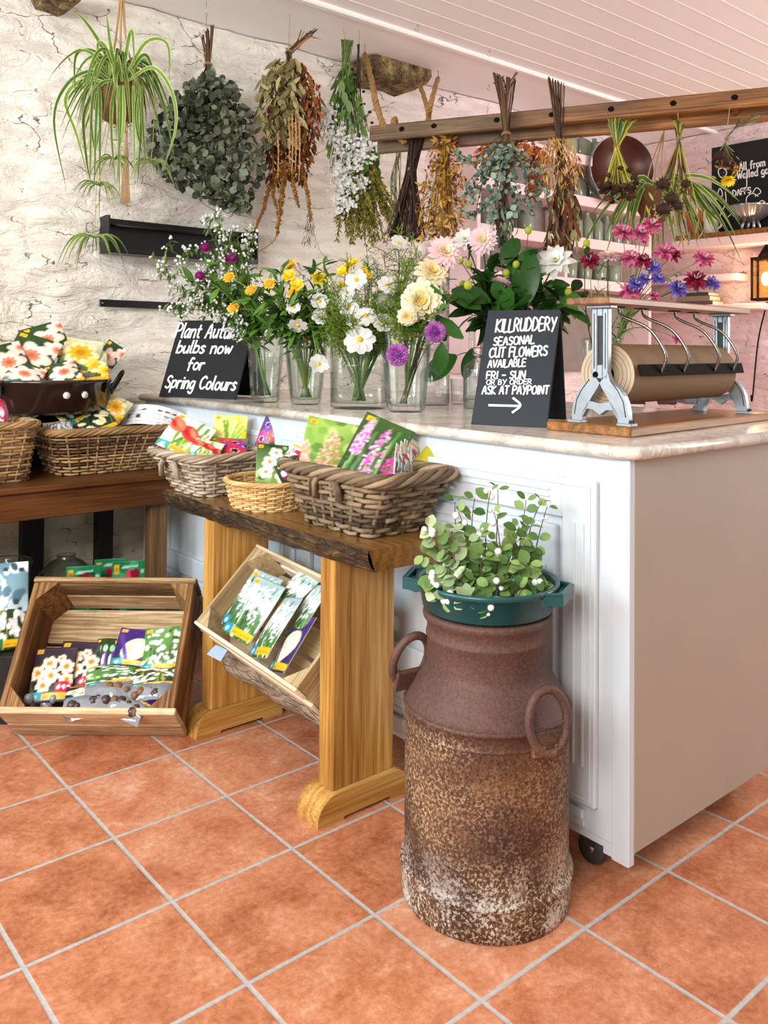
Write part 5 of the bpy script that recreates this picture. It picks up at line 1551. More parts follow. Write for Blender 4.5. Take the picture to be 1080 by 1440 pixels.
for (x, y, d, R) in ((407, 389, .06, .030), (418, 402, .07, .03), (447, 394, .03, .034), (481, 404, .0, .026)): flower(va2, x, y, bl_butter, R, 'bright yellow cup flower', d, leaves=3)
for (x, y, d) in ((485, 383, -.02), (512, 387, .0), (497, 372, -.03)): flower(va3, x, y, bl_butter, .032, 'lemon yellow cup flower above the wide vase', d)
for (x, y, d, R) in ((449, 424, .10, .035), (413, 433, .12, .028), (451, 446, .11, .034)): flower(va2, x, y, bl_cosmos, R, 'white cosmos in the second ribbed vase', d)
flower(va2, 419, 457, bl_cosmos, .038, 'white cosmos in the second ribbed vase', .13, (.1, -.5, .3))
flower(va2, 448, 512, bl_cosmos, .038, 'white cosmos in the second ribbed vase', .12, (.15, .2, .3), sag=.12)
for (x, y, d, R) in ((501, 394, .03, .042), (545, 402, .06, .038), (542, 424, .05, .036), (490, 432, .10, .036), (499, 451, .12, .034), (514, 444, .13, .036), (539, 455, .12, .038), (506, 478, .17, .052), (560, 342, -.03, .034), (586, 350, -.03, .024), (488, 412, .06, .03)):
    flower(va3, x, y, bl_cosmos, R, 'white cosmos in the wide low vase', d)
flower(va4, 594, 424, bl_cream, .074, 'cream dahlia', .10, (.6, .1, -.1), M_STEM, 3, .0026, M_LEAFD, .07)
flower(va4, 607, 384, bl_cream, .060, 'cream dahlia', .04, (.5, .5, .3), M_STEM, 2, .0026, M_LEAFD, .07)
flower(va4, 573, 445, bl_cream, .034, 'cream dahlia', .14, (.6, -.2, .3), M_STEM, 0, .002)
flower(va4, 625, 355, bl_dahlia, .064, 'pink and white dahlia', .02, (.6, .3, .2), M_STEMD, 3, .0026, M_LEAFD, .08)
flower(va6, 679, 338, bl_dahlia, .062, 'pink and white dahlia', .03, (.75, .2, .1), M_STEMD, 3, .0026, M_LEAFD, .08)
flower(va6, 654, 336, bl_star, .052, 'plain white dahlia behind the pink and white one', -.06, (.6, .3, .1), M_STEMD, 1, .0026, M_LEAFD, .07)
flower(va6, 705, 398, bl_dahlia, .046, 'pink and white dahlia', .10, (.3, .5, -.4), M_STEMD, 2, .0024, M_LEAFD, .07)
flower(va6, 781, 368, bl_star, .078, 'big white star dahlia above the cut flowers board', .08, (.7, .45, -.1), M_STEM, 3, .003, M_LEAFD, .08)
flower(va4, 559, 499, bl_pompon, .036, 'purple pompon dahlia', .20, (.8, .1, .3), M_STEM, 0, .002, sag=.10)
flower(va4, 612, 467, bl_pompon, .034, 'purple pompon dahlia', .14, (.8, .0, .3), M_STEM, 0, .002, sag=.06)
for (x, y, vz) in ((558, 484, va4), (651, 400, va6), (647, 366, va6), (726, 372, va6), (743, 324, va6), (799, 411, va6), (659, 372, va6), (825, 342, va5), (658, 401, va4), (712, 384, va6)):
    flower(vz, x, y, bl_bud, .014, 'round green dahlia bud', .08, (.5, .6, .3), M_STEMD, 1, .0016, M_LEAFD, .06)
for (x, y, d) in ((876, 326, .0), (901, 329, .02), (916, 317, -.03), (888, 363, .03), (935, 354, .02), (990, 364, .0), (886, 411, .06), (921, 416, .05), (953, 476, .0)): flower(va5, x, y, bl_scab, .050 if x < 992 and y < 412 else .028, 'pink scabious', d, (.6, .5, .2), leaves=1)
for (x, y, d, R) in ((829, 366, .06, .046), (978, 394, .04, .055), (905, 366, .05, .04), (945, 358, .0, .045)): flower(va5, x, y, bl_wine, R, 'dark wine red scabious', d, (.6, .5, .2))
for (x, y, d, R) in ((919, 375, .05, .038), (894, 400, .07, .038), (926, 392, .05, .034), (953, 406, .04, .048), (1002, 398, .0, .040), (906, 392, .06, .03)): flower(va5, x, y, bl_violet, R, 'violet scabious', d, (.5, .4, .3))
flower(va5, 855, 362, bl_dahlia, .052, 'pale pink dahlia above the paper dispenser', .02, (.2, .9, .1), M_STEM, 2, .0024, M_LEAFD, .07)
for what, its in FL.items(): rank(its, what, 'of its kind' if len(its) > 1 else '')

# ------------------------------------------------------------------ greenery in the vases
def sprig(vz, px_, py_, what, dz, build, r=.0016, mat=None, name='greenery_sprig', cat='greenery', sag=0.0):
    rs = random.Random(int(px_ * 5 + py_ * 11)); root_v, c, rt, h = vz
    head = ondep(px_, py_, depth_of(c) - dz); path = stem_path(vz, head, rs, sag)
    o = thing(name, path[0], None, cat, what)
    b = MB(); b.tube(path, [r * (1.3 - .8 * i / len(path)) for i in range(len(path))], mat or M_STEM, 5, tint=rs.random() * .6); b.build('stem', o)
    build(o, path, rs); FL2.setdefault(what, []).append((o, px_)); return o
FL2 = {}
def spray(o, path, rs):
    b = MB(); f = MB()
    for i in range(30):
        k = rs.randint(5, len(path) - 1); p = path[k].lerp(path[max(0, k - 1)], rs.random()); d = (rdir(rs) + (path[-1] - path[-3]).normalized() * .9 + V((0, 0, .2))).normalized()
        q = p + d * rs.uniform(.03, .075); b.tube([p, p.lerp(q, .5) + rvec(.004, rs), q], .0008, M_STEM, 4)
        for j in range(3): b.leaf(p.lerp(q, .3 + .25 * j), rdir(rs), V((0, 0, 1)) + rdir(rs) * .5, .034, .011, M_LEAFP if rs.random() < .35 else M_LEAF, .3, .2, 2, 'leaf', rs.random())
        for j in range(3):
            e = q + rvec(.010, rs); f.ball(e, rs.uniform(.0036, .0062), M_WHITE_P, 5, 4, tint=rs.random())
    b.build('leaves', o); f.build('florets', o)
def leafy(L, W, mat, n, shape='leaf', droop=.2, k0=5):
    def go(o, path, rs):
        b = MB()
        for i in range(n):
            k = rs.randint(k0, len(path) - 1); p = path[k].lerp(path[k - 1], rs.random()); t = (path[-1] - path[-3]).normalized()
            d = (rdir(rs) + t * .5).normalized(); nn = (V((0, 0, 1)) + rdir(rs) * .5 + (CAM - p).normalized() * .5)
            b.leaf(p, d, nn, L * rs.uniform(.6, 1.15), W * rs.uniform(.7, 1.1), mat, droop + rs.uniform(0, .6), .2, 4, shape, rs.random())
        b.build('leaves', o)
    return go
def feathery(o, path, rs):
    b = MB()
    for i in range(46):
        k = rs.randint(4, len(path) - 1); p = path[k].lerp(path[k - 1], rs.random()); d = (rdir(rs) + V((0, 0, .4))).normalized(); q = p + d * rs.uniform(.03, .07)
        b.tube([p, p.lerp(q, .5) + rvec(.004, rs), q], .0012, M_FEATH, 3, tint=rs.random())
        for j in range(5):
            m = p.lerp(q, .25 + .15 * j); e = m + (rdir(rs) + d).normalized() * rs.uniform(.014, .03); b.tube([m, e], .0008, M_FEATH, 3, tint=rs.random())
    b.build('leaves', o)
for (x, y, d) in ((222, 378, .05), (236, 404, .08), (232, 440, .12), (240, 352, .02), (264, 345, .0), (292, 318, .0), (322, 332, .02), (346, 350, .0), (262, 425, .1), (303, 300, -.02), (282, 365, .04), (255, 385, .06), (350, 336, -.03)):
    sprig(va1, x, y, 'sprig of tiny white florets above the autumn bulbs board', d, spray)
for (x, y, d) in ((300, 395, .08), (318, 408, .06), (285, 412, .06), (345, 385, .06), (310, 372, .03), (330, 348, .0), (352, 415, .06), (270, 400, .04), (365, 440, .06)):
    sprig(va1, x, y, 'leafy sprig behind the autumn bulbs board', d, leafy(.075, .028, M_LEAF, 30, 'leaf', .2, 4))
for (x, y, d) in ((365, 390, .08), (390, 395, .1), (372, 425, .12), (400, 430, .12), (425, 405, .08), (440, 380, .02), (350, 420, .1), (395, 375, .02), (455, 368, -.02), (460, 410, .06), (388, 445, .12), (432, 440, .1), (410, 455, .1), (375, 460, .12), (450, 455, .1), (462, 435, .06), (430, 420, .1)):
    sprig(va2, x, y, 'strappy green sprig among the yellow daisies', d, leafy(.07, .018, M_LEAF, 40, 'leaf', .2, 4))
for (x, y, d) in ((470, 395, .05), (490, 370, .0), (520, 375, .0), (540, 352, -.02), (565, 360, .0), (575, 390, .05), (525, 410, .08), (480, 430, .1), (555, 420, .08), (515, 345, -.03), (470, 450, .12), (590, 370, .0), (560, 325, -.04), (500, 420, .1), (548, 385, .02), (580, 340, -.03), (460, 425, .1), (475, 455, .14), (530, 435, .12), (560, 440, .12), (495, 455, .14), (530, 380, .0), (478, 405, .04), (455, 445, .1), (570, 415, .08), (545, 460, .14)):
    sprig(va3, x, y, 'feathery cosmos sprig in wide vase', d, feathery)
for (x, y, d) in ((640, 400, .06), (660, 425, .1), (645, 440, .1), (690, 380, .04), (716, 350, .02), (735, 360, .04), (700, 420, .1), (765, 395, .05), (792, 418, .08), (622, 440, .08), (672, 395, .05), (755, 425, .06), (730, 410, .08), (690, 350, -.02), (812, 405, .0), (655, 360, -.02), (640, 415, .08), (668, 440, .12), (705, 440, .12), (780, 435, .1), (820, 425, .04), (745, 385, .04)):
    sprig(va6 if x > 630 else va4, x, y, 'dark broad-leaved dahlia sprig', d, leafy(.115, .058, M_LEAFD, 11, 'leaf', .2, 6), .0022, M_STEMD)
for (x, y, d) in ((858, 400, .05), (870, 440, .06), (850, 420, .0), (900, 380, .03), (880, 385, .0), (930, 380, .0), (960, 385, -.02), (842, 380, .0)):
    sprig(va5, x, y, 'thin green stalk behind paper dispenser', d, leafy(.07, .008, M_LEAFP, 9, 'blade', .4, 4), .0013)
for what, its in FL2.items(): rank(its, what, 'of these')
FL2.clear()
for (x, y, d) in ((570, 380, .02), (595, 395, .04), (610, 410, .06), (580, 430, .10), (600, 450, .12), (585, 355, -.02), (620, 400, .03), (560, 455, .12)):
    sprig(va4, x, y, 'feathery green sprig among the cream dahlias', d, feathery)
for what, its in FL2.items(): rank(its, what, 'of these')
# single big leaves that hang forward
BL = []
for (x, y, vz, L, W, ang, dz) in ((744, 425, va6, .20, .075, 88, .12), (690, 424, va6, .15, .075, 160, .12), (706, 372, va6, .12, .07, 60, .06), (642, 500, va6, .15, .085, 215, .10), (664, 490, va6, .12, .05, 255, .12), (622, 482, va4, .10, .05, 265, .13), (728, 366, va6, .09, .045, 30, .07), (676, 434, va6, .12, .06, 150, .13)):
    c = vz[1]; p = ondep(x, y, depth_of(c) - dz); a = math.radians(ang)
    d = C_R * math.cos(a) + C_U * math.sin(a); rim = c + V((0, 0, vz[3])) + V((p.x - c.x, p.y - c.y, 0)) * .5
    o = thing('dahlia_leaf', c + V((0, 0, .03)), None, 'leaf', 'large dahlia leaves')
    b = MB(); b.tube(curve(c + V((0, 0, .03)), rim, p, 10), .0018, M_STEMD, 5); b.build('stem', o)
    b = MB(); b.leaf(p, d, (CAM - p).normalized() + V((0, 0, .5)), L, W, M_LEAFD, .4, .22, 8, 'leaf', RND.uniform(.2, .9)); b.build('blade', o)
    BL.append((o, x))
rank(BL, 'large dark green dahlia leaf', 'of the big leaves')

# ================================================================== snowberry in a green basin on the churn
M_BASIN = plain('dark_teal_plastic', '0f4a4c', .28, var=.06, bump=.03, spec=.55)
BZ = .6225
basin = thing('plastic_basin', (CHX, CHY, BZ), 'dark teal plastic basin with two lug handles sitting on the rusty churn', 'basin')
b = MB(); b.lathe((CHX, CHY, BZ), [(0, 0), (.135, 0), (.144, .006), (.152, .052), (.158, .054), (.161, .060), (.159, .066), (.153, .066), (.148, .058), (.139, .010), (0, .008)], M_BASIN, 56); b.build('bowl', basin)
for sgn in (1, -1):
    b = MB(); q = (side * sgn + cd_ * (.35 if sgn > 0 else -.15)).normalized(); tt = V((-q.y, q.x, 0)); c = V((CHX, CHY, BZ + .052)) + q * .152
    pl = [c - tt * .060 + q * -.012, c - tt * .046 + q * .026, c + tt * .046 + q * .026, c + tt * .060 + q * -.012]
    b.strip_solid([p + V((0, 0, -.014)) for p in pl], [p + V((0, 0, .012)) for p in pl], q, .006, M_BASIN)
    for k in (0, 1, 2):
        b.bar(pl[k] + V((0, 0, .010)), pl[k + 1] + V((0, 0, .010)), .008, .006, M_BASIN)
    b.bar(pl[1] + q * -.02, pl[2] + q * -.02, .012, .006, M_BASIN)
    for k in (-1, 0, 1): b.bar(c + tt * (k * .045) - q * .004 + V((0, 0, -.012)), c + tt * (k * .045) + q * .024 + V((0, 0, -.004)), .004, .018, M_BASIN)
    b.build('lug_handle', basin)
M_SNOWL = foliage('snowberry_leaf', '3f6a2c', '9cb86c', .5)
M_SNOWL2 = foliage('pale_snowberry_leaf', '7f9a6a', 'c4d2a4', .55)
M_TWIG = foliage('brown_twig', '4a3626', '7a5c40', .7, trans=0)
M_BERRY = plain('white_berry', 'f4f2ea', .35, var=.03, bump=0, Subsurface_Weight=.2)
snow = []
HEADS = [(599, 740, .10), (612, 756, .08), (596, 780, .06), (602, 810, .09), (622, 770, .10), (636, 745, .05), (645, 720, .03), (640, 705, .02), (657, 760, .07), (672, 745, .04), (690, 690, .0), (700, 688, -.02), (694, 720, .0), (740, 703, -.02), (762, 705, -.04), (770, 712, -.04), (745, 740, .0), (728, 760, .03), (706, 770, .06), (716, 790, .08), (745, 790, .05), (757, 815, .06), (764, 832, .05), (735, 830, .10), (700, 820, .12), (690, 855, .15), (668, 815, .12), (640, 810, .12), (625, 795, .1), (655, 845, .14), (628, 840, .12), (730, 740, -.02), (680, 780, .08), (612, 822, .1), (750, 770, .0), (668, 700, .02)]
CTR = V((CHX, CHY, BZ + .04))
for i, (x, y, dz) in enumerate(HEADS):
    rs = random.Random(i + 50); head = ondep(x, y, depth_of(CTR) - dz * .9)
    dxy = V((head.x - CHX, head.y - CHY, 0)); bs = V((CHX, CHY, BZ + .012)) + (dxy.normalized() if dxy.length > .001 else V((1, 0, 0))) * min(.10, dxy.length * .6) + V((rs.uniform(-.02, .02), rs.uniform(-.02, .02), 0))
    mid = bs.lerp(head, .5) + V((0, 0, max(.03, (head - bs).length * .28))) + rvec(.012, rs)
    path = curve(bs, mid, head, 12)
    o = thing('snowberry_sprig', bs, None, 'sprig', 'snowberry sprigs in the teal basin')
    b = MB(); b.tube(path, [.0018 - .0009 * k / 12 for k in range(13)], M_TWIG, 5, tint=rs.random()); b.build('twig', o)
    b = MB(); mt = M_SNOWL2 if x < 665 and rs.random() < .7 else M_SNOWL
    for k in range(3, 13):
        for sgn in (-1, 1):
            if rs.random() < .34 or (y < 722 and 2 < k < 12 and rs.random() < .72): continue
            t = (path[min(12, k + 1)] - path[k - 1]).normalized(); sd = t.cross((CAM - path[k]).normalized()).normalized()
            d = (sd * sgn + t * .45 + rvec(.35, rs)).normalized(); nn = (CAM - path[k]).normalized() * .6 + V((0, 0, .7)) + rvec(.5, rs)
            L = rs.uniform(.020, .036) * (1.0 if k < 11 else .8)
            b.leaf(path[k] + d * .004, d, nn, L, L * .78, mt if rs.random() < .8 else M_SNOWL, rs.uniform(-.2, .7), rs.uniform(.05, .35), 4, 'round', rs.random())
    b.build('leaves', o)
    if i % 3 == 0 or i in (10, 15, 25):
        b = MB()
        for q in range(rs.randint(1, 4)):
            p = path[-1 - rs.randint(0, 2)] + rvec(.010, rs); b.ball(p, rs.uniform(.005, .0085), M_BERRY, 8, 6)
        b.build('berries', o)
    snow.append((o, x))
snow.sort(key=lambda q: q[1])
for k, (o, x) in enumerate(snow):
    pass
def label_by_spot(items, what):
    """names each by where its tip is: left to right within the low, middle and high tips"""
    rows = {'low': [], 'mid-height': [], 'tall': []}
    for (o, x, y) in items: rows['low' if y > 800 else ('mid-height' if y > 745 else 'tall')].append((o, x))
    for r, it in rows.items(): rank(it, f'{r} {what}', f'of the {r} ones')
label_by_spot([(o, HEADS_[0], HEADS_[1]) for o, HEADS_ in zip([q[0] for q in sorted(snow, key=lambda q: q[0].name)], HEADS)], 'snowberry sprig in the teal basin')
# ================================================================== paper dispenser
M_PINE = wood('varnished_pine', '5a3414', '8f5c28', 'b07c40', 'x', 1.0, .34, .1, spec=.4)
M_CAST = plain('silver_painted_iron', '9ba0a4', .36, .5, var=.15, vs=40, bump=.25, bs=60)
M_CASTD = plain('dark_recess', '24201c', .5)
M_KRAFT = plain('kraft_paper', '7f6040', .75, var=.06, vs=12)
M_KRAFTE = plain('paper_roll_end', 'b9a58c', .8, var=.12, vs=60)
M_DARKST = plain('worn_dark_steel', '17110d', .7, 0, var=.4, vs=40, spec=.05)
M_WIRE = plain('bright_wire', '8c8a84', .25, 1.0)
dex = V((.998, .06, 0)).normalized(); dey = V((-dex.y, dex.x, 0)); dez = V((0, 0, 1))
D0 = V((1.258, -1.351, MT))
disp = thing('paper_dispenser', D0, 'cast iron and pine counter dispenser holding a roll of brown wrapping paper', 'paper dispenser', None, (dex, dey, dez))
DA = (dex, dey, dez)
def dl(a, b_, c): return D0 + dex * a + dey * b_ + dez * c
BH = .024
b = MB(); b.box(dl(.375, .022, BH / 2), DA, (.815, .248, BH), M_PINE, .004); b.build('base_board', disp)
def frame_side(a):
    """one cast end frame standing at a along the base"""
    b = MB(); t = .018
    def P(y, z): return dl(a - t / 2, y, BH + z)
    for sg in (-1, 1):
        out = [(.023 * sg, .130), (.032 * sg, .108), (.056 * sg, .090), (.073 * sg, .064), (.081 * sg, .030), (.082 * sg, .0)]
        inn = [(.0, .104), (.009 * sg, .088), (.026 * sg, .064), (.036 * sg, .044), (.048 * sg, .026), (.053 * sg, .0)]
        b.strip_solid([P(*p) for p in spline([V((q[0], q[1], 0)) for q in out], 3) for p in [(p.x, p.y)]], [P(*p) for p in spline([V((q[0], q[1], 0)) for q in inn], 3) for p in [(p.x, p.y)]], dex, t, M_CAST)
        b.box(dl(a, .072 * sg, BH + .004), DA, (.030, .042, .008), M_CAST, .003)
        b.ball(dl(a + .003, .086 * sg, BH + .010), .006, M_CASTD, 8, 6)
    up = [(-.050, .030), (-.031, .058), (-.014, .055), (0, .053), (.014, .055), (.031, .058), (.050, .030)]
    lo = [(-.053, .012), (-.038, .038), (-.019, .037), (0, .024), (.019, .037), (.038, .038), (.053, .012)]
    b.strip_solid([P(*p) for p in up], [P(*p) for p in lo], dex, t, M_CAST)
    for (y0, y1, z0, z1) in ((-.0235, -.008, .115, .292), (.008, .0235, .115, .292), (-.008, .008, .115, .150), (-.008, .008, .272, .292)):
        b.box(dl(a, (y0 + y1) / 2, BH + (z0 + z1) / 2), DA, (t, y1 - y0, z1 - z0), M_CAST, .002)
    b.box(dl(a, 0, BH + .210), DA, (.006, .018, .130), M_CASTD)
    b.box(dl(a, 0, BH + .296), DA, (.034, .070, .008), M_CAST, .002)
    rail = [(-.016, .14), (-.016, .28)], [(.016, .14), (.016, .28)]
    for r in rail: b.tube([dl(a - t / 2 - .0005, r[0][0], BH + r[0][1]), dl(a - t / 2 - .0005, r[1][0], BH + r[1][1])], .0012, M_CASTD, 4)
    for sg in (-1, 1):
        e = [(.030 * sg, .112), (.052 * sg, .086), (.067 * sg, .060), (.074 * sg, .022)]
        b.tube([dl(a - t / 2 - .0005, y, BH + z) for y, z in e], .0012, M_CASTD, 4)
    b.build('end_frame', disp)
frame_side(0.0); frame_side(.665)
RZ = .125 + BH
b = MB(); RR = .078
prof = [(.021, 0), (RR - .001, 0), (RR, .001), (RR, .575), (RR - .001, .576), (.021, .576), (.021, 0)]
b.lathe(dl(.045, .012, RZ), [(.021, 0), (RR, 0)], M_KRAFTE, 48, axis=dex)
b.lathe(dl(.045, .012, RZ), [(.021, .576), (RR, .576)], M_KRAFTE, 48, axis=dex)
bb = MB()
def ring(c, r0, r1, L):
    n = 48; vs = []; fs = []
    ey_, ez_ = dey, dez
    for (r, h) in ((r0, 0), (r1, 0), (r1, L), (r0, L)):
        for k in range(n):
            a = 2 * PI * k / n; vs.append(c + dey * (r * math.cos(a)) + dez * (r * math.sin(a)) + dex * h)
    return vs, n
vs, n = ring(dl(.045, .012, RZ), .020, RR, .576)
for q, mt in ((0, M_KRAFTE), (1, M_KRAFT), (2, M_KRAFTE), (3, M_CASTD)):
    o = ((q + 1) % 4) * n
    bb.add(vs, [(q * n + k, q * n + (k + 1) % n, o + (k + 1) % n, o + k) for k in range(n)], mt, q in (1, 3))
for r in (.034, .046, .058, .068):
    bb.tube([dl(.0446, .012, RZ) + dey * (r * math.cos(2 * PI * k / 40)) + dez * (r * math.sin(2 * PI * k / 40)) for k in range(40)], .0006, M_KRAFT, 4, closed=True)
o = bb.build('paper_roll', disp); o['label'] = 'roll of brown kraft paper'
b = MB(); b.tube([dl(-.01, .012, RZ), dl(.675, .012, RZ)], .008, M_DARKST, 10); b.build('spindle', disp)
b = MB(); b.box(dl(.345, .008, BH + .309), DA, (.80, .125, .018), M_PINE, .003); b.build('top_board', disp)
CB = (.345, -.076, RZ + .012)
b = MB(); cbn = (dey * -1 + dez * .25).normalized(); b.box(dl(*CB), (dex, cbn.cross(dex), cbn), (.59, .030, .004), M_DARKST, .001); b.build('cutter_bar', disp)
for a in (.15, .27, .45, .565):
    p0 = dl(a - .055, .012, BH + .300); p1 = dl(a, -.080, RZ + .006)
    b = MB(); b.tube(spline([p0, p0 + dex * .012 - dez * .018, p0 + dex * .02 - dez * .030 - dey * .015, p0.lerp(p1, .45) + dex * .020 - dey * .026 + dez * .016, p1 + dez * .045 - dey * .014, p1], 6), .0042, M_WIRE, 8)
    b.box(p0 + dez * .0, DA, (.045, .02, .004), M_DARKST, .001)
    b.build('spring_wire', disp)
# till and card reader further along the counter
M_MAROON = plain('dark_maroon_plastic', '4a2c3a', .35)
M_GREYP = plain('grey_plastic', '6c6c70', .45)
M_PALESTRIP = plain('pale_pink_paper', 'dcb8b0', .6)
c = onz(928, 579, MT); c = c + V((.35, .35, 0))
fx, fy = C_R.copy(), V((-C_R.y, C_R.x, 0)); fx.z = 0; fx.normalize(); fy = V((-fx.y, fx.x, 0)); FA = (fx, fy, V((0, 0, 1)))
tl = thing('till', c, 'dark maroon till standing on the counter behind the paper dispenser', 'till', None, FA)
b = MB(); b.box(c + V((0, 0, .012)), FA, (.30, .22, .024), M_MAROON, .006); b.build('till_base', tl)
b = MB(); b.box(c + fy * .06 + V((0, 0, .105)), (fx, fy, V((0, 0, 1))), (.28, .02, .15), M_MAROON, .006); b.build('screen', tl)
b = MB(); q = c - fx * .02 - fy * .13
b.strip_solid([q + fx * (-.03 + .012 * k) + V((0, 0, .17 - .02 * k - .0015 * k * k)) for k in range(7)], [q + fx * (.005 + .014 * k) + V((0, 0, .17 - .02 * k - .0015 * k * k)) for k in range(7)], fy, .001, M_PALESTRIP); b.build('receipt', tl)
c = c + fx * .235 - fy * .02; b = MB()
b.box(c + V((0, 0, .05)), FA, (.09, .12, .10), M_GREYP, .006); b.box(c + V((0, -.0, .12)), FA, (.10, .10, .035), M_GREYP, .006)
tag(b.build('card_reader', loc=c), 'grey card reader beside the maroon till', 'card reader')
# ================================================================== hanging things
M_STRING = plain('jute_string', 'a8875c', .9, var=.2, vs=80)
M_ROPE = plain('hemp_rope', '9a7240', .85, var=.3, vs=70, bump=.5, bs=90)
M_HOOK = plain('bright_hook', 'b0b0ac', .3, 1.0)
M_EUC = foliage('dried_eucalyptus', '262e22', '8a9478', .6, trans=.1)
M_EUCB = foliage('blue_eucalyptus', '4c6455', 'a4b8a4', .6, trans=.1)
M_DSTEM = foliage('dry_brown_stem', '2e1e14', '70523a', .75, trans=0)
M_DARKD = foliage('dark_dried_stalk', '1c120e', '4a3428', .8, trans=0)
M_OLIVE = foliage('dry_olive_leaf', '6a6238', 'c4b884', .65, trans=.15)
M_RUSTL = foliage('rusty_dried_leaf', '46200f', '9c5a2a', .75, trans=.1)
M_AMAR = foliage('ochre_amaranth', '6a4018', 'b4843e', .8, trans=0)
M_TASSEL = foliage('peach_tassel', 'c08448', 'ecc490', .75, trans=.1)
M_MOSS = foliage('olive_feathery_tip', '4e4a14', 'a39a40', .75, trans=.1)
M_GOLDD = foliage('golden_dried_flower', '7a5318', 'd0a248', .75, trans=.1)
M_HYD = foliage('rust_hydrangea', '8a3c1c', 'dc8a52', .7, trans=.15)
M_STRAW = foliage('yellow_green_stalk', '7a7a1c', 'd8cc58', .65, trans=.1)
M_GSTEM = foliage('fresh_green_stalk', '3c5c2c', '86a060', .55, trans=.1)
M_SPIDER = foliage('spider_plant_green', '2f5a12', '7aa030', .45, trans=.25)
M_SPIDERC = foliage('spider_plant_cream', 'b4bf70', 'e2e6b4', .45, trans=.25)
M_COIR = plain('brown_coir_pot', '6a4422', .9, var=.45, vs=60, bump=.5, bs=70)
M_SUNH = foliage('dried_seed_head', '1c110c', '5a3c28', .85, trans=0)
M_TERRA = plain('terracotta', 'b5673c', .75, var=.15, vs=20)
CEILZ = CZ
def P2(ref, *pts):
    """points seen in the picture, all as deep in the room as ref; a third number moves a point nearer"""
    d0 = depth_of(ref); return [ondep(p[0], p[1], d0 - (p[2] if len(p) > 2 else 0)) for p in pts]
def scale_at(ref): return depth_of(ref) / F_PX
def hang(name, label, cat, ref, top, hook_z=None, string_to=None, group='bunches hung to dry'):
    """a bunch hanging on a string; origin at its tie"""
    tie = at(top[0], top[1], ref)
    o = thing(name, tie, label, cat, group)
    return o, tie
def string(o, a, b_, r=.0016, hook=True):
    b = MB(); b.tube([a, a.lerp(b_, .5) + rvec(.002), b_], r, M_STRING, 5); b.build('string', o)
    if hook:
        h = MB(); h.tube([b_ + V((.006 * math.sin(k * .6), 0, .004 - .006 * math.cos(k * .6))) for k in range(10)], .0013, M_HOOK, 5); h.tube([b_ + V((0, 0, .004)), V((b_.x, b_.y, CEILZ - .0005))], .0013, M_HOOK, 5); h.build('hook', o)
def wrap(o, c, r, n=3):
    b = MB()
    for k in range(n): b.tube([c + V((r * math.cos(a), r * math.sin(a), .004 * k + .002 * math.sin(a * 2))) for a in [2 * PI * i / 14 for i in range(14)]], .0014, M_STRING, 4, closed=True)
    b.build('tie', o)
def stalks(mb, tops, tie, bots, r, mat, n, rs, spread=.006):
    """n stalks from around tops through the tie to the bottoms"""
    for i in range(n):
        a = tops[0].lerp(tops[-1], rs.random()) + rvec(.006, rs); c = tie + rvec(spread, rs); t = rs.random() * (len(bots) - 1); k = int(t); e = bots[k].lerp(bots[min(k + 1, len(bots) - 1)], t - k) + rvec(.014, rs)
        mb.tube(curve(a, c, c, 2)[:-1] + curve(c, c.lerp(e, .5) + rvec(.012, rs), e, 5), r * rs.uniform(.6, 1.2), mat, 4, tint=rs.random())
def ribbon(mb, path, W, mat, edge=None, rs=RND, face=None, tint=None):
    """long strap leaf along path; edge = colour of a stripe laid on its middle"""
    n = len(path); tt = rs.random() if tint is None else tint
    tw = rs.uniform(-.8, .8)
    for (w, m, off) in ((W, edge, 0), (W * .68, mat, .0006)) if edge else ((W, mat, 0),):
        vs = []; fs = []
        for i, p in enumerate(path):
            d = (path[min(i + 1, n - 1)] - path[max(0, i - 1)]).normalized(); f = (CAM - p).normalized() if face is None else V(face)
            s = d.cross(f + V((tw * .6, tw * .5, .3))).normalized(); q = s.cross(d)
            t = i / (n - 1); ww = w * (.55 + .45 * min(1, t * 4)) * (1 - t ** 3 * .97)
            vs += [p - s * ww / 2 + q * (ww * .12 + off * 1), p + q * off, p + s * ww / 2 + q * (ww * .12 + off)]
            if off:
                vs[-3] = vs[-3] + q * .0006; vs[-1] = vs[-1] + q * .0006
        for i in range(n - 1):
            a = i * 3; fs += [(a, a + 1, a + 4, a + 3), (a + 1, a + 2, a + 5, a + 4)]
        mb.add(vs, fs, m, True, tt)
def fuzzy(mb, path, r, mat, rs, n=90, L=.014):
    """catkin-like tassel"""
    path = spline(path, 6) if len(path) > 2 else curve(path[0], path[0].lerp(path[1], .5), path[1], 8)
    m = len(path); mb.tube(path, [r * .55 * (1.05 - .6 * i / m) for i in range(m)], mat, 6, tint=.2)
    for i in range(n):
        t = rs.random() * (m - 1.001); k = int(t); p = path[k].lerp(path[k + 1], t - k); d = rdir(rs); rr = r * (1.05 - .55 * t / m)
        mb.ball(p + d * rr * .75, rr * rs.uniform(.28, .5), mat, 5, 4, tint=rs.random())

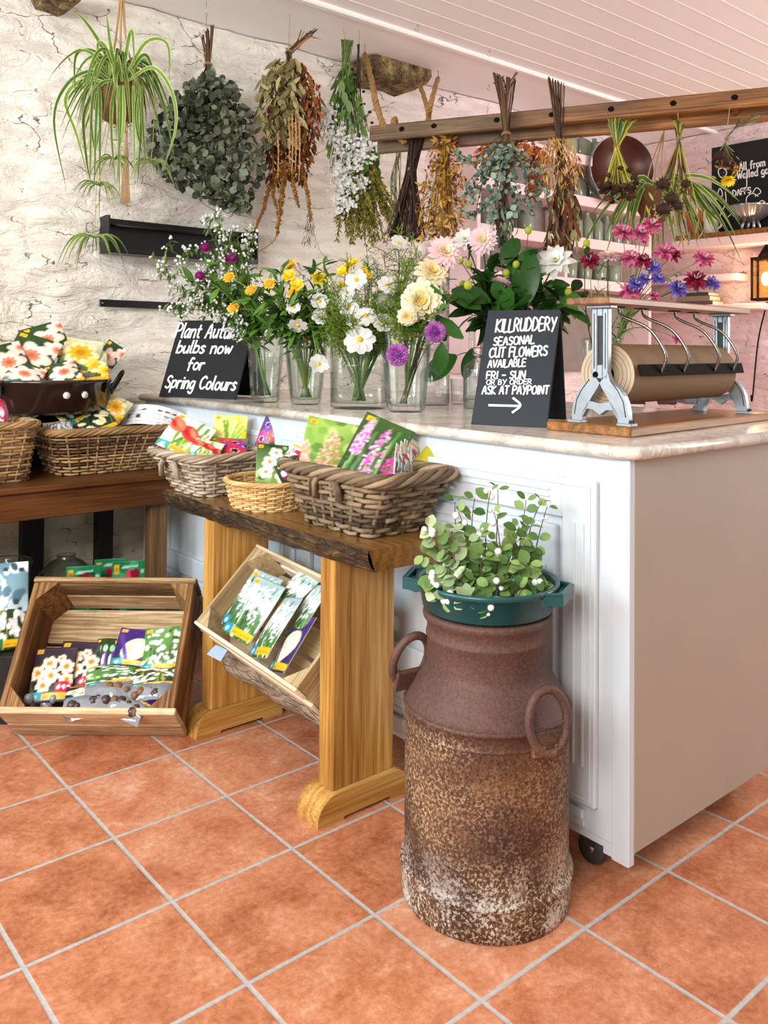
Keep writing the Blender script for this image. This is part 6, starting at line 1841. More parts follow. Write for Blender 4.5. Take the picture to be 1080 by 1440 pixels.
# --- spider plant in a coir ball, left
REFS = ony(165, 140, .52)
o, tie = hang('hanging_spider_plant', 'variegated spider plant hanging in a brown coir ball at upper left', 'hanging plant', REFS, (168, 145), group='hanging spider plants')
k = scale_at(REFS); rs = random.Random(3)
pc_ = at(166, 140, REFS)
b = MB(); b.ball(pc_, 36 * k, M_COIR, 20, 14, (1, 1, .98)); b.build('coir_pot', o)
b = MB(); top = at(172, -28, REFS)
for (x, dz) in ((150, .05), (196, .04), (172, -.09)):
    b.tube(spline([top, at(168 + (x - 168) * .35, 60, REFS), at(x, 130, REFS) + (CAM - REFS).normalized() * dz * 1.2, at(168 + (x - 168) * .3, 176, REFS), at(178, 186, REFS)], 6), .0045, M_STRING, 6)
for q in range(7): b.tube(spline([at(178, 184, REFS), at(178 + q - 3, 230, REFS) + rvec(.004), at(176 + (q - 3) * 2.2, 286, REFS)], 5), .0026, M_STRING, 5)
b.tube([at(172, -28, REFS), V((at(172, -28, REFS).x, at(172, -28, REFS).y, CEILZ))], .004, M_STRING, 5)
b.build('macrame_hanger', o)
b = MB(); crown = at(168, 112, REFS)
SP = [[(160, 118), (130, 100), (95, 118), (76, 170), (94, 270)], [(158, 118), (118, 112), (92, 140), (108, 190), (124, 250)], [(165, 112), (140, 60), (118, 28), (104, 16)], [(165, 112), (155, 60), (150, 20)], [(175, 112), (205, 60), (235, 62), (238, 115)],
      [(178, 115), (215, 95), (242, 130), (247, 180), (228, 242)], [(172, 112), (180, 60), (186, 45), (190, 100)], [(160, 118), (128, 75), (106, 80), (106, 145)], [(165, 115), (160, 90), (166, 150), (170, 178)], [(160, 112), (140, 120), (118, 160), (121, 220), (128, 262)], [(172, 115), (165, 80), (155, 90), (157, 150)], [(165, 114), (150, 70), (138, 60), (138, 90)], [(176, 114), (200, 78), (212, 90), (216, 120)]]
for pth in SP:
    pts = P2(REFS, *[(x, y, .06 + .04 * rs.random()) for x, y in pth]); ribbon(b, spline(pts, 5), .016, M_SPIDER, M_SPIDERC, rs)
for i in range(78):
    a = rs.uniform(0, 2 * PI); L = rs.uniform(.16, .40); d = V((math.cos(a), math.sin(a), 0)); rise = rs.uniform(.03, .14)
    ribbon(b, curve(crown, crown + d * L * .35 + V((0, 0, rise * 1.6)), crown + d * L * rs.uniform(.45, .75) + V((0, 0, -L * rs.uniform(.1, .9))), 12), rs.uniform(.011, .018), M_SPIDER, M_SPIDERC, rs)
for i in range(14):
    x = rs.uniform(125, 200); pts = P2(REFS, (x, 120, .10), (x + rs.uniform(-6, 6), 170, .11), (x + rs.uniform(-8, 8), rs.uniform(210, 285), .1)); ribbon(b, spline(pts, 5), .013, M_SPIDER, M_SPIDERC, rs)
b.build('leaves', o)
def plantlet(px_, py_, n, L, run):
    b = MB(); c = at(px_, py_, REFS); b.tube(spline(P2(REFS, *run) + [c], 5), .0014, M_STRAW, 5)
    for i in range(n):
        a = rs.uniform(0, 2 * PI); d = V((math.cos(a), math.sin(a), 0)); ll = L * rs.uniform(.6, 1.1)
        ribbon(b, curve(c, c + d * ll * .5 + V((0, 0, ll * .3)), c + d * ll * .75 + V((0, 0, -ll * rs.uniform(.2, .8))), 7), .0065, M_SPIDER, M_SPIDERC, rs)
    b.build('plantlet', o)
plantlet(132, 335, 26, .17, [(165, 118), (140, 220), (134, 300)]); plantlet(140, 262, 16, .15, [(165, 118), (150, 200)]); plantlet(212, 228, 18, .12, [(172, 118), (214, 120), (216, 180)]); plantlet(160, 225, 16, .12, [(165, 118), (158, 180)])

# --- eucalyptus bunch
REFE = ony(290, 180, .78); k = scale_at(REFE); rs = random.Random(4)
o, tie = hang('eucalyptus_bunch', 'big dark grey-green bunch of round-leaved eucalyptus hung against the white wall', 'dried bunch', REFE, (293, 92))
string(o, tie, at(290, 22, REFE)); wrap(o, tie, .020)
b = MB(); stalks(b, P2(REFE, (284, 52), (300, 36)), tie, P2(REFE, (275, 140), (285, 155), (300, 155), (310, 140)), .0030, M_DSTEM, 30, rs, .010); b.build('stems', o)
b = MB()
env = [(105, 293, 16), (125, 292, 40), (150, 286, 52), (180, 286, 74), (205, 290, 80), (230, 294, 76), (255, 300, 58), (275, 318, 34), (292, 338, 12)]
def env_at(e, y):
    for (a, b_) in zip(e, e[1:]):
        if a[0] <= y <= b_[0]:
            f = (y - a[0]) / (b_[0] - a[0]); return a[1] + (b_[1] - a[1]) * f, a[2] + (b_[2] - a[2]) * f
    return e[-1][1], e[-1][2]
for i in range(1700):
    y = rs.uniform(105, 292); cx_, w = env_at(env, y)
    if rs.random() > .25 + w / 90: continue
    u = max(-1, min(1, rs.gauss(0, .55))); q = at(cx_ + w * u, y, REFE) + (CAM - REFE).normalized() * (.13 * math.sqrt(max(0, 1 - u * u)) * rs.choice([rs.uniform(-1, 1), rs.uniform(.3, 1)]) * min(1, w / 50))
    d = (V((0, 0, -.5)) + rdir(rs)).normalized(); L = rs.uniform(.026, .046)
    b.leaf(q, d, rdir(rs) + (CAM - q).normalized() * .9, L, L * .85, M_EUC, rs.uniform(-.4, .6), .15, 3, 'round', rs.random())
b.build('leaves', o)

# --- amaranth, leaves and catkins
REFA = ony(405, 160, .66); k = scale_at(REFA); rs = random.Random(5)
o, tie = hang('amaranth_bunch', 'rust and olive dried bunch with long hanging ochre amaranth tassels', 'dried bunch', REFA, (406, 74))
string(o, tie, at(409, -14, REFA)); wrap(o, tie, .016)
b = MB(); stalks(b, P2(REFA, (402, 70), (418, 52), (446, 40)), tie, P2(REFA, (380, 200), (400, 230), (425, 220), (440, 190)), .0028, M_DSTEM, 26, rs, .010)
for i in range(8): b.tube(P2(REFA, (405, 76), (418 + i * 3, 58 - i), (424 + i * 4, 42 + i * 2)), .0022, M_TASSEL if i % 2 else M_DARKD, 5, tint=rs.random())
b.build('stems', o)
b = MB()
for i in range(900):
    y = rs.uniform(85, 250); cx_, w = env_at([(85, 408, 16), (120, 414, 36), (160, 414, 38), (200, 408, 34), (250, 402, 26)], y)
    q = at(cx_ + w * rs.uniform(-1, 1), y, REFA) + (CAM - REFA).normalized() * rs.uniform(-.07, .07)
    b.leaf(q, (V((0, 0, -1)) + rdir(rs) * .7), rdir(rs), rs.uniform(.025, .06), .016, M_RUSTL, rs.uniform(-1, 1), .3, 3, 'leaf', rs.random(), rs.uniform(-1, 1))
b.build('rust_leaves', o)
b = MB()
for i in range(260):
    y = rs.uniform(82, 195); cx_, w = env_at([(82, 405, 14), (110, 395, 30), (150, 392, 28), (195, 395, 24)], y)
    q = at(cx_ + w * rs.uniform(-1, 1), y, REFA) + (CAM - REFA).normalized() * rs.uniform(.04, .10)
    b.leaf(q, (V((0, 0, -1)) + rdir(rs) * .8), rdir(rs) + (CAM - q).normalized(), rs.uniform(.045, .085), .020, M_OLIVE, rs.uniform(-.6, 1), .3, 4, 'leaf', rs.random(), rs.uniform(-1, 1))
b.build('olive_leaves', o)
b = MB()
for (pth, r) in (([(402, 225), (396, 275), (390, 330)], .022), ([(398, 235), (380, 262), (372, 290), (358, 325)], .016), ([(392, 245), (384, 270), (392, 300)], .014), ([(408, 235), (414, 265), (420, 292)], .015), ([(428, 248), (434, 280), (436, 305)], .013), ([(382, 180), (384, 230), (386, 270)], .010), ([(430, 170), (428, 215), (424, 250)], .010), ([(436, 110), (442, 140), (444, 165)], .011)):
    fuzzy(b, P2(REFA, *[(x, y, .05) for x, y in pth]), r, M_AMAR, rs, 110)
b.tube(spline(P2(REFA, (390, 326, .05), (384, 340, .05), (362, 356, .05)), 5), .003, M_AMAR, 5)
b.build('amaranth_tassels', o)
b = MB()
for (x, y0, y1) in ((391, 190, 250), (411, 160, 245), (416, 165, 240), (421, 170, 255), (407, 175, 225)):
    fuzzy(b, P2(REFA, (x, y0, .11), (x + .5, (y0 + y1) / 2, .115), (x - .5, y1, .11)), .007, M_TASSEL, rs, 80)
b.build('peach_tassels', o)
b = MB(); b.tube(spline(P2(REFA, (424, 245), (432, 285), (438, 330)), 5), .0016, M_DARKD, 4)
for i in range(110):
    t = rs.random(); q = at(436 + rs.uniform(-9, 9) * (.3 + t), 296 + 48 * t, REFA); b.tube([q, q + V((rs.uniform(-.008, .008), 0, -.018))], .0009, M_DSTEM, 3, tint=rs.random())
b.build('seed_spray', o)

# --- statice and feathery green
REFT = ony(500, 200, .60); k = scale_at(REFT); rs = random.Random(6)
o, tie = hang('statice_bunch', 'long green bunch with white papery statice and olive feathery tips', 'dried bunch', REFT, (486, 92))
string(o, at(486, 60, REFT), at(478, 8, REFT)); wrap(o, tie, .018)
b = MB(); stalks(b, P2(REFT, (480, 56), (497, 58)), tie, P2(REFT, (450, 180), (478, 260), (500, 290), (525, 300), (545, 290)), .0024, M_GSTEM, 70, rs, .016); b.build('stems', o)
b = MB()
for i in range(130):
    y = rs.uniform(95, 240); q = at(484 + (y - 95) * .12 + rs.uniform(-1, 1) * (10 + (y - 95) * .22), y, REFT) + (CAM - REFT).normalized() * rs.uniform(-.03, .08)
    L = rs.uniform(.03, .07); b.leaf(q, V((0, 0, -1)) + rdir(rs) * .5, rdir(rs) + (CAM - q).normalized(), L, L * .4, M_LEAF, rs.uniform(-.3, .6), .2, 4, 'leaf', rs.random())
for (x, y) in ((480, 115), (484, 130), (490, 142)): q = at(x, y, REFT) + (CAM - REFT).normalized() * .09; b.leaf(q, V((.1, -.1, -1)), (CAM - q), .06, .032, M_GSTEM, .3, .2, 4, 'leaf', .6)
b.build('leaves', o)
b = MB()
for i in range(1000):
    t = rs.random(); cl = rs.choice([(455, 165, 16), (447, 175, 12), (470, 185, 16), (460, 155, 10), (485, 205, 16), (500, 200, 14), (515, 215, 14), (520, 195, 10), (490, 235, 18), (505, 225, 14), (480, 255, 14), (495, 262, 14), (478, 280, 12), (490, 285, 10), (470, 240, 8), (508, 255, 10)])
    q = at(cl[0] + rs.gauss(0, .55) * cl[2], cl[1] + rs.gauss(0, .5) * cl[2], REFT) + (CAM - REFT).normalized() * rs.uniform(.02, .12)
    ring_petals(b, q, rdir(rs) + (CAM - q).normalized(), rs.uniform(.008, .0125), 5, .8, M_WHITE_P, .5, 'petal', .1, rs.random(), rs=rs, seg=2)
b.build('statice_florets', o)
b = MB()
for i in range(62):
    x1 = rs.uniform(472, 556); y1 = rs.uniform(296, 350) - abs(x1 - 515) * .25; q0 = at(500 + (x1 - 510) * .35, 225 + rs.uniform(-20, 20), REFT) + (CAM - REFT).normalized() * rs.uniform(-.06, .07); q1 = at(x1, y1, REFT) + (CAM - REFT).normalized() * rs.uniform(-.06, .07)
    path = curve(q0, q0.lerp(q1, .5) + rvec(.012, rs), q1, 9)
    b.tube(path, .0012, M_MOSS, 4, tint=.2)
    for j in range(80):
        t = rs.random() ** .8 * 8.99; kk = int(t); p = path[kk].lerp(path[kk + 1], t - kk); d = ((path[kk + 1] - path[kk]).normalized() + rdir(rs) * .75).normalized()
        b.leaf(p, d, rdir(rs), rs.uniform(.014, .032), .0075, M_MOSS, .2, .3, 2, 'leaf', rs.random())
b.build('feathery_tips', o)

# --- thin dark strand
REFD = ony(506, 120, .60); rs = random.Random(8)
o, tie = hang('dried_strand', 'thin strand of dark stems with round black seed pods beside the statice', 'dried bunch', REFD, (505, 66))
string(o, tie, at(506, 26, REFD))
b = MB()
for i in range(9):
    x = 505 + rs.uniform(-3, 3); b.tube(spline(P2(REFD, (x, 62), (504 + rs.uniform(-3, 3), 120), (506 + rs.uniform(-8, 16), rs.uniform(170, 235))), 5), .0018, M_DARKD, 4, tint=rs.random())
b.build('stems', o)
b = MB()
for (x, y) in ((494, 100), (500, 107), (500, 115), (512, 104), (510, 128), (515, 148), (498, 130), (518, 160), (520, 175), (508, 150), (500, 146), (513, 186), (519, 192), (524, 205), (496, 112), (528, 215)):
    b.ball(at(x, y, REFD) + rvec(.01), rs.uniform(.006, .010), M_SUNH, 7, 5, (1, 1, .8), rs.random() * .4)
b.build('seed_pods', o)

# --- old ladder hung as a drying rack
LZ2 = 2.15
M_LADD = wood('grey_brown_ladder', '33241a', '6b5138', '9a7a52', 'x', .8, .6, .35, dirt=.2)
L1a, L1b = onz(521, 188.5, LZ2), onz(1100, 134, LZ2); L2a, L2b = onz(532, 206, LZ2 - .035), onz(1100, 158, LZ2 - .035)
ldx = (L1b - L1a).normalized(); ldy = V((-ldx.y, ldx.x, 0))
L2b = L2a + ldx * ((L1b - L1a).length + .25)
ladder = thing('wooden_ladder', L1a, 'old wooden ladder hung flat below the ceiling as a drying rack', 'ladder', None, (ldx, ldy, V((0, 0, 1))))
W1 = scale_at(onz(800, 160, LZ2)) * 23.5
M_LADO = wood('honey_ladder', '6b4622', 'a3733a', 'c7985a', 'x', .8, .5, .25)
_nt = M_LADD.node_tree; _pb = [n for n in _nt.nodes if n.type == 'BSDF_PRINCIPLED'][0]; _src = _pb.inputs['Base Color'].links[0].from_socket
_tc = _nt.nodes.new('ShaderNodeTexCoord'); _sx = _nt.nodes.new('ShaderNodeSeparateXYZ'); _mr = _nt.nodes.new('ShaderNodeMapRange'); _mx = _nt.nodes.new('ShaderNodeMix'); _mx.data_type = 'RGBA'; _mx.blend_type = 'MULTIPLY'
_nt.links.new(_tc.outputs['Object'], _sx.inputs[0]); _nt.links.new(_sx.outputs[0], _mr.inputs[0]); _mr.inputs[1].default_value = .55; _mr.inputs[2].default_value = 1.15
_nt.links.new(_mr.outputs[0], _mx.inputs[0]); _nt.links.new(_src, _mx.inputs[6]); _mx.inputs[7].default_value = (2.1, 1.45, .75, 1); _nt.links.new(_mx.outputs[2], _pb.inputs['Base Color'])
for (p, q) in ((L1a, L1b), (L2a, L2b)):
    b = MB(); b.bar(p, q, .032, W1, M_LADD, (0, 0, 1), .006); b.build('rail', ladder)
LL = (L1b - L1a).length
for i, x in enumerate((567, 612, 700, 777, 860, 947, 1033)):
    d = on_plane(x, 165, L1a, ldy) if abs(ray(x, 165).dot(ldy)) > 1e-6 else L1a
    t = (d - L1a).dot(ldx); p = L1a + ldx * t; u = (p - L2a).dot(ldx); q = L2a + ldx * u
    b = MB(); n_ = (p - q).normalized(); b.tube([q - n_ * .02, p + n_ * .0165], .014, M_LADD, 10); rg = b.build('rung', ladder)
    b = MB(); b.lathe(p + n_ * .0165, [(0, .004), (.010, .004), (.013, .001), (.013, -.002)], M_DARKST, 12, axis=n_); b.build('bolt', rg)
def rope(name, label, pts, r=.014):
    b = MB(); path = spline(pts, 8); m = len(path)
    L = [0]
    for i in range(m - 1): L.append(L[-1] + (path[i + 1] - path[i]).length)
    for s_ in range(3):
        out = []
        for i, p in enumerate(path):
            d = (path[min(i + 1, m - 1)] - path[max(0, i - 1)]).normalized(); x = d.orthogonal().normalized(); x = (V((0, 1, .2)) - d * V((0, 1, .2)).dot(d)).normalized(); y = d.cross(x); a = L[i] * 95 + s_ * 2 * PI / 3
            out.append(p + (x * math.cos(a) + y * math.sin(a)) * r * .5)
        b.tube(out, r * .62, M_ROPE, 6)
    return tag(b.build(name), label, 'rope', 'ropes holding the ladder')
lA = L1a + ldx * .06
fr = -ldy if ldy.dot(CAM - L1a) < 0 else ldy
hk = at(513, 76, L1a)
rope('hanging_rope', 'thick knotted hemp rope at the left end of hanging ladder', [onz(513, 76, CEILZ - .05), (onz(518, 96, CEILZ - .1) + at(523, 112, L1a)) / 2, at(528, 132, L1a) + fr * .02, at(533, 150, L1a) + fr * .03, at(543, 178, L1a) + fr * .035, at(549, 190, L1a) + fr * .01, at(552, 176, L1a) - fr * .025, at(555, 168, L1a) + fr * .0, at(558, 186, L1a) + fr * .035, at(572, 203, L1a) + fr * .02])
hk2 = at(616, 112, L1a)
rope('hanging_rope', 'hemp rope looped over ladder to the right of the stone bracket', [onz(616, 110, CEILZ - .05), at(611, 140, L1a) + fr * .03, at(606, 170, L1a) + fr * .035, at(603, 192, L1a) + fr * .0, at(600, 172, L1a) - fr * .035, at(595, 145, L1a) - fr * .05, ony(589, 116, .79)], .012)
for (hx_, hy_) in ((513, 76), (616, 112)):
    q = onz(hx_, hy_, CEILZ - .05); b = MB(); b.tube([V((q.x, q.y, CEILZ - .0005)), V((q.x, q.y, CEILZ - .04)), V((q.x + .012, q.y, CEILZ - .055)), V((q.x + .02, q.y, CEILZ - .045))], .0025, M_HOOK, 6)
    tag(b.build('ceiling_hook'), 'metal ceiling hook carrying the ' + ('left knotted rope' if hx_ < 550 else 'rope right of the stone bracket'), 'hook')
for i, (x, y, lb) in enumerate(((587, 38, 'small empty hook in the ceiling boards, leftmost'), (688, 74, 'small empty hook in ceiling boards right of the stone bracket'), (688, 122, 'small empty hook on the plain strip above the ladder'))):
    q = onz(x, y, CEILZ - .012); b = MB(); b.tube([V((q.x, q.y, CEILZ - .0005)), q, q + V((.01, -.01, -.01)), q + V((0, 0, -.02)), q + V((-.01, .01, -.01))], .0022, M_HOOK, 5)
    tag(b.build('ceiling_hook'), lb, 'hook')

# --- stone corbel in the back wall
def mat_stone():
    t = NT('rough_brown_stone'); v = t.coord(); n = t.noise(v, 14, 6, .65); n2 = t.noise(v, 70, 4, .7)
    col = t.ramp(t.math('ADD', t.math('MULTIPLY', n, .6), t.math('MULTIPLY', n2, .4)), [(.36, srgb('2e2419')), (.5, srgb('6d5a40')), (.64, srgb('b09a6c'))])
    t.bsdf(col, .9, 0, t.bump(t.math('ADD', n, n2), .8, .012), .2); return t.mat
M_STONE = mat_stone()
def stone(name, label, pts, y0, y1):
    b = MB(); vs = []; n = len(pts)
    for yy, sh in ((y0, .96), (y0 + .03, 1.0), (y1, 1.0)):
        cx_ = sum(p[0] for p in pts) / n; cy_ = sum(p[1] for p in pts) / n
        for (x, y) in pts: q = ony(x, y, .86); c = ony(cx_, cy_, .86); q = c + (q - c) * sh; vs.append(V((q.x, yy, q.z)) + V((mnoise.noise(q * 9) * .012, 0, mnoise.noise(q * 11) * .01)))
    fs = [tuple(range(n))[::-1], tuple(range(2 * n, 3 * n))]
    for r in range(2):
        for i in range(n): fs.append((r * n + i, r * n + (i + 1) % n, (r + 1) * n + (i + 1) % n, (r + 1) * n + i))
    b.add(vs, fs, M_STONE, False); return tag(b.build(name), label, 'stone', None, 'structure')
stone('trim_2', None, [(512, 82), (528, 77), (545, 76), (572, 84), (597, 97), (598, 112), (590, 122), (578, 128), (560, 120), (540, 115), (515, 112)], .80, 1.02)
stone('trim_3', None, [(60, -14), (115, -14), (108, 4), (98, 9), (84, 6), (66, 0)], .80, 1.02)

# --- bunches on the ladder
REFK = (L1a + L2a) / 2 + ldx * .15; rs = random.Random(9)
o, tie = hang('dried_stalk_bunch', 'dark brown bunch of straight dried stalks at the left end of ladder', 'dried bunch', REFK, (578, 240)); wrap(o, tie, .020)
b = MB(); stalks(b, P2(REFK, (576, 185), (598, 188)), tie, P2(REFK, (545, 330), (562, 335), (580, 338), (598, 335)), .0030, M_DARKD, 120, rs, .020); b.build('stems', o)
b = MB()
for i in range(16): b.tube(spline(P2(REFK, (560 + rs.uniform(-4, 4), 215), (556 + rs.uniform(-8, 8), 260), (560 + rs.uniform(-10, 10), rs.uniform(300, 340))), 4), .0018, M_DSTEM if i % 3 else M_GSTEM, 4, tint=rs.random())
for i in range(60):
    q = at(566 + rs.gauss(0, 12), rs.uniform(255, 335), REFK) + (CAM - REFK).normalized() * rs.uniform(-.04, .06); b.leaf(q, V((0, 0, -1)) + rdir(rs) * .35, rdir(rs), rs.uniform(.02, .05), .006, M_DSTEM, .2, .3, 2, 'leaf', rs.random())
b.build('grasses', o)
REFG = at(625, 250, (L1a + L2a) / 2 + ldx * .35); rs = random.Random(10)
o, tie = hang('golden_dried_bunch', 'bushy golden brown dried bunch right of the dark stalks on ladder', 'dried bunch', REFG, (626, 205)); wrap(o, tie, .02)
b = MB(); stalks(b, P2(REFG, (615, 185), (640, 185)), tie, P2(REFG, (600, 320), (620, 335), (640, 320)), .0022, M_GOLDD, 46, rs, .018); b.build('stems', o)
b = MB()
for i in range(620):
    y = rs.uniform(190, 338); cx_, w = env_at([(190, 628, 14), (225, 626, 22), (260, 624, 32), (300, 622, 34), (338, 620, 26)], y)
    q = at(cx_ + w * rs.uniform(-1, 1), y, REFG) + (CAM - REFG).normalized() * rs.uniform(-.07, .07)
    b.leaf(q, V((0, 0, -.7)) + rdir(rs), rdir(rs), rs.uniform(.018, .046), .014, M_GOLDD if rs.random() < .75 else M_RUSTL, rs.uniform(-1, 1), .4, 2, 'leaf', rs.random(), rs.uniform(-1, 1))
b.build('dried_flowers', o)
# rust hydrangea heads behind
REFH = at(705, 222, (L1a + L2a) / 2 + ldx * .72 - fr * .08); rs = random.Random(12)
o, tie = hang('hydrangea_bunch', 'rust orange dried hydrangea heads hung behind the silver eucalyptus', 'dried bunch', REFH, (712, 190)); wrap(o, tie, .014)
b = MB(); stalks(b, P2(REFH, (700, 120), (722, 135)), tie, P2(REFH, (680, 215), (715, 220), (745, 215)), .0028, M_DSTEM, 14, rs, .010); b.build('stems', o)
b = MB()
for i in range(330):
    hx_, hy_, hr = rs.choice(((688, 224, 24), (735, 216, 24), (752, 222, 18), (712, 226, 16), (758, 252, 14), (750, 268, 10)))
    d = rdir(rs); q = at(hx_, hy_, REFH) + d * (hr * scale_at(REFH) * V((1, 1, .8)).x)
    q.z = at(hx_, hy_, REFH).z + d.z * hr * scale_at(REFH) * .75
    ring_petals(b, q, d, rs.uniform(.012, .020), 4, .9, M_HYD, .3, 'petal', .2, rs.random(), rs=rs, seg=2)
b.build('flower_heads', o)
# silver eucalyptus strands
REFU = at(712, 240, (L1a + L2a) / 2 + ldx * .72 + fr * .10); rs = random.Random(13)
o, tie = hang('silver_eucalyptus_bunch', 'silver-green eucalyptus with arching leafy strands hanging mid ladder', 'dried bunch', REFU, (712, 190)); wrap(o, tie, .020)
b = MB(); stalks(b, P2(REFU, (694, 104), (706, 120), (728, 112)), tie, P2(REFU, (700, 320), (712, 330)), .0036, M_DSTEM, 26, rs, .010)
for i in range(12): b.tube(P2(REFU, (712, 150), (706 + rs.uniform(-6, 10), 130), (700 + rs.uniform(-8, 30), rs.uniform(100, 122))), .0024, M_DSTEM, 4, tint=rs.random())
b.build('stems', o)
b = MB()
STR = [[(712, 200), (690, 215), (668, 228), (645, 222)], [(712, 200), (692, 225), (668, 245), (655, 262)], [(710, 200), (690, 240), (670, 270), (660, 285)], [(710, 205), (698, 250), (685, 290), (655, 300)], [(712, 205), (702, 250), (695, 290), (690, 318)], [(714, 200), (730, 225), (748, 260), (758, 290)], [(714, 205), (735, 240), (742, 270), (750, 300)], [(712, 205), (716, 250), (722, 280), (735, 300)], [(714, 205), (745, 225), (765, 245), (770, 285)], [(712, 200), (700, 220), (680, 235), (672, 250)], [(712, 205), (722, 240), (728, 270), (740, 285)], [(710, 205), (690, 232), (676, 265), (668, 310)], [(712, 205), (706, 240), (700, 270), (678, 288)], [(712, 198), (690, 208), (660, 222), (640, 212)], [(712, 205), (740, 230), (762, 262), (774, 300)], [(710, 205), (684, 245), (662, 268), (650, 275)], [(712, 205), (694, 262), (672, 300), (648, 296)]]
for pth in STR:
    path = spline(P2(REFU, *[(x, y, rs.uniform(-.03, .07)) for x, y in pth]), 6); b.tube(path, .0014, M_DSTEM, 4, tint=.4)
    for i in range(2, len(path)):
        for q in range(2):
            p = path[i] + rvec(.005, rs); L = rs.uniform(.015, .025); b.leaf(p, rdir(rs) + V((0, 0, -.3)), rdir(rs) + (CAM - p).normalized() * .6, L, L * .9, M_EUCB, rs.uniform(-.4, .5), .15, 3, 'round', rs.random())
for i in range(70):
    q = at(712 + rs.gauss(0, 10), rs.uniform(198, 300), REFU) + (CAM - REFU).normalized() * rs.uniform(-.03, .08); L = rs.uniform(.02, .034); b.leaf(q, rdir(rs) + V((0, 0, -.4)), rdir(rs) + (CAM - q).normalized() * .6, L, L * .85, M_EUCB, .2, .15, 3, 'round', rs.random())
b.build('leaves', o)
b = MB()
for i in range(120):
    q = at(708 + rs.gauss(0, 7), rs.uniform(285, 335), REFU) + (CAM - REFU).normalized() * rs.uniform(-.04, .04); b.leaf(q, V((0, 0, -1)) + rdir(rs) * .4, rdir(rs), rs.uniform(.03, .06), .016, M_EUC, rs.uniform(-.5, .8), .3, 3, 'leaf', rs.random())
b.build('withered_leaves', o)
# straw bunch and brown leaf bundle
REFY = at(782, 240, (L1a + L2a) / 2 + ldx * .92 + fr * .04); rs = random.Random(14)
o, tie = hang('straw_bunch', 'pale yellow straw bunch ending in withered brown leaves, right of silver eucalyptus', 'dried bunch', REFY, (786, 200)); wrap(o, tie, .018)
b = MB(); stalks(b, P2(REFY, (768, 108), (778, 120), (800, 122)), tie, P2(REFY, (775, 250), (795, 260), (808, 240)), .0026, M_DSTEM, 26, rs, .012); b.build('stems', o)
b = MB()
for i in range(420):
    y = rs.uniform(192, 262); cx_, w = env_at([(192, 786, 14), (215, 785, 28), (240, 788, 28), (262, 790, 18)], y); q = at(cx_ + w * rs.uniform(-1, 1), y, REFY) + (CAM - REFY).normalized() * rs.uniform(-.06, .07)
    b.leaf(q, V((0, 0, -1)) + rdir(rs) * .7, rdir(rs), rs.uniform(.02, .05), .006, M_GOLDD if rs.random() < .5 else M_TASSEL, rs.uniform(-.5, .5), .3, 2, 'leaf', rs.random())
b.build('straw', o)
b = MB()
for i in range(300):
    y = rs.uniform(240, 345); cx_, w = env_at([(240, 794, 10), (275, 794, 18), (310, 792, 24), (345, 788, 16)], y); q = at(cx_ + w * rs.uniform(-1, 1), y, REFY) + (CAM - REFY).normalized() * rs.uniform(-.06, .07)
    b.leaf(q, V((0, 0, -1)) + rdir(rs) * .35, rdir(rs) + (CAM - q).normalized() * .5, rs.uniform(.04, .08), .017, M_OLIVE if rs.random() < .3 else M_RUSTL if rs.random() < .4 else M_DSTEM, rs.uniform(-.5, .8), .35, 3, 'leaf', rs.random(), rs.uniform(-1, 1))
b.build('withered_leaves', o)
# strawflower bunch
REFS2 = at(868, 230, (L1a + L2a) / 2 + ldx * 1.22 + fr * .06); rs = random.Random(15)
o, tie = hang('strawflower_bunch', 'yellow-green stalks with dark dried flower heads hung before the copper pan', 'dried bunch', REFS2, (867, 206)); wrap(o, tie, .012)
b = MB(); tp = P2(REFS2, (855, 168), (872, 160), (892, 172)); stalks(b, tp, tie, P2(REFS2, (846, 262), (860, 268), (878, 268), (892, 258)), .0024, M_STRAW, 46, rs, .008)
for i in range(30): b.tube([tie + rvec(.006, rs), tp[0].lerp(tp[2], rs.random()) + rvec(.012, rs)], .0022, M_GSTEM, 4, tint=rs.random())
b.build('stems', o)
b = MB()
for i in range(60):
    q = at(868 + rs.uniform(-26, 26), 268 + rs.gauss(0, 8) - abs(rs.gauss(0, 6)), REFS2) + (CAM - REFS2).normalized() * rs.uniform(-.06, .07); b.ball(q, rs.uniform(.010, .016), M_SUNH, 7, 5, (1, 1, .7), rs.random()); ring_petals(b, q, V((0, 0, -1)) + rdir(rs) * .5, .018, 6, .5, M_SUNH if rs.random() < .75 else M_HYD, .5, 'petal', .2, rs=rs, seg=2)
b.build('flower_heads', o)
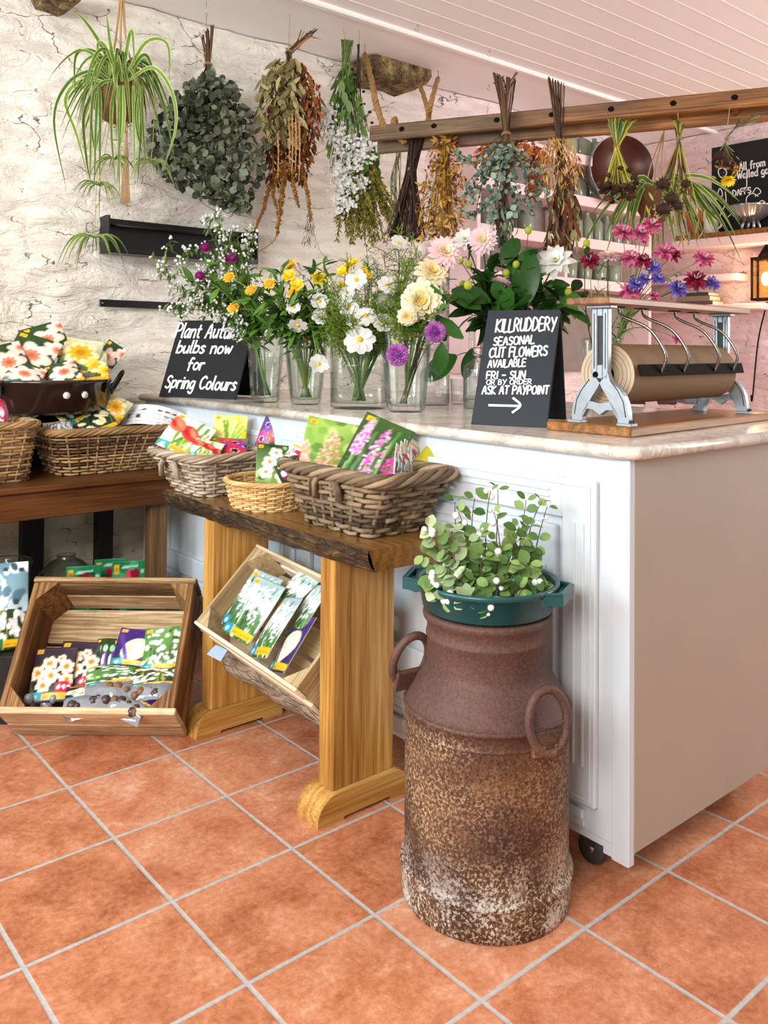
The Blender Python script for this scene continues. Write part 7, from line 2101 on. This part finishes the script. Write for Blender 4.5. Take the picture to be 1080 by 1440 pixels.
# sunflower bunch
REFN = at(948, 240, (L1a + L2a) / 2 + ldx * 1.48 + fr * .02); rs = random.Random(16)
o, tie = hang('sunflower_bunch', 'dried sunflower bunch with four dark heads hung in front of the right spider plant', 'dried bunch', REFN, (955, 196)); wrap(o, tie, .010)
string(o, at(953, 172, REFN), at(953, 158, REFN), hook=False)
b = MB(); stalks(b, P2(REFN, (948, 170), (960, 172)), tie, P2(REFN, (930, 262), (945, 275), (970, 270), (985, 300)), .0028, M_STRAW, 16, rs, .006); stalks(b, P2(REFN, (948, 170), (960, 172)), tie, P2(REFN, (930, 262), (945, 275), (970, 270)), .0034, M_DSTEM, 14, rs, .006); b.build('stems', o)
b = MB()
for (x, y, r) in ((933, 262, .030), (945, 282, .032), (934, 297, .034), (965, 262, .022), (955, 292, .022)):
    q = at(x, y, REFN) + fr * .05; n = (CAM - q).normalized() + rdir(rs) * .4; b.ball(q, r * .8, M_SUNH, 9, 6, (1, 1, .7), .3); ring_petals(b, q, n, r * 1.1, 14, .36, M_SUNH, .2, 'pointed', .5, rs=rs, seg=2); ring_petals(b, q, n, r * 1.35, 9, .3, M_OLIVE, -.3, 'pointed', .8, rs=rs, seg=3)
for i in range(40):
    q = at(958 + rs.gauss(0, 20), rs.uniform(255, 330), REFN); b.leaf(q, V((0, 0, -1)) + rdir(rs) * .5, rdir(rs), rs.uniform(.03, .07), .010, M_OLIVE if rs.random() < .6 else M_GOLDD, rs.uniform(-.6, .8), .4, 3, 'leaf', rs.random(), 1)
b.build('flower_heads', o)
# small bunch at the right
REFM = at(1025, 200, (L1a + L2a) / 2 + ldx * 1.72 + fr * .02); rs = random.Random(17)
o, tie = hang('small_flower_bunch', 'small dried bunch with one yellow flower hung before the wall chalkboard', 'dried bunch', REFM, (1022, 196)); wrap(o, tie, .007)
string(o, tie, at(1026, 152, REFM), hook=False)
b = MB()
for i in range(9): b.tube(spline(P2(REFM, (1048 + rs.uniform(-10, 22), 160 + rs.uniform(-4, 12)), (1032, 182), (1020, 200), (1014 + rs.uniform(-4, 18), rs.uniform(212, 236))), 4), .0022, M_GSTEM if i % 2 else M_DSTEM, 4, tint=rs.random())
b.build('stems', o)
b = MB()
for (x, y) in ((1012, 219), (1018, 226)): q = at(x, y, REFM); b.ball(q, .022, M_SUNH, 9, 6, (1, 1, .8), .2)
for i in range(40): q = at(1024 + rs.gauss(0, 10), 232 + rs.gauss(0, 6), REFM); b.leaf(q, rdir(rs), rdir(rs), .022, .010, M_GOLDD if rs.random() < .6 else M_RUSTL, .4, .3, 2, 'leaf', rs.random())
q = at(1024, 250, REFM); ring_petals(b, q, V((0, 0, -1)) + fr * .6, .036, 16, .28, M_YEL_P, .9, 'petal', .1, rs=rs, seg=3); ring_petals(b, q, V((0, 0, -1)) + fr * .6, .03, 12, .28, M_YEL_P, .5, 'petal', .1, rs=rs, seg=3)
b.build('flower_heads', o)
# spider plant on the right
REFR = ondep(925, 290, depth_of(REFN) + .45); rs = random.Random(18); k = scale_at(REFR)
o, tie = hang('hanging_spider_plant', 'variegated spider plant hanging from strings at right behind dried sunflowers', 'hanging plant', REFR, (925, 290), group='hanging spider plants')
b = MB(); b.lathe(at(920, 312, REFR), [(0, 0), (14 * k, 0), (24 * k, 18 * k), (28 * k, 40 * k), (29 * k, 46 * k), (26 * k, 46 * k), (22 * k, 20 * k), (0, 8 * k)], M_COIR, 28); b.build('pot', o)
b = MB(); tp = at(934, 184, REFR)
for x in (908, 926, 944): b.tube(spline([tp, at(920 + (x - 922) * .5, 240, REFR), at(x, 285, REFR) + (CAM - REFR).normalized() * .03, at(920, 318, REFR)], 5), .003, M_STRING, 5)
b.tube([at(920, 318, REFR), at(922, 368, REFR)], .003, M_STRING, 5); b.tube([tp, at(936, 160, REFR)], .0025, M_STRING, 5); b.build('string_hanger', o)
b = MB(); crown = at(925, 268, REFR)
for pth in ([(925, 268), (900, 250), (885, 290), (880, 330)], [(925, 268), (905, 262), (892, 300), (888, 325)], [(930, 266), (960, 250), (990, 290), (1018, 318)], [(930, 266), (965, 262), (995, 300), (1008, 325)], [(930, 268), (950, 262), (975, 300), (995, 340)], [(930, 268), (955, 255), (985, 275), (1005, 300)], [(925, 270), (912, 290), (905, 340)], [(930, 270), (940, 300), (950, 345)], [(925, 268), (895, 262), (890, 310), (895, 352)]):
    ribbon(b, spline(P2(REFR, *[(x, y, .05 + rs.uniform(-.04, .06)) for x, y in pth]), 5), .026, M_SPIDER, M_SPIDERC, rs)
for i in range(46):
    a = rs.uniform(0, 2 * PI); L = rs.uniform(.22, .48); d = V((math.cos(a), math.sin(a), 0)); ribbon(b, curve(crown, crown + d * L * .4 + V((0, 0, .12)), crown + d * L * .8 + V((0, 0, -L * rs.uniform(.2, .8))), 9), .020, M_SPIDER, M_SPIDERC, rs)
b.build('leaves', o)

# --- black steel shelf and bar on the back wall
M_BLK = plain('black_steel', '0e0e0f', .35, .4, var=.1, bump=.03)
wy = WALL_Y - .012
a0, a1 = ony(152, 306, wy - .09), ony(362, 322, wy - .09); zt = (a0.z + a1.z) / 2; zb_ = ony(152, 355, wy - .09).z
sh = thing('wall_shelf', V(((a0.x + a1.x) / 2, wy - .05, zb_)), 'empty black steel shelf on the white stone wall', 'wall shelf')
b = MB(); b.abox((a0.x, wy - .006, zb_), (a1.x, wy, zt), M_BLK, .001); b.build('back_plate', sh)
b = MB(); b.abox((a0.x, wy - .10, zb_), (a1.x, wy - .006, zb_ + .006), M_BLK, .001); b.abox((a0.x, wy - .10, zb_ + .006), (a1.x, wy - .097, zb_ + .022), M_BLK); b.build('shelf_tray', sh)
for x in (a0.x, a1.x - .006):
    b = MB(); b.prism([(0, 0), (.10, 0), (.10, zt - zb_ - .0), (.07, zt - zb_ + .004), (.0, zt - zb_)], (x, wy, zb_), (0, -1, 0), (0, 0, 1), (1, 0, 0), .006, M_BLK); b.build('end_plate', sh)
b = MB(); b.tube([V((a0.x + .006, wy - .05, zt - .035)), V((a1.x - .006, wy - .05, zt - .035))], .007, M_BLK, 8); b.build('rail', sh)
q0, q1 = ony(140, 424, wy - .012), ony(262, 430, wy - .012)
b = MB(); b.abox((q0.x, wy - .016, q0.z - .022), (q1.x, wy - .004, q0.z + .010), M_BLK, .004); b.ball((q0.x + .012, wy - .017, q0.z - .006), .004, M_STEEL)
tag(b.build('wall_bar'), 'flat black steel bar on the white wall below the shelf', 'bar')
# ================================================================== far end of the shop
M_PINKS = plain('pink_painted_wood', 'f2d2d3', .5, var=.05, vs=8, bump=.05)
M_GREYB = plain('grey_rubble_back', '8a807a', .85, var=.25, vs=9, bump=.6, bs=20)
M_JAR = thin_glass('greenish_jar_glass', (.72, .84, .72))
M_JARS = plain('sage_glass_bottle', 'b4c2a8', .12, var=.15, vs=20, spec=.7, Transmission_Weight=.5)
M_COPPER = plain('dark_copper', '4a2419', .35, .35, var=.3, vs=14)
M_PEWTER = plain('pewter', 'a6a8a8', .3, .8, var=.15, vs=20)
M_CREAMW = plain('cream_glaze', 'e9e2d6', .25, var=.05)
SX0, SX1 = 3.02, 4.72
unit = thing('shelf_unit', ((SX0 + SX1) / 2, .85, 0), 'pink painted wooden shelves of glassware on the far stretch of back wall', 'shelves')
b = MB(); b.abox((SX0, WALL_Y - .035, 1.05), (SX1, WALL_Y - .02, 2.50), M_GREYB, .002); b.build('back_panel', unit)['label'] = 'grey backing between the pink shelves'
ZS = []
for (x, y) in ((820, 217), (820, 275), (820, 334), (820, 392)):
    ZS.append(ony(x, y, .74).z)
for z in ZS:
    b = MB(); b.abox((SX0, .74, z - .065), (SX1, WALL_Y - .036, z), M_PINKS, .003); b.build('shelf_board', unit)
for x in (SX0 - .03, 3.86, SX1):
    b = MB(); b.abox((x, .755 if x == 3.86 else .74, 1.05), (x + .03, WALL_Y - .036, 2.50), M_PINKS, .003)
    if x == 3.86:
        b = MB()
        for i, z in enumerate(ZS[:-1]): b.abox((x, .80, ZS[i + 1] + .0005), (x + .03, WALL_Y - .036, z - .0655), M_PINKS, .002)
    b.build('upright', unit)
jar = None
def jar_mesh(kind):
    b = MB()
    if kind == 0: pr = [(0, 0), (.062, 0), (.07, .01), (.07, .09), (.06, .125), (.025, .145), (.012, .15), (.018, .165), (0, .172)]
    elif kind == 1: pr = [(0, 0), (.036, 0), (.04, .008), (.04, .13), (.016, .165), (.014, .19), (.018, .195), (0, .196)]
    else: pr = [(0, 0), (.045, 0), (.05, .01), (.058, .12), (.052, .122), (.04, .02), (0, .015)]
    b.lathe((0, 0, 0), pr, M_JARS, 24, 12 if kind == 0 else 0, .03 if kind == 0 else 0); return b
PROTO = {}
rows = {}
for (row, kind, xs) in ((0, 0, (3.95, 4.10, 4.25, 4.40, 4.55)), (1, 0, (4.05, 4.22, 4.45, 4.60)), (1, 1, (3.15, 3.27, 3.40)), (2, 1, (3.95, 4.06, 4.17, 4.28, 4.39, 4.5, 4.61)), (2, 2, (3.2, 3.36, 3.55)), (3, 2, (3.98, 4.14, 4.3, 4.46))):
    for x in xs:
        if kind not in PROTO:
            o = jar_mesh(kind).build(('domed_jar', 'shelf_bottle', 'shelf_glass')[kind], loc=(0, 0, 0)); PROTO[kind] = o
        else:
            o = PROTO[kind].copy(); COL.objects.link(o)
        o.matrix_world = Matrix.Translation(V((x, .86, ZS[row] + .0005)))
        o['category'] = ('jar', 'bottle', 'glass')[kind]; o['group'] = ('sage glass jars', 'slim glass bottles', 'tumblers')[kind] + ' on the pink shelves'
        rows.setdefault((row, kind), []).append((o, x))
for (row, kind), it in rows.items():
    rank(it, ('sage glass domed jar', 'slim glass bottle', 'glass tumbler')[kind], ('on the top pink shelf', 'on the second pink shelf', 'on the third pink shelf', 'on the lowest pink shelf')[row])
# round copper pan hung on the end of the shelves
pq = ony(868, 240, .66); n = V((-.50, -.86, .02)).normalized(); RP = 47 * scale_at(pq)
b = MB(); b.lathe(pq, [(0, .0), (RP * .96, .0), (RP, .01), (RP, .075), (RP * .985, .075), (RP * .95, .012), (0, .008)], M_COPPER, 48, axis=n)
pn_ = thing('copper_pan', pq, 'big round dark copper pan hung on its side at the end of pink shelves', 'pan')
b.build('pan_body', pn_)
b = MB(); b.lathe(pq, [(RP * 1.004, .0), (RP * 1.012, .002), (RP * 1.012, .076), (RP * 1.004, .078), (RP * .99, .078), (RP * .99, .074), (RP * 1.0, .0)], M_PEWTER, 48, axis=n); b.build('rim_band', pn_)
b = MB(); b.tube([pq + V((0, 0, RP)), V((pq.x, pq.y + .05, pq.z + RP + .12))], .006, M_IRON, 6); b.tube([V((pq.x, pq.y + .05, pq.z + RP + .12)), V((pq.x, pq.y + .05, CEILZ))], .004, M_IRON, 6); b.build('hanging_hook', pn_)
# ledge on the right wall, chalkboard, bowl, mug
WX = 5.055
def onW(x, y, off=.0): return onx(x, y, WX - off)
lz = onW(1040, 326, .10).z
b = MB(); b.abox((WX - .20, -.9, lz - .035), (WX, .62, lz), M_PINE, .004); tag(b.build('wooden_ledge'), 'rough varnished wooden ledge under the wall chalkboard', 'ledge')
b = MB(); b.abox((WX - .21, -.9, lz - .10), (WX, .64, lz - .0355), M_PINKS, .004)
lz2 = onW(980, 388, .1).z
b.abox((WX - .001, -.9, lz - .1), (WX, -.8, lz - .05), M_PINKS)
tag(b.build('trim_4'), None, None, None, 'structure')
b = MB(); yy0 = onW(890, 390, .1).y; yy1 = onW(1043, 390, .1).y
b.abox((WX - .16, yy1, lz2 - .05), (WX, yy0, lz2), M_PINKS, .006); tag(b.build('pink_ledge'), 'pink painted ledge low on the right wall', 'ledge')
tl_, bl_, br_ = onW(1003, 208, .03), onW(1000, 324, .03), onW(1092, 316, .03)
cbz0, cbz1 = lz + .001, onW(1003, 208, .03).z
cy0, cy1 = onW(1100, 250, .03).y, onW(1001, 260, .03).y
CBD = thing('wall_chalkboard', (WX - .03, (cy0 + cy1) / 2, cbz0), 'black wall chalkboard with white chalk writing and flower drawings', 'chalkboard')
b = MB(); b.abox((WX - .035, cy0, cbz0), (WX - .012, cy1, cbz1), M_SLATE, .002); b.build('board', CBD)
b = MB(); on_ = V((WX - .0355, 0, 0)); nn_ = V((-1, 0, 0))
for (s, x0, y0, x1, y1, cap) in (('All from', 1040, 240, 1076, 233, 10), ('Walled garden', 1037, 252, 1102, 240, 10), ('DAFFS', 1031, 276, 1056, 271, 8)):
    write_at(b, s, x0, y0, x1, y1, cap, on_, nn_, .0075, M_CHALK)
for pl in ([(1050, 250), (1050, 262), (1046, 268)], [(1046, 264), (1046, 269), (1051, 267)], [(1012, 248), (1010, 240), (1016, 236), (1022, 242), (1018, 250), (1012, 248)], [(1020, 270), (1021, 285), (1014, 300), (1010, 318)], [(1006, 285), (1012, 265), (1016, 275), (1006, 278)],
           [(1050, 290), (1050, 278), (1058, 272), (1066, 276)], [(1058, 272), (1064, 264), (1070, 270), (1062, 276)], [(1062, 290), (1072, 282), (1080, 290)], [(1024, 305), (1032, 298), (1038, 302)]):
    pts = [on_plane(x, y, on_, nn_) for x, y in pl]; stroke_ribbon(b, [(-(p.y), p.z) for p in pts], .006, V((on_.x - .0003, 0, 0)), V((0, -1, 0)), V((0, 0, 1)), nn_, M_CHALK)
b.build('chalk_writing', CBD)
bc = onW(1056, 316, .11); bc.z = lz; kb = scale_at(bc)
bowl = thing('fluted_bowl', bc, 'silver fluted footed bowl on the wooden ledge before the chalkboard', 'bowl')
b = MB(); b.lathe(bc, [(0, 12 * kb), (10 * kb, 12 * kb), (24 * kb, 22 * kb), (29 * kb, 32 * kb), (31 * kb, 34 * kb), (29 * kb, 35 * kb), (22 * kb, 24 * kb), (0, 16 * kb)], M_PEWTER, 72, 18, .035); b.build('bowl', bowl)
for i in range(4):
    a = PI / 4 + i * PI / 2; q = bc + V((12 * kb * math.cos(a), 12 * kb * math.sin(a), 0)); b = MB(); b.tube([q, q + V((0, 0, 7 * kb)), q + V((-4 * kb * math.cos(a), -4 * kb * math.sin(a), 14 * kb))], [3 * kb, 2 * kb, 3 * kb], M_PEWTER, 6); b.build('foot', bowl)
mc = onW(1000, 328, .11); mc.z = lz; km = scale_at(mc)
mug = thing('enamel_mug', mc, 'cream mug on the wooden ledge left of the chalkboard', 'mug')
b = MB(); b.lathe(mc, [(0, 0), (10 * km, 0), (10.5 * km, 26 * km), (9.8 * km, 26 * km), (9.5 * km, 2 * km), (0, 1.5 * km)], M_CREAMW, 28); b.build('mug_body', mug)
b = MB(); b.tube(spline([mc + V((-2 * km, -9.5 * km, 21 * km)), mc + V((-4 * km, -17 * km, 18 * km)), mc + V((-4 * km, -17 * km, 10 * km)), mc + V((-2 * km, -9.5 * km, 6 * km))], 5), 1.6 * km, M_CREAMW, 8); b.build('handle', mug)
pc2 = onW(978, 333, .12); pc2.z = lz; kp = scale_at(pc2)
b = MB(); b.lathe(pc2, [(0, 0), (9 * kp, 0), (13 * kp, 26 * kp), (15 * kp, 27 * kp), (15 * kp, 34 * kp), (13 * kp, 34 * kp), (9 * kp, 3 * kp), (0, 2 * kp)], M_TERRA, 28); tag(b.build('terracotta_pot'), 'small terracotta pot on the wooden ledge behind the spider plant', 'pot')
# books on the low ledge
M_BOOKS = [plain('plum_cloth', '5a4450', .7), plain('tan_cloth', '8f7a62', .7), plain('dark_cloth', '3c3438', .7)]; M_PAGES = plain('book_pages', 'd9cdb4', .8)
bz = onW(980, 430, .1).z; b = MB(); by0, by1 = onW(1030, 430, .1).y, onW(900, 430, .1).y
b.abox((WX - .2, by0 - .25, bz - .04), (WX, by1, bz), M_PINKS, .005); tag(b.build('pink_ledge'), 'lower pink ledge carrying the books, just above the paper dispenser', 'ledge')
z = bz + .0005; yb0, yb1 = onW(1010, 425, .1).y, onW(955, 425, .1).y
for i, (h, w, lb) in enumerate(((.028, .0, 'bottom book lying in the small stack on low pink ledge'), (.034, .02, 'middle plum book in the stack on low pink ledge'), (.024, .03, 'top book of the small stack on low pink ledge'))):
    o = thing('book', (WX - .1, (yb0 + yb1) / 2, z), lb, 'book', 'books on the low pink ledge')
    b = MB(); b.abox((WX - .17, yb0 + w, z), (WX - .03, yb1 - w, z + .003), M_BOOKS[i]); b.abox((WX - .17, yb0 + w, z + h - .003), (WX - .03, yb1 - w, z + h), M_BOOKS[i]); b.abox((WX - .17, yb0 + w + .004, z + .003), (WX - .166, yb1 - w, z + h - .003), M_BOOKS[i]); b.build('cover', o)
    b = MB(); b.abox((WX - .166, yb0 + w + .002, z + .0031), (WX - .034, yb1 - w - .004, z + h - .0031), M_PAGES); b.build('pages', o); z += h + .0005
# wall lantern
lq = onW(1078, 392, .09); kl = scale_at(lq)
t = NT('lamp_glow'); em = t.n('ShaderNodeEmission'); em.inputs[0].default_value = (1, .72, .36, 1); em.inputs[1].default_value = 5.0; t.l(em.outputs[0], t.out.inputs[0]); M_GLOW = t.mat
lan = thing('wall_lantern', lq, 'lit brass lantern with warm glass on the pink wall at the right edge', 'lantern')
b = MB(); hw = 17 * kl; hz = 27 * kl
for sx in (-1, 1):
    for sy in (-1, 1): b.box(lq + V((sx * hw * .5, sy * hw, 0)), X3, (.012, .012, 2 * hz), M_DARKST)
b.box(lq + V((0, 0, hz + .008)), X3, (hw * 1.2, hw * 2.2, .018), M_DARKST, .003); b.box(lq - V((0, 0, hz + .008)), X3, (hw * 1.2, hw * 2.2, .018), M_DARKST, .003)
b.lathe(lq + V((0, 0, hz + .017)), [(hw * .8, 0), (hw * .4, .05), (.01, .08), (0, .08)], M_DARKST, 4); b.bar(lq + V((.02, 0, hz)), V((WX, lq.y, lq.z + hz)), .02, .02, M_DARKST); b.build('frame', lan)
b = MB(); b.box(lq, X3, (hw * .9, hw * 1.9, hz * 1.9), thin_glass('amber_glass', (.95, .80, .55))); b.build('glass', lan)
b = MB(); b.ball(lq, hw * .42, M_GLOW, 12, 8, (1, 1, 1.4)); b.build('bulb', lan)
ld = bpy.data.lights.new('lantern_light', 'POINT'); ld.energy = 5; ld.color = (1, .72, .40); ld.shadow_soft_size = .04; lo = bpy.data.objects.new('lantern_light', ld); COL.objects.link(lo); lo.location = lq + V((-.16, 0, 0))
b = MB(); b.tube(spline([lq + V((.07, .03, -hz - .02)), onW(1066, 480, .012), onW(1058, 560, .012), V((WX - .012, onW(1056, 580, .012).y, .9))], 5), .005, M_DARKST, 5); tag(b.build('lamp_cable'), 'thin dark cable running down the pink wall from the lantern', 'cable')
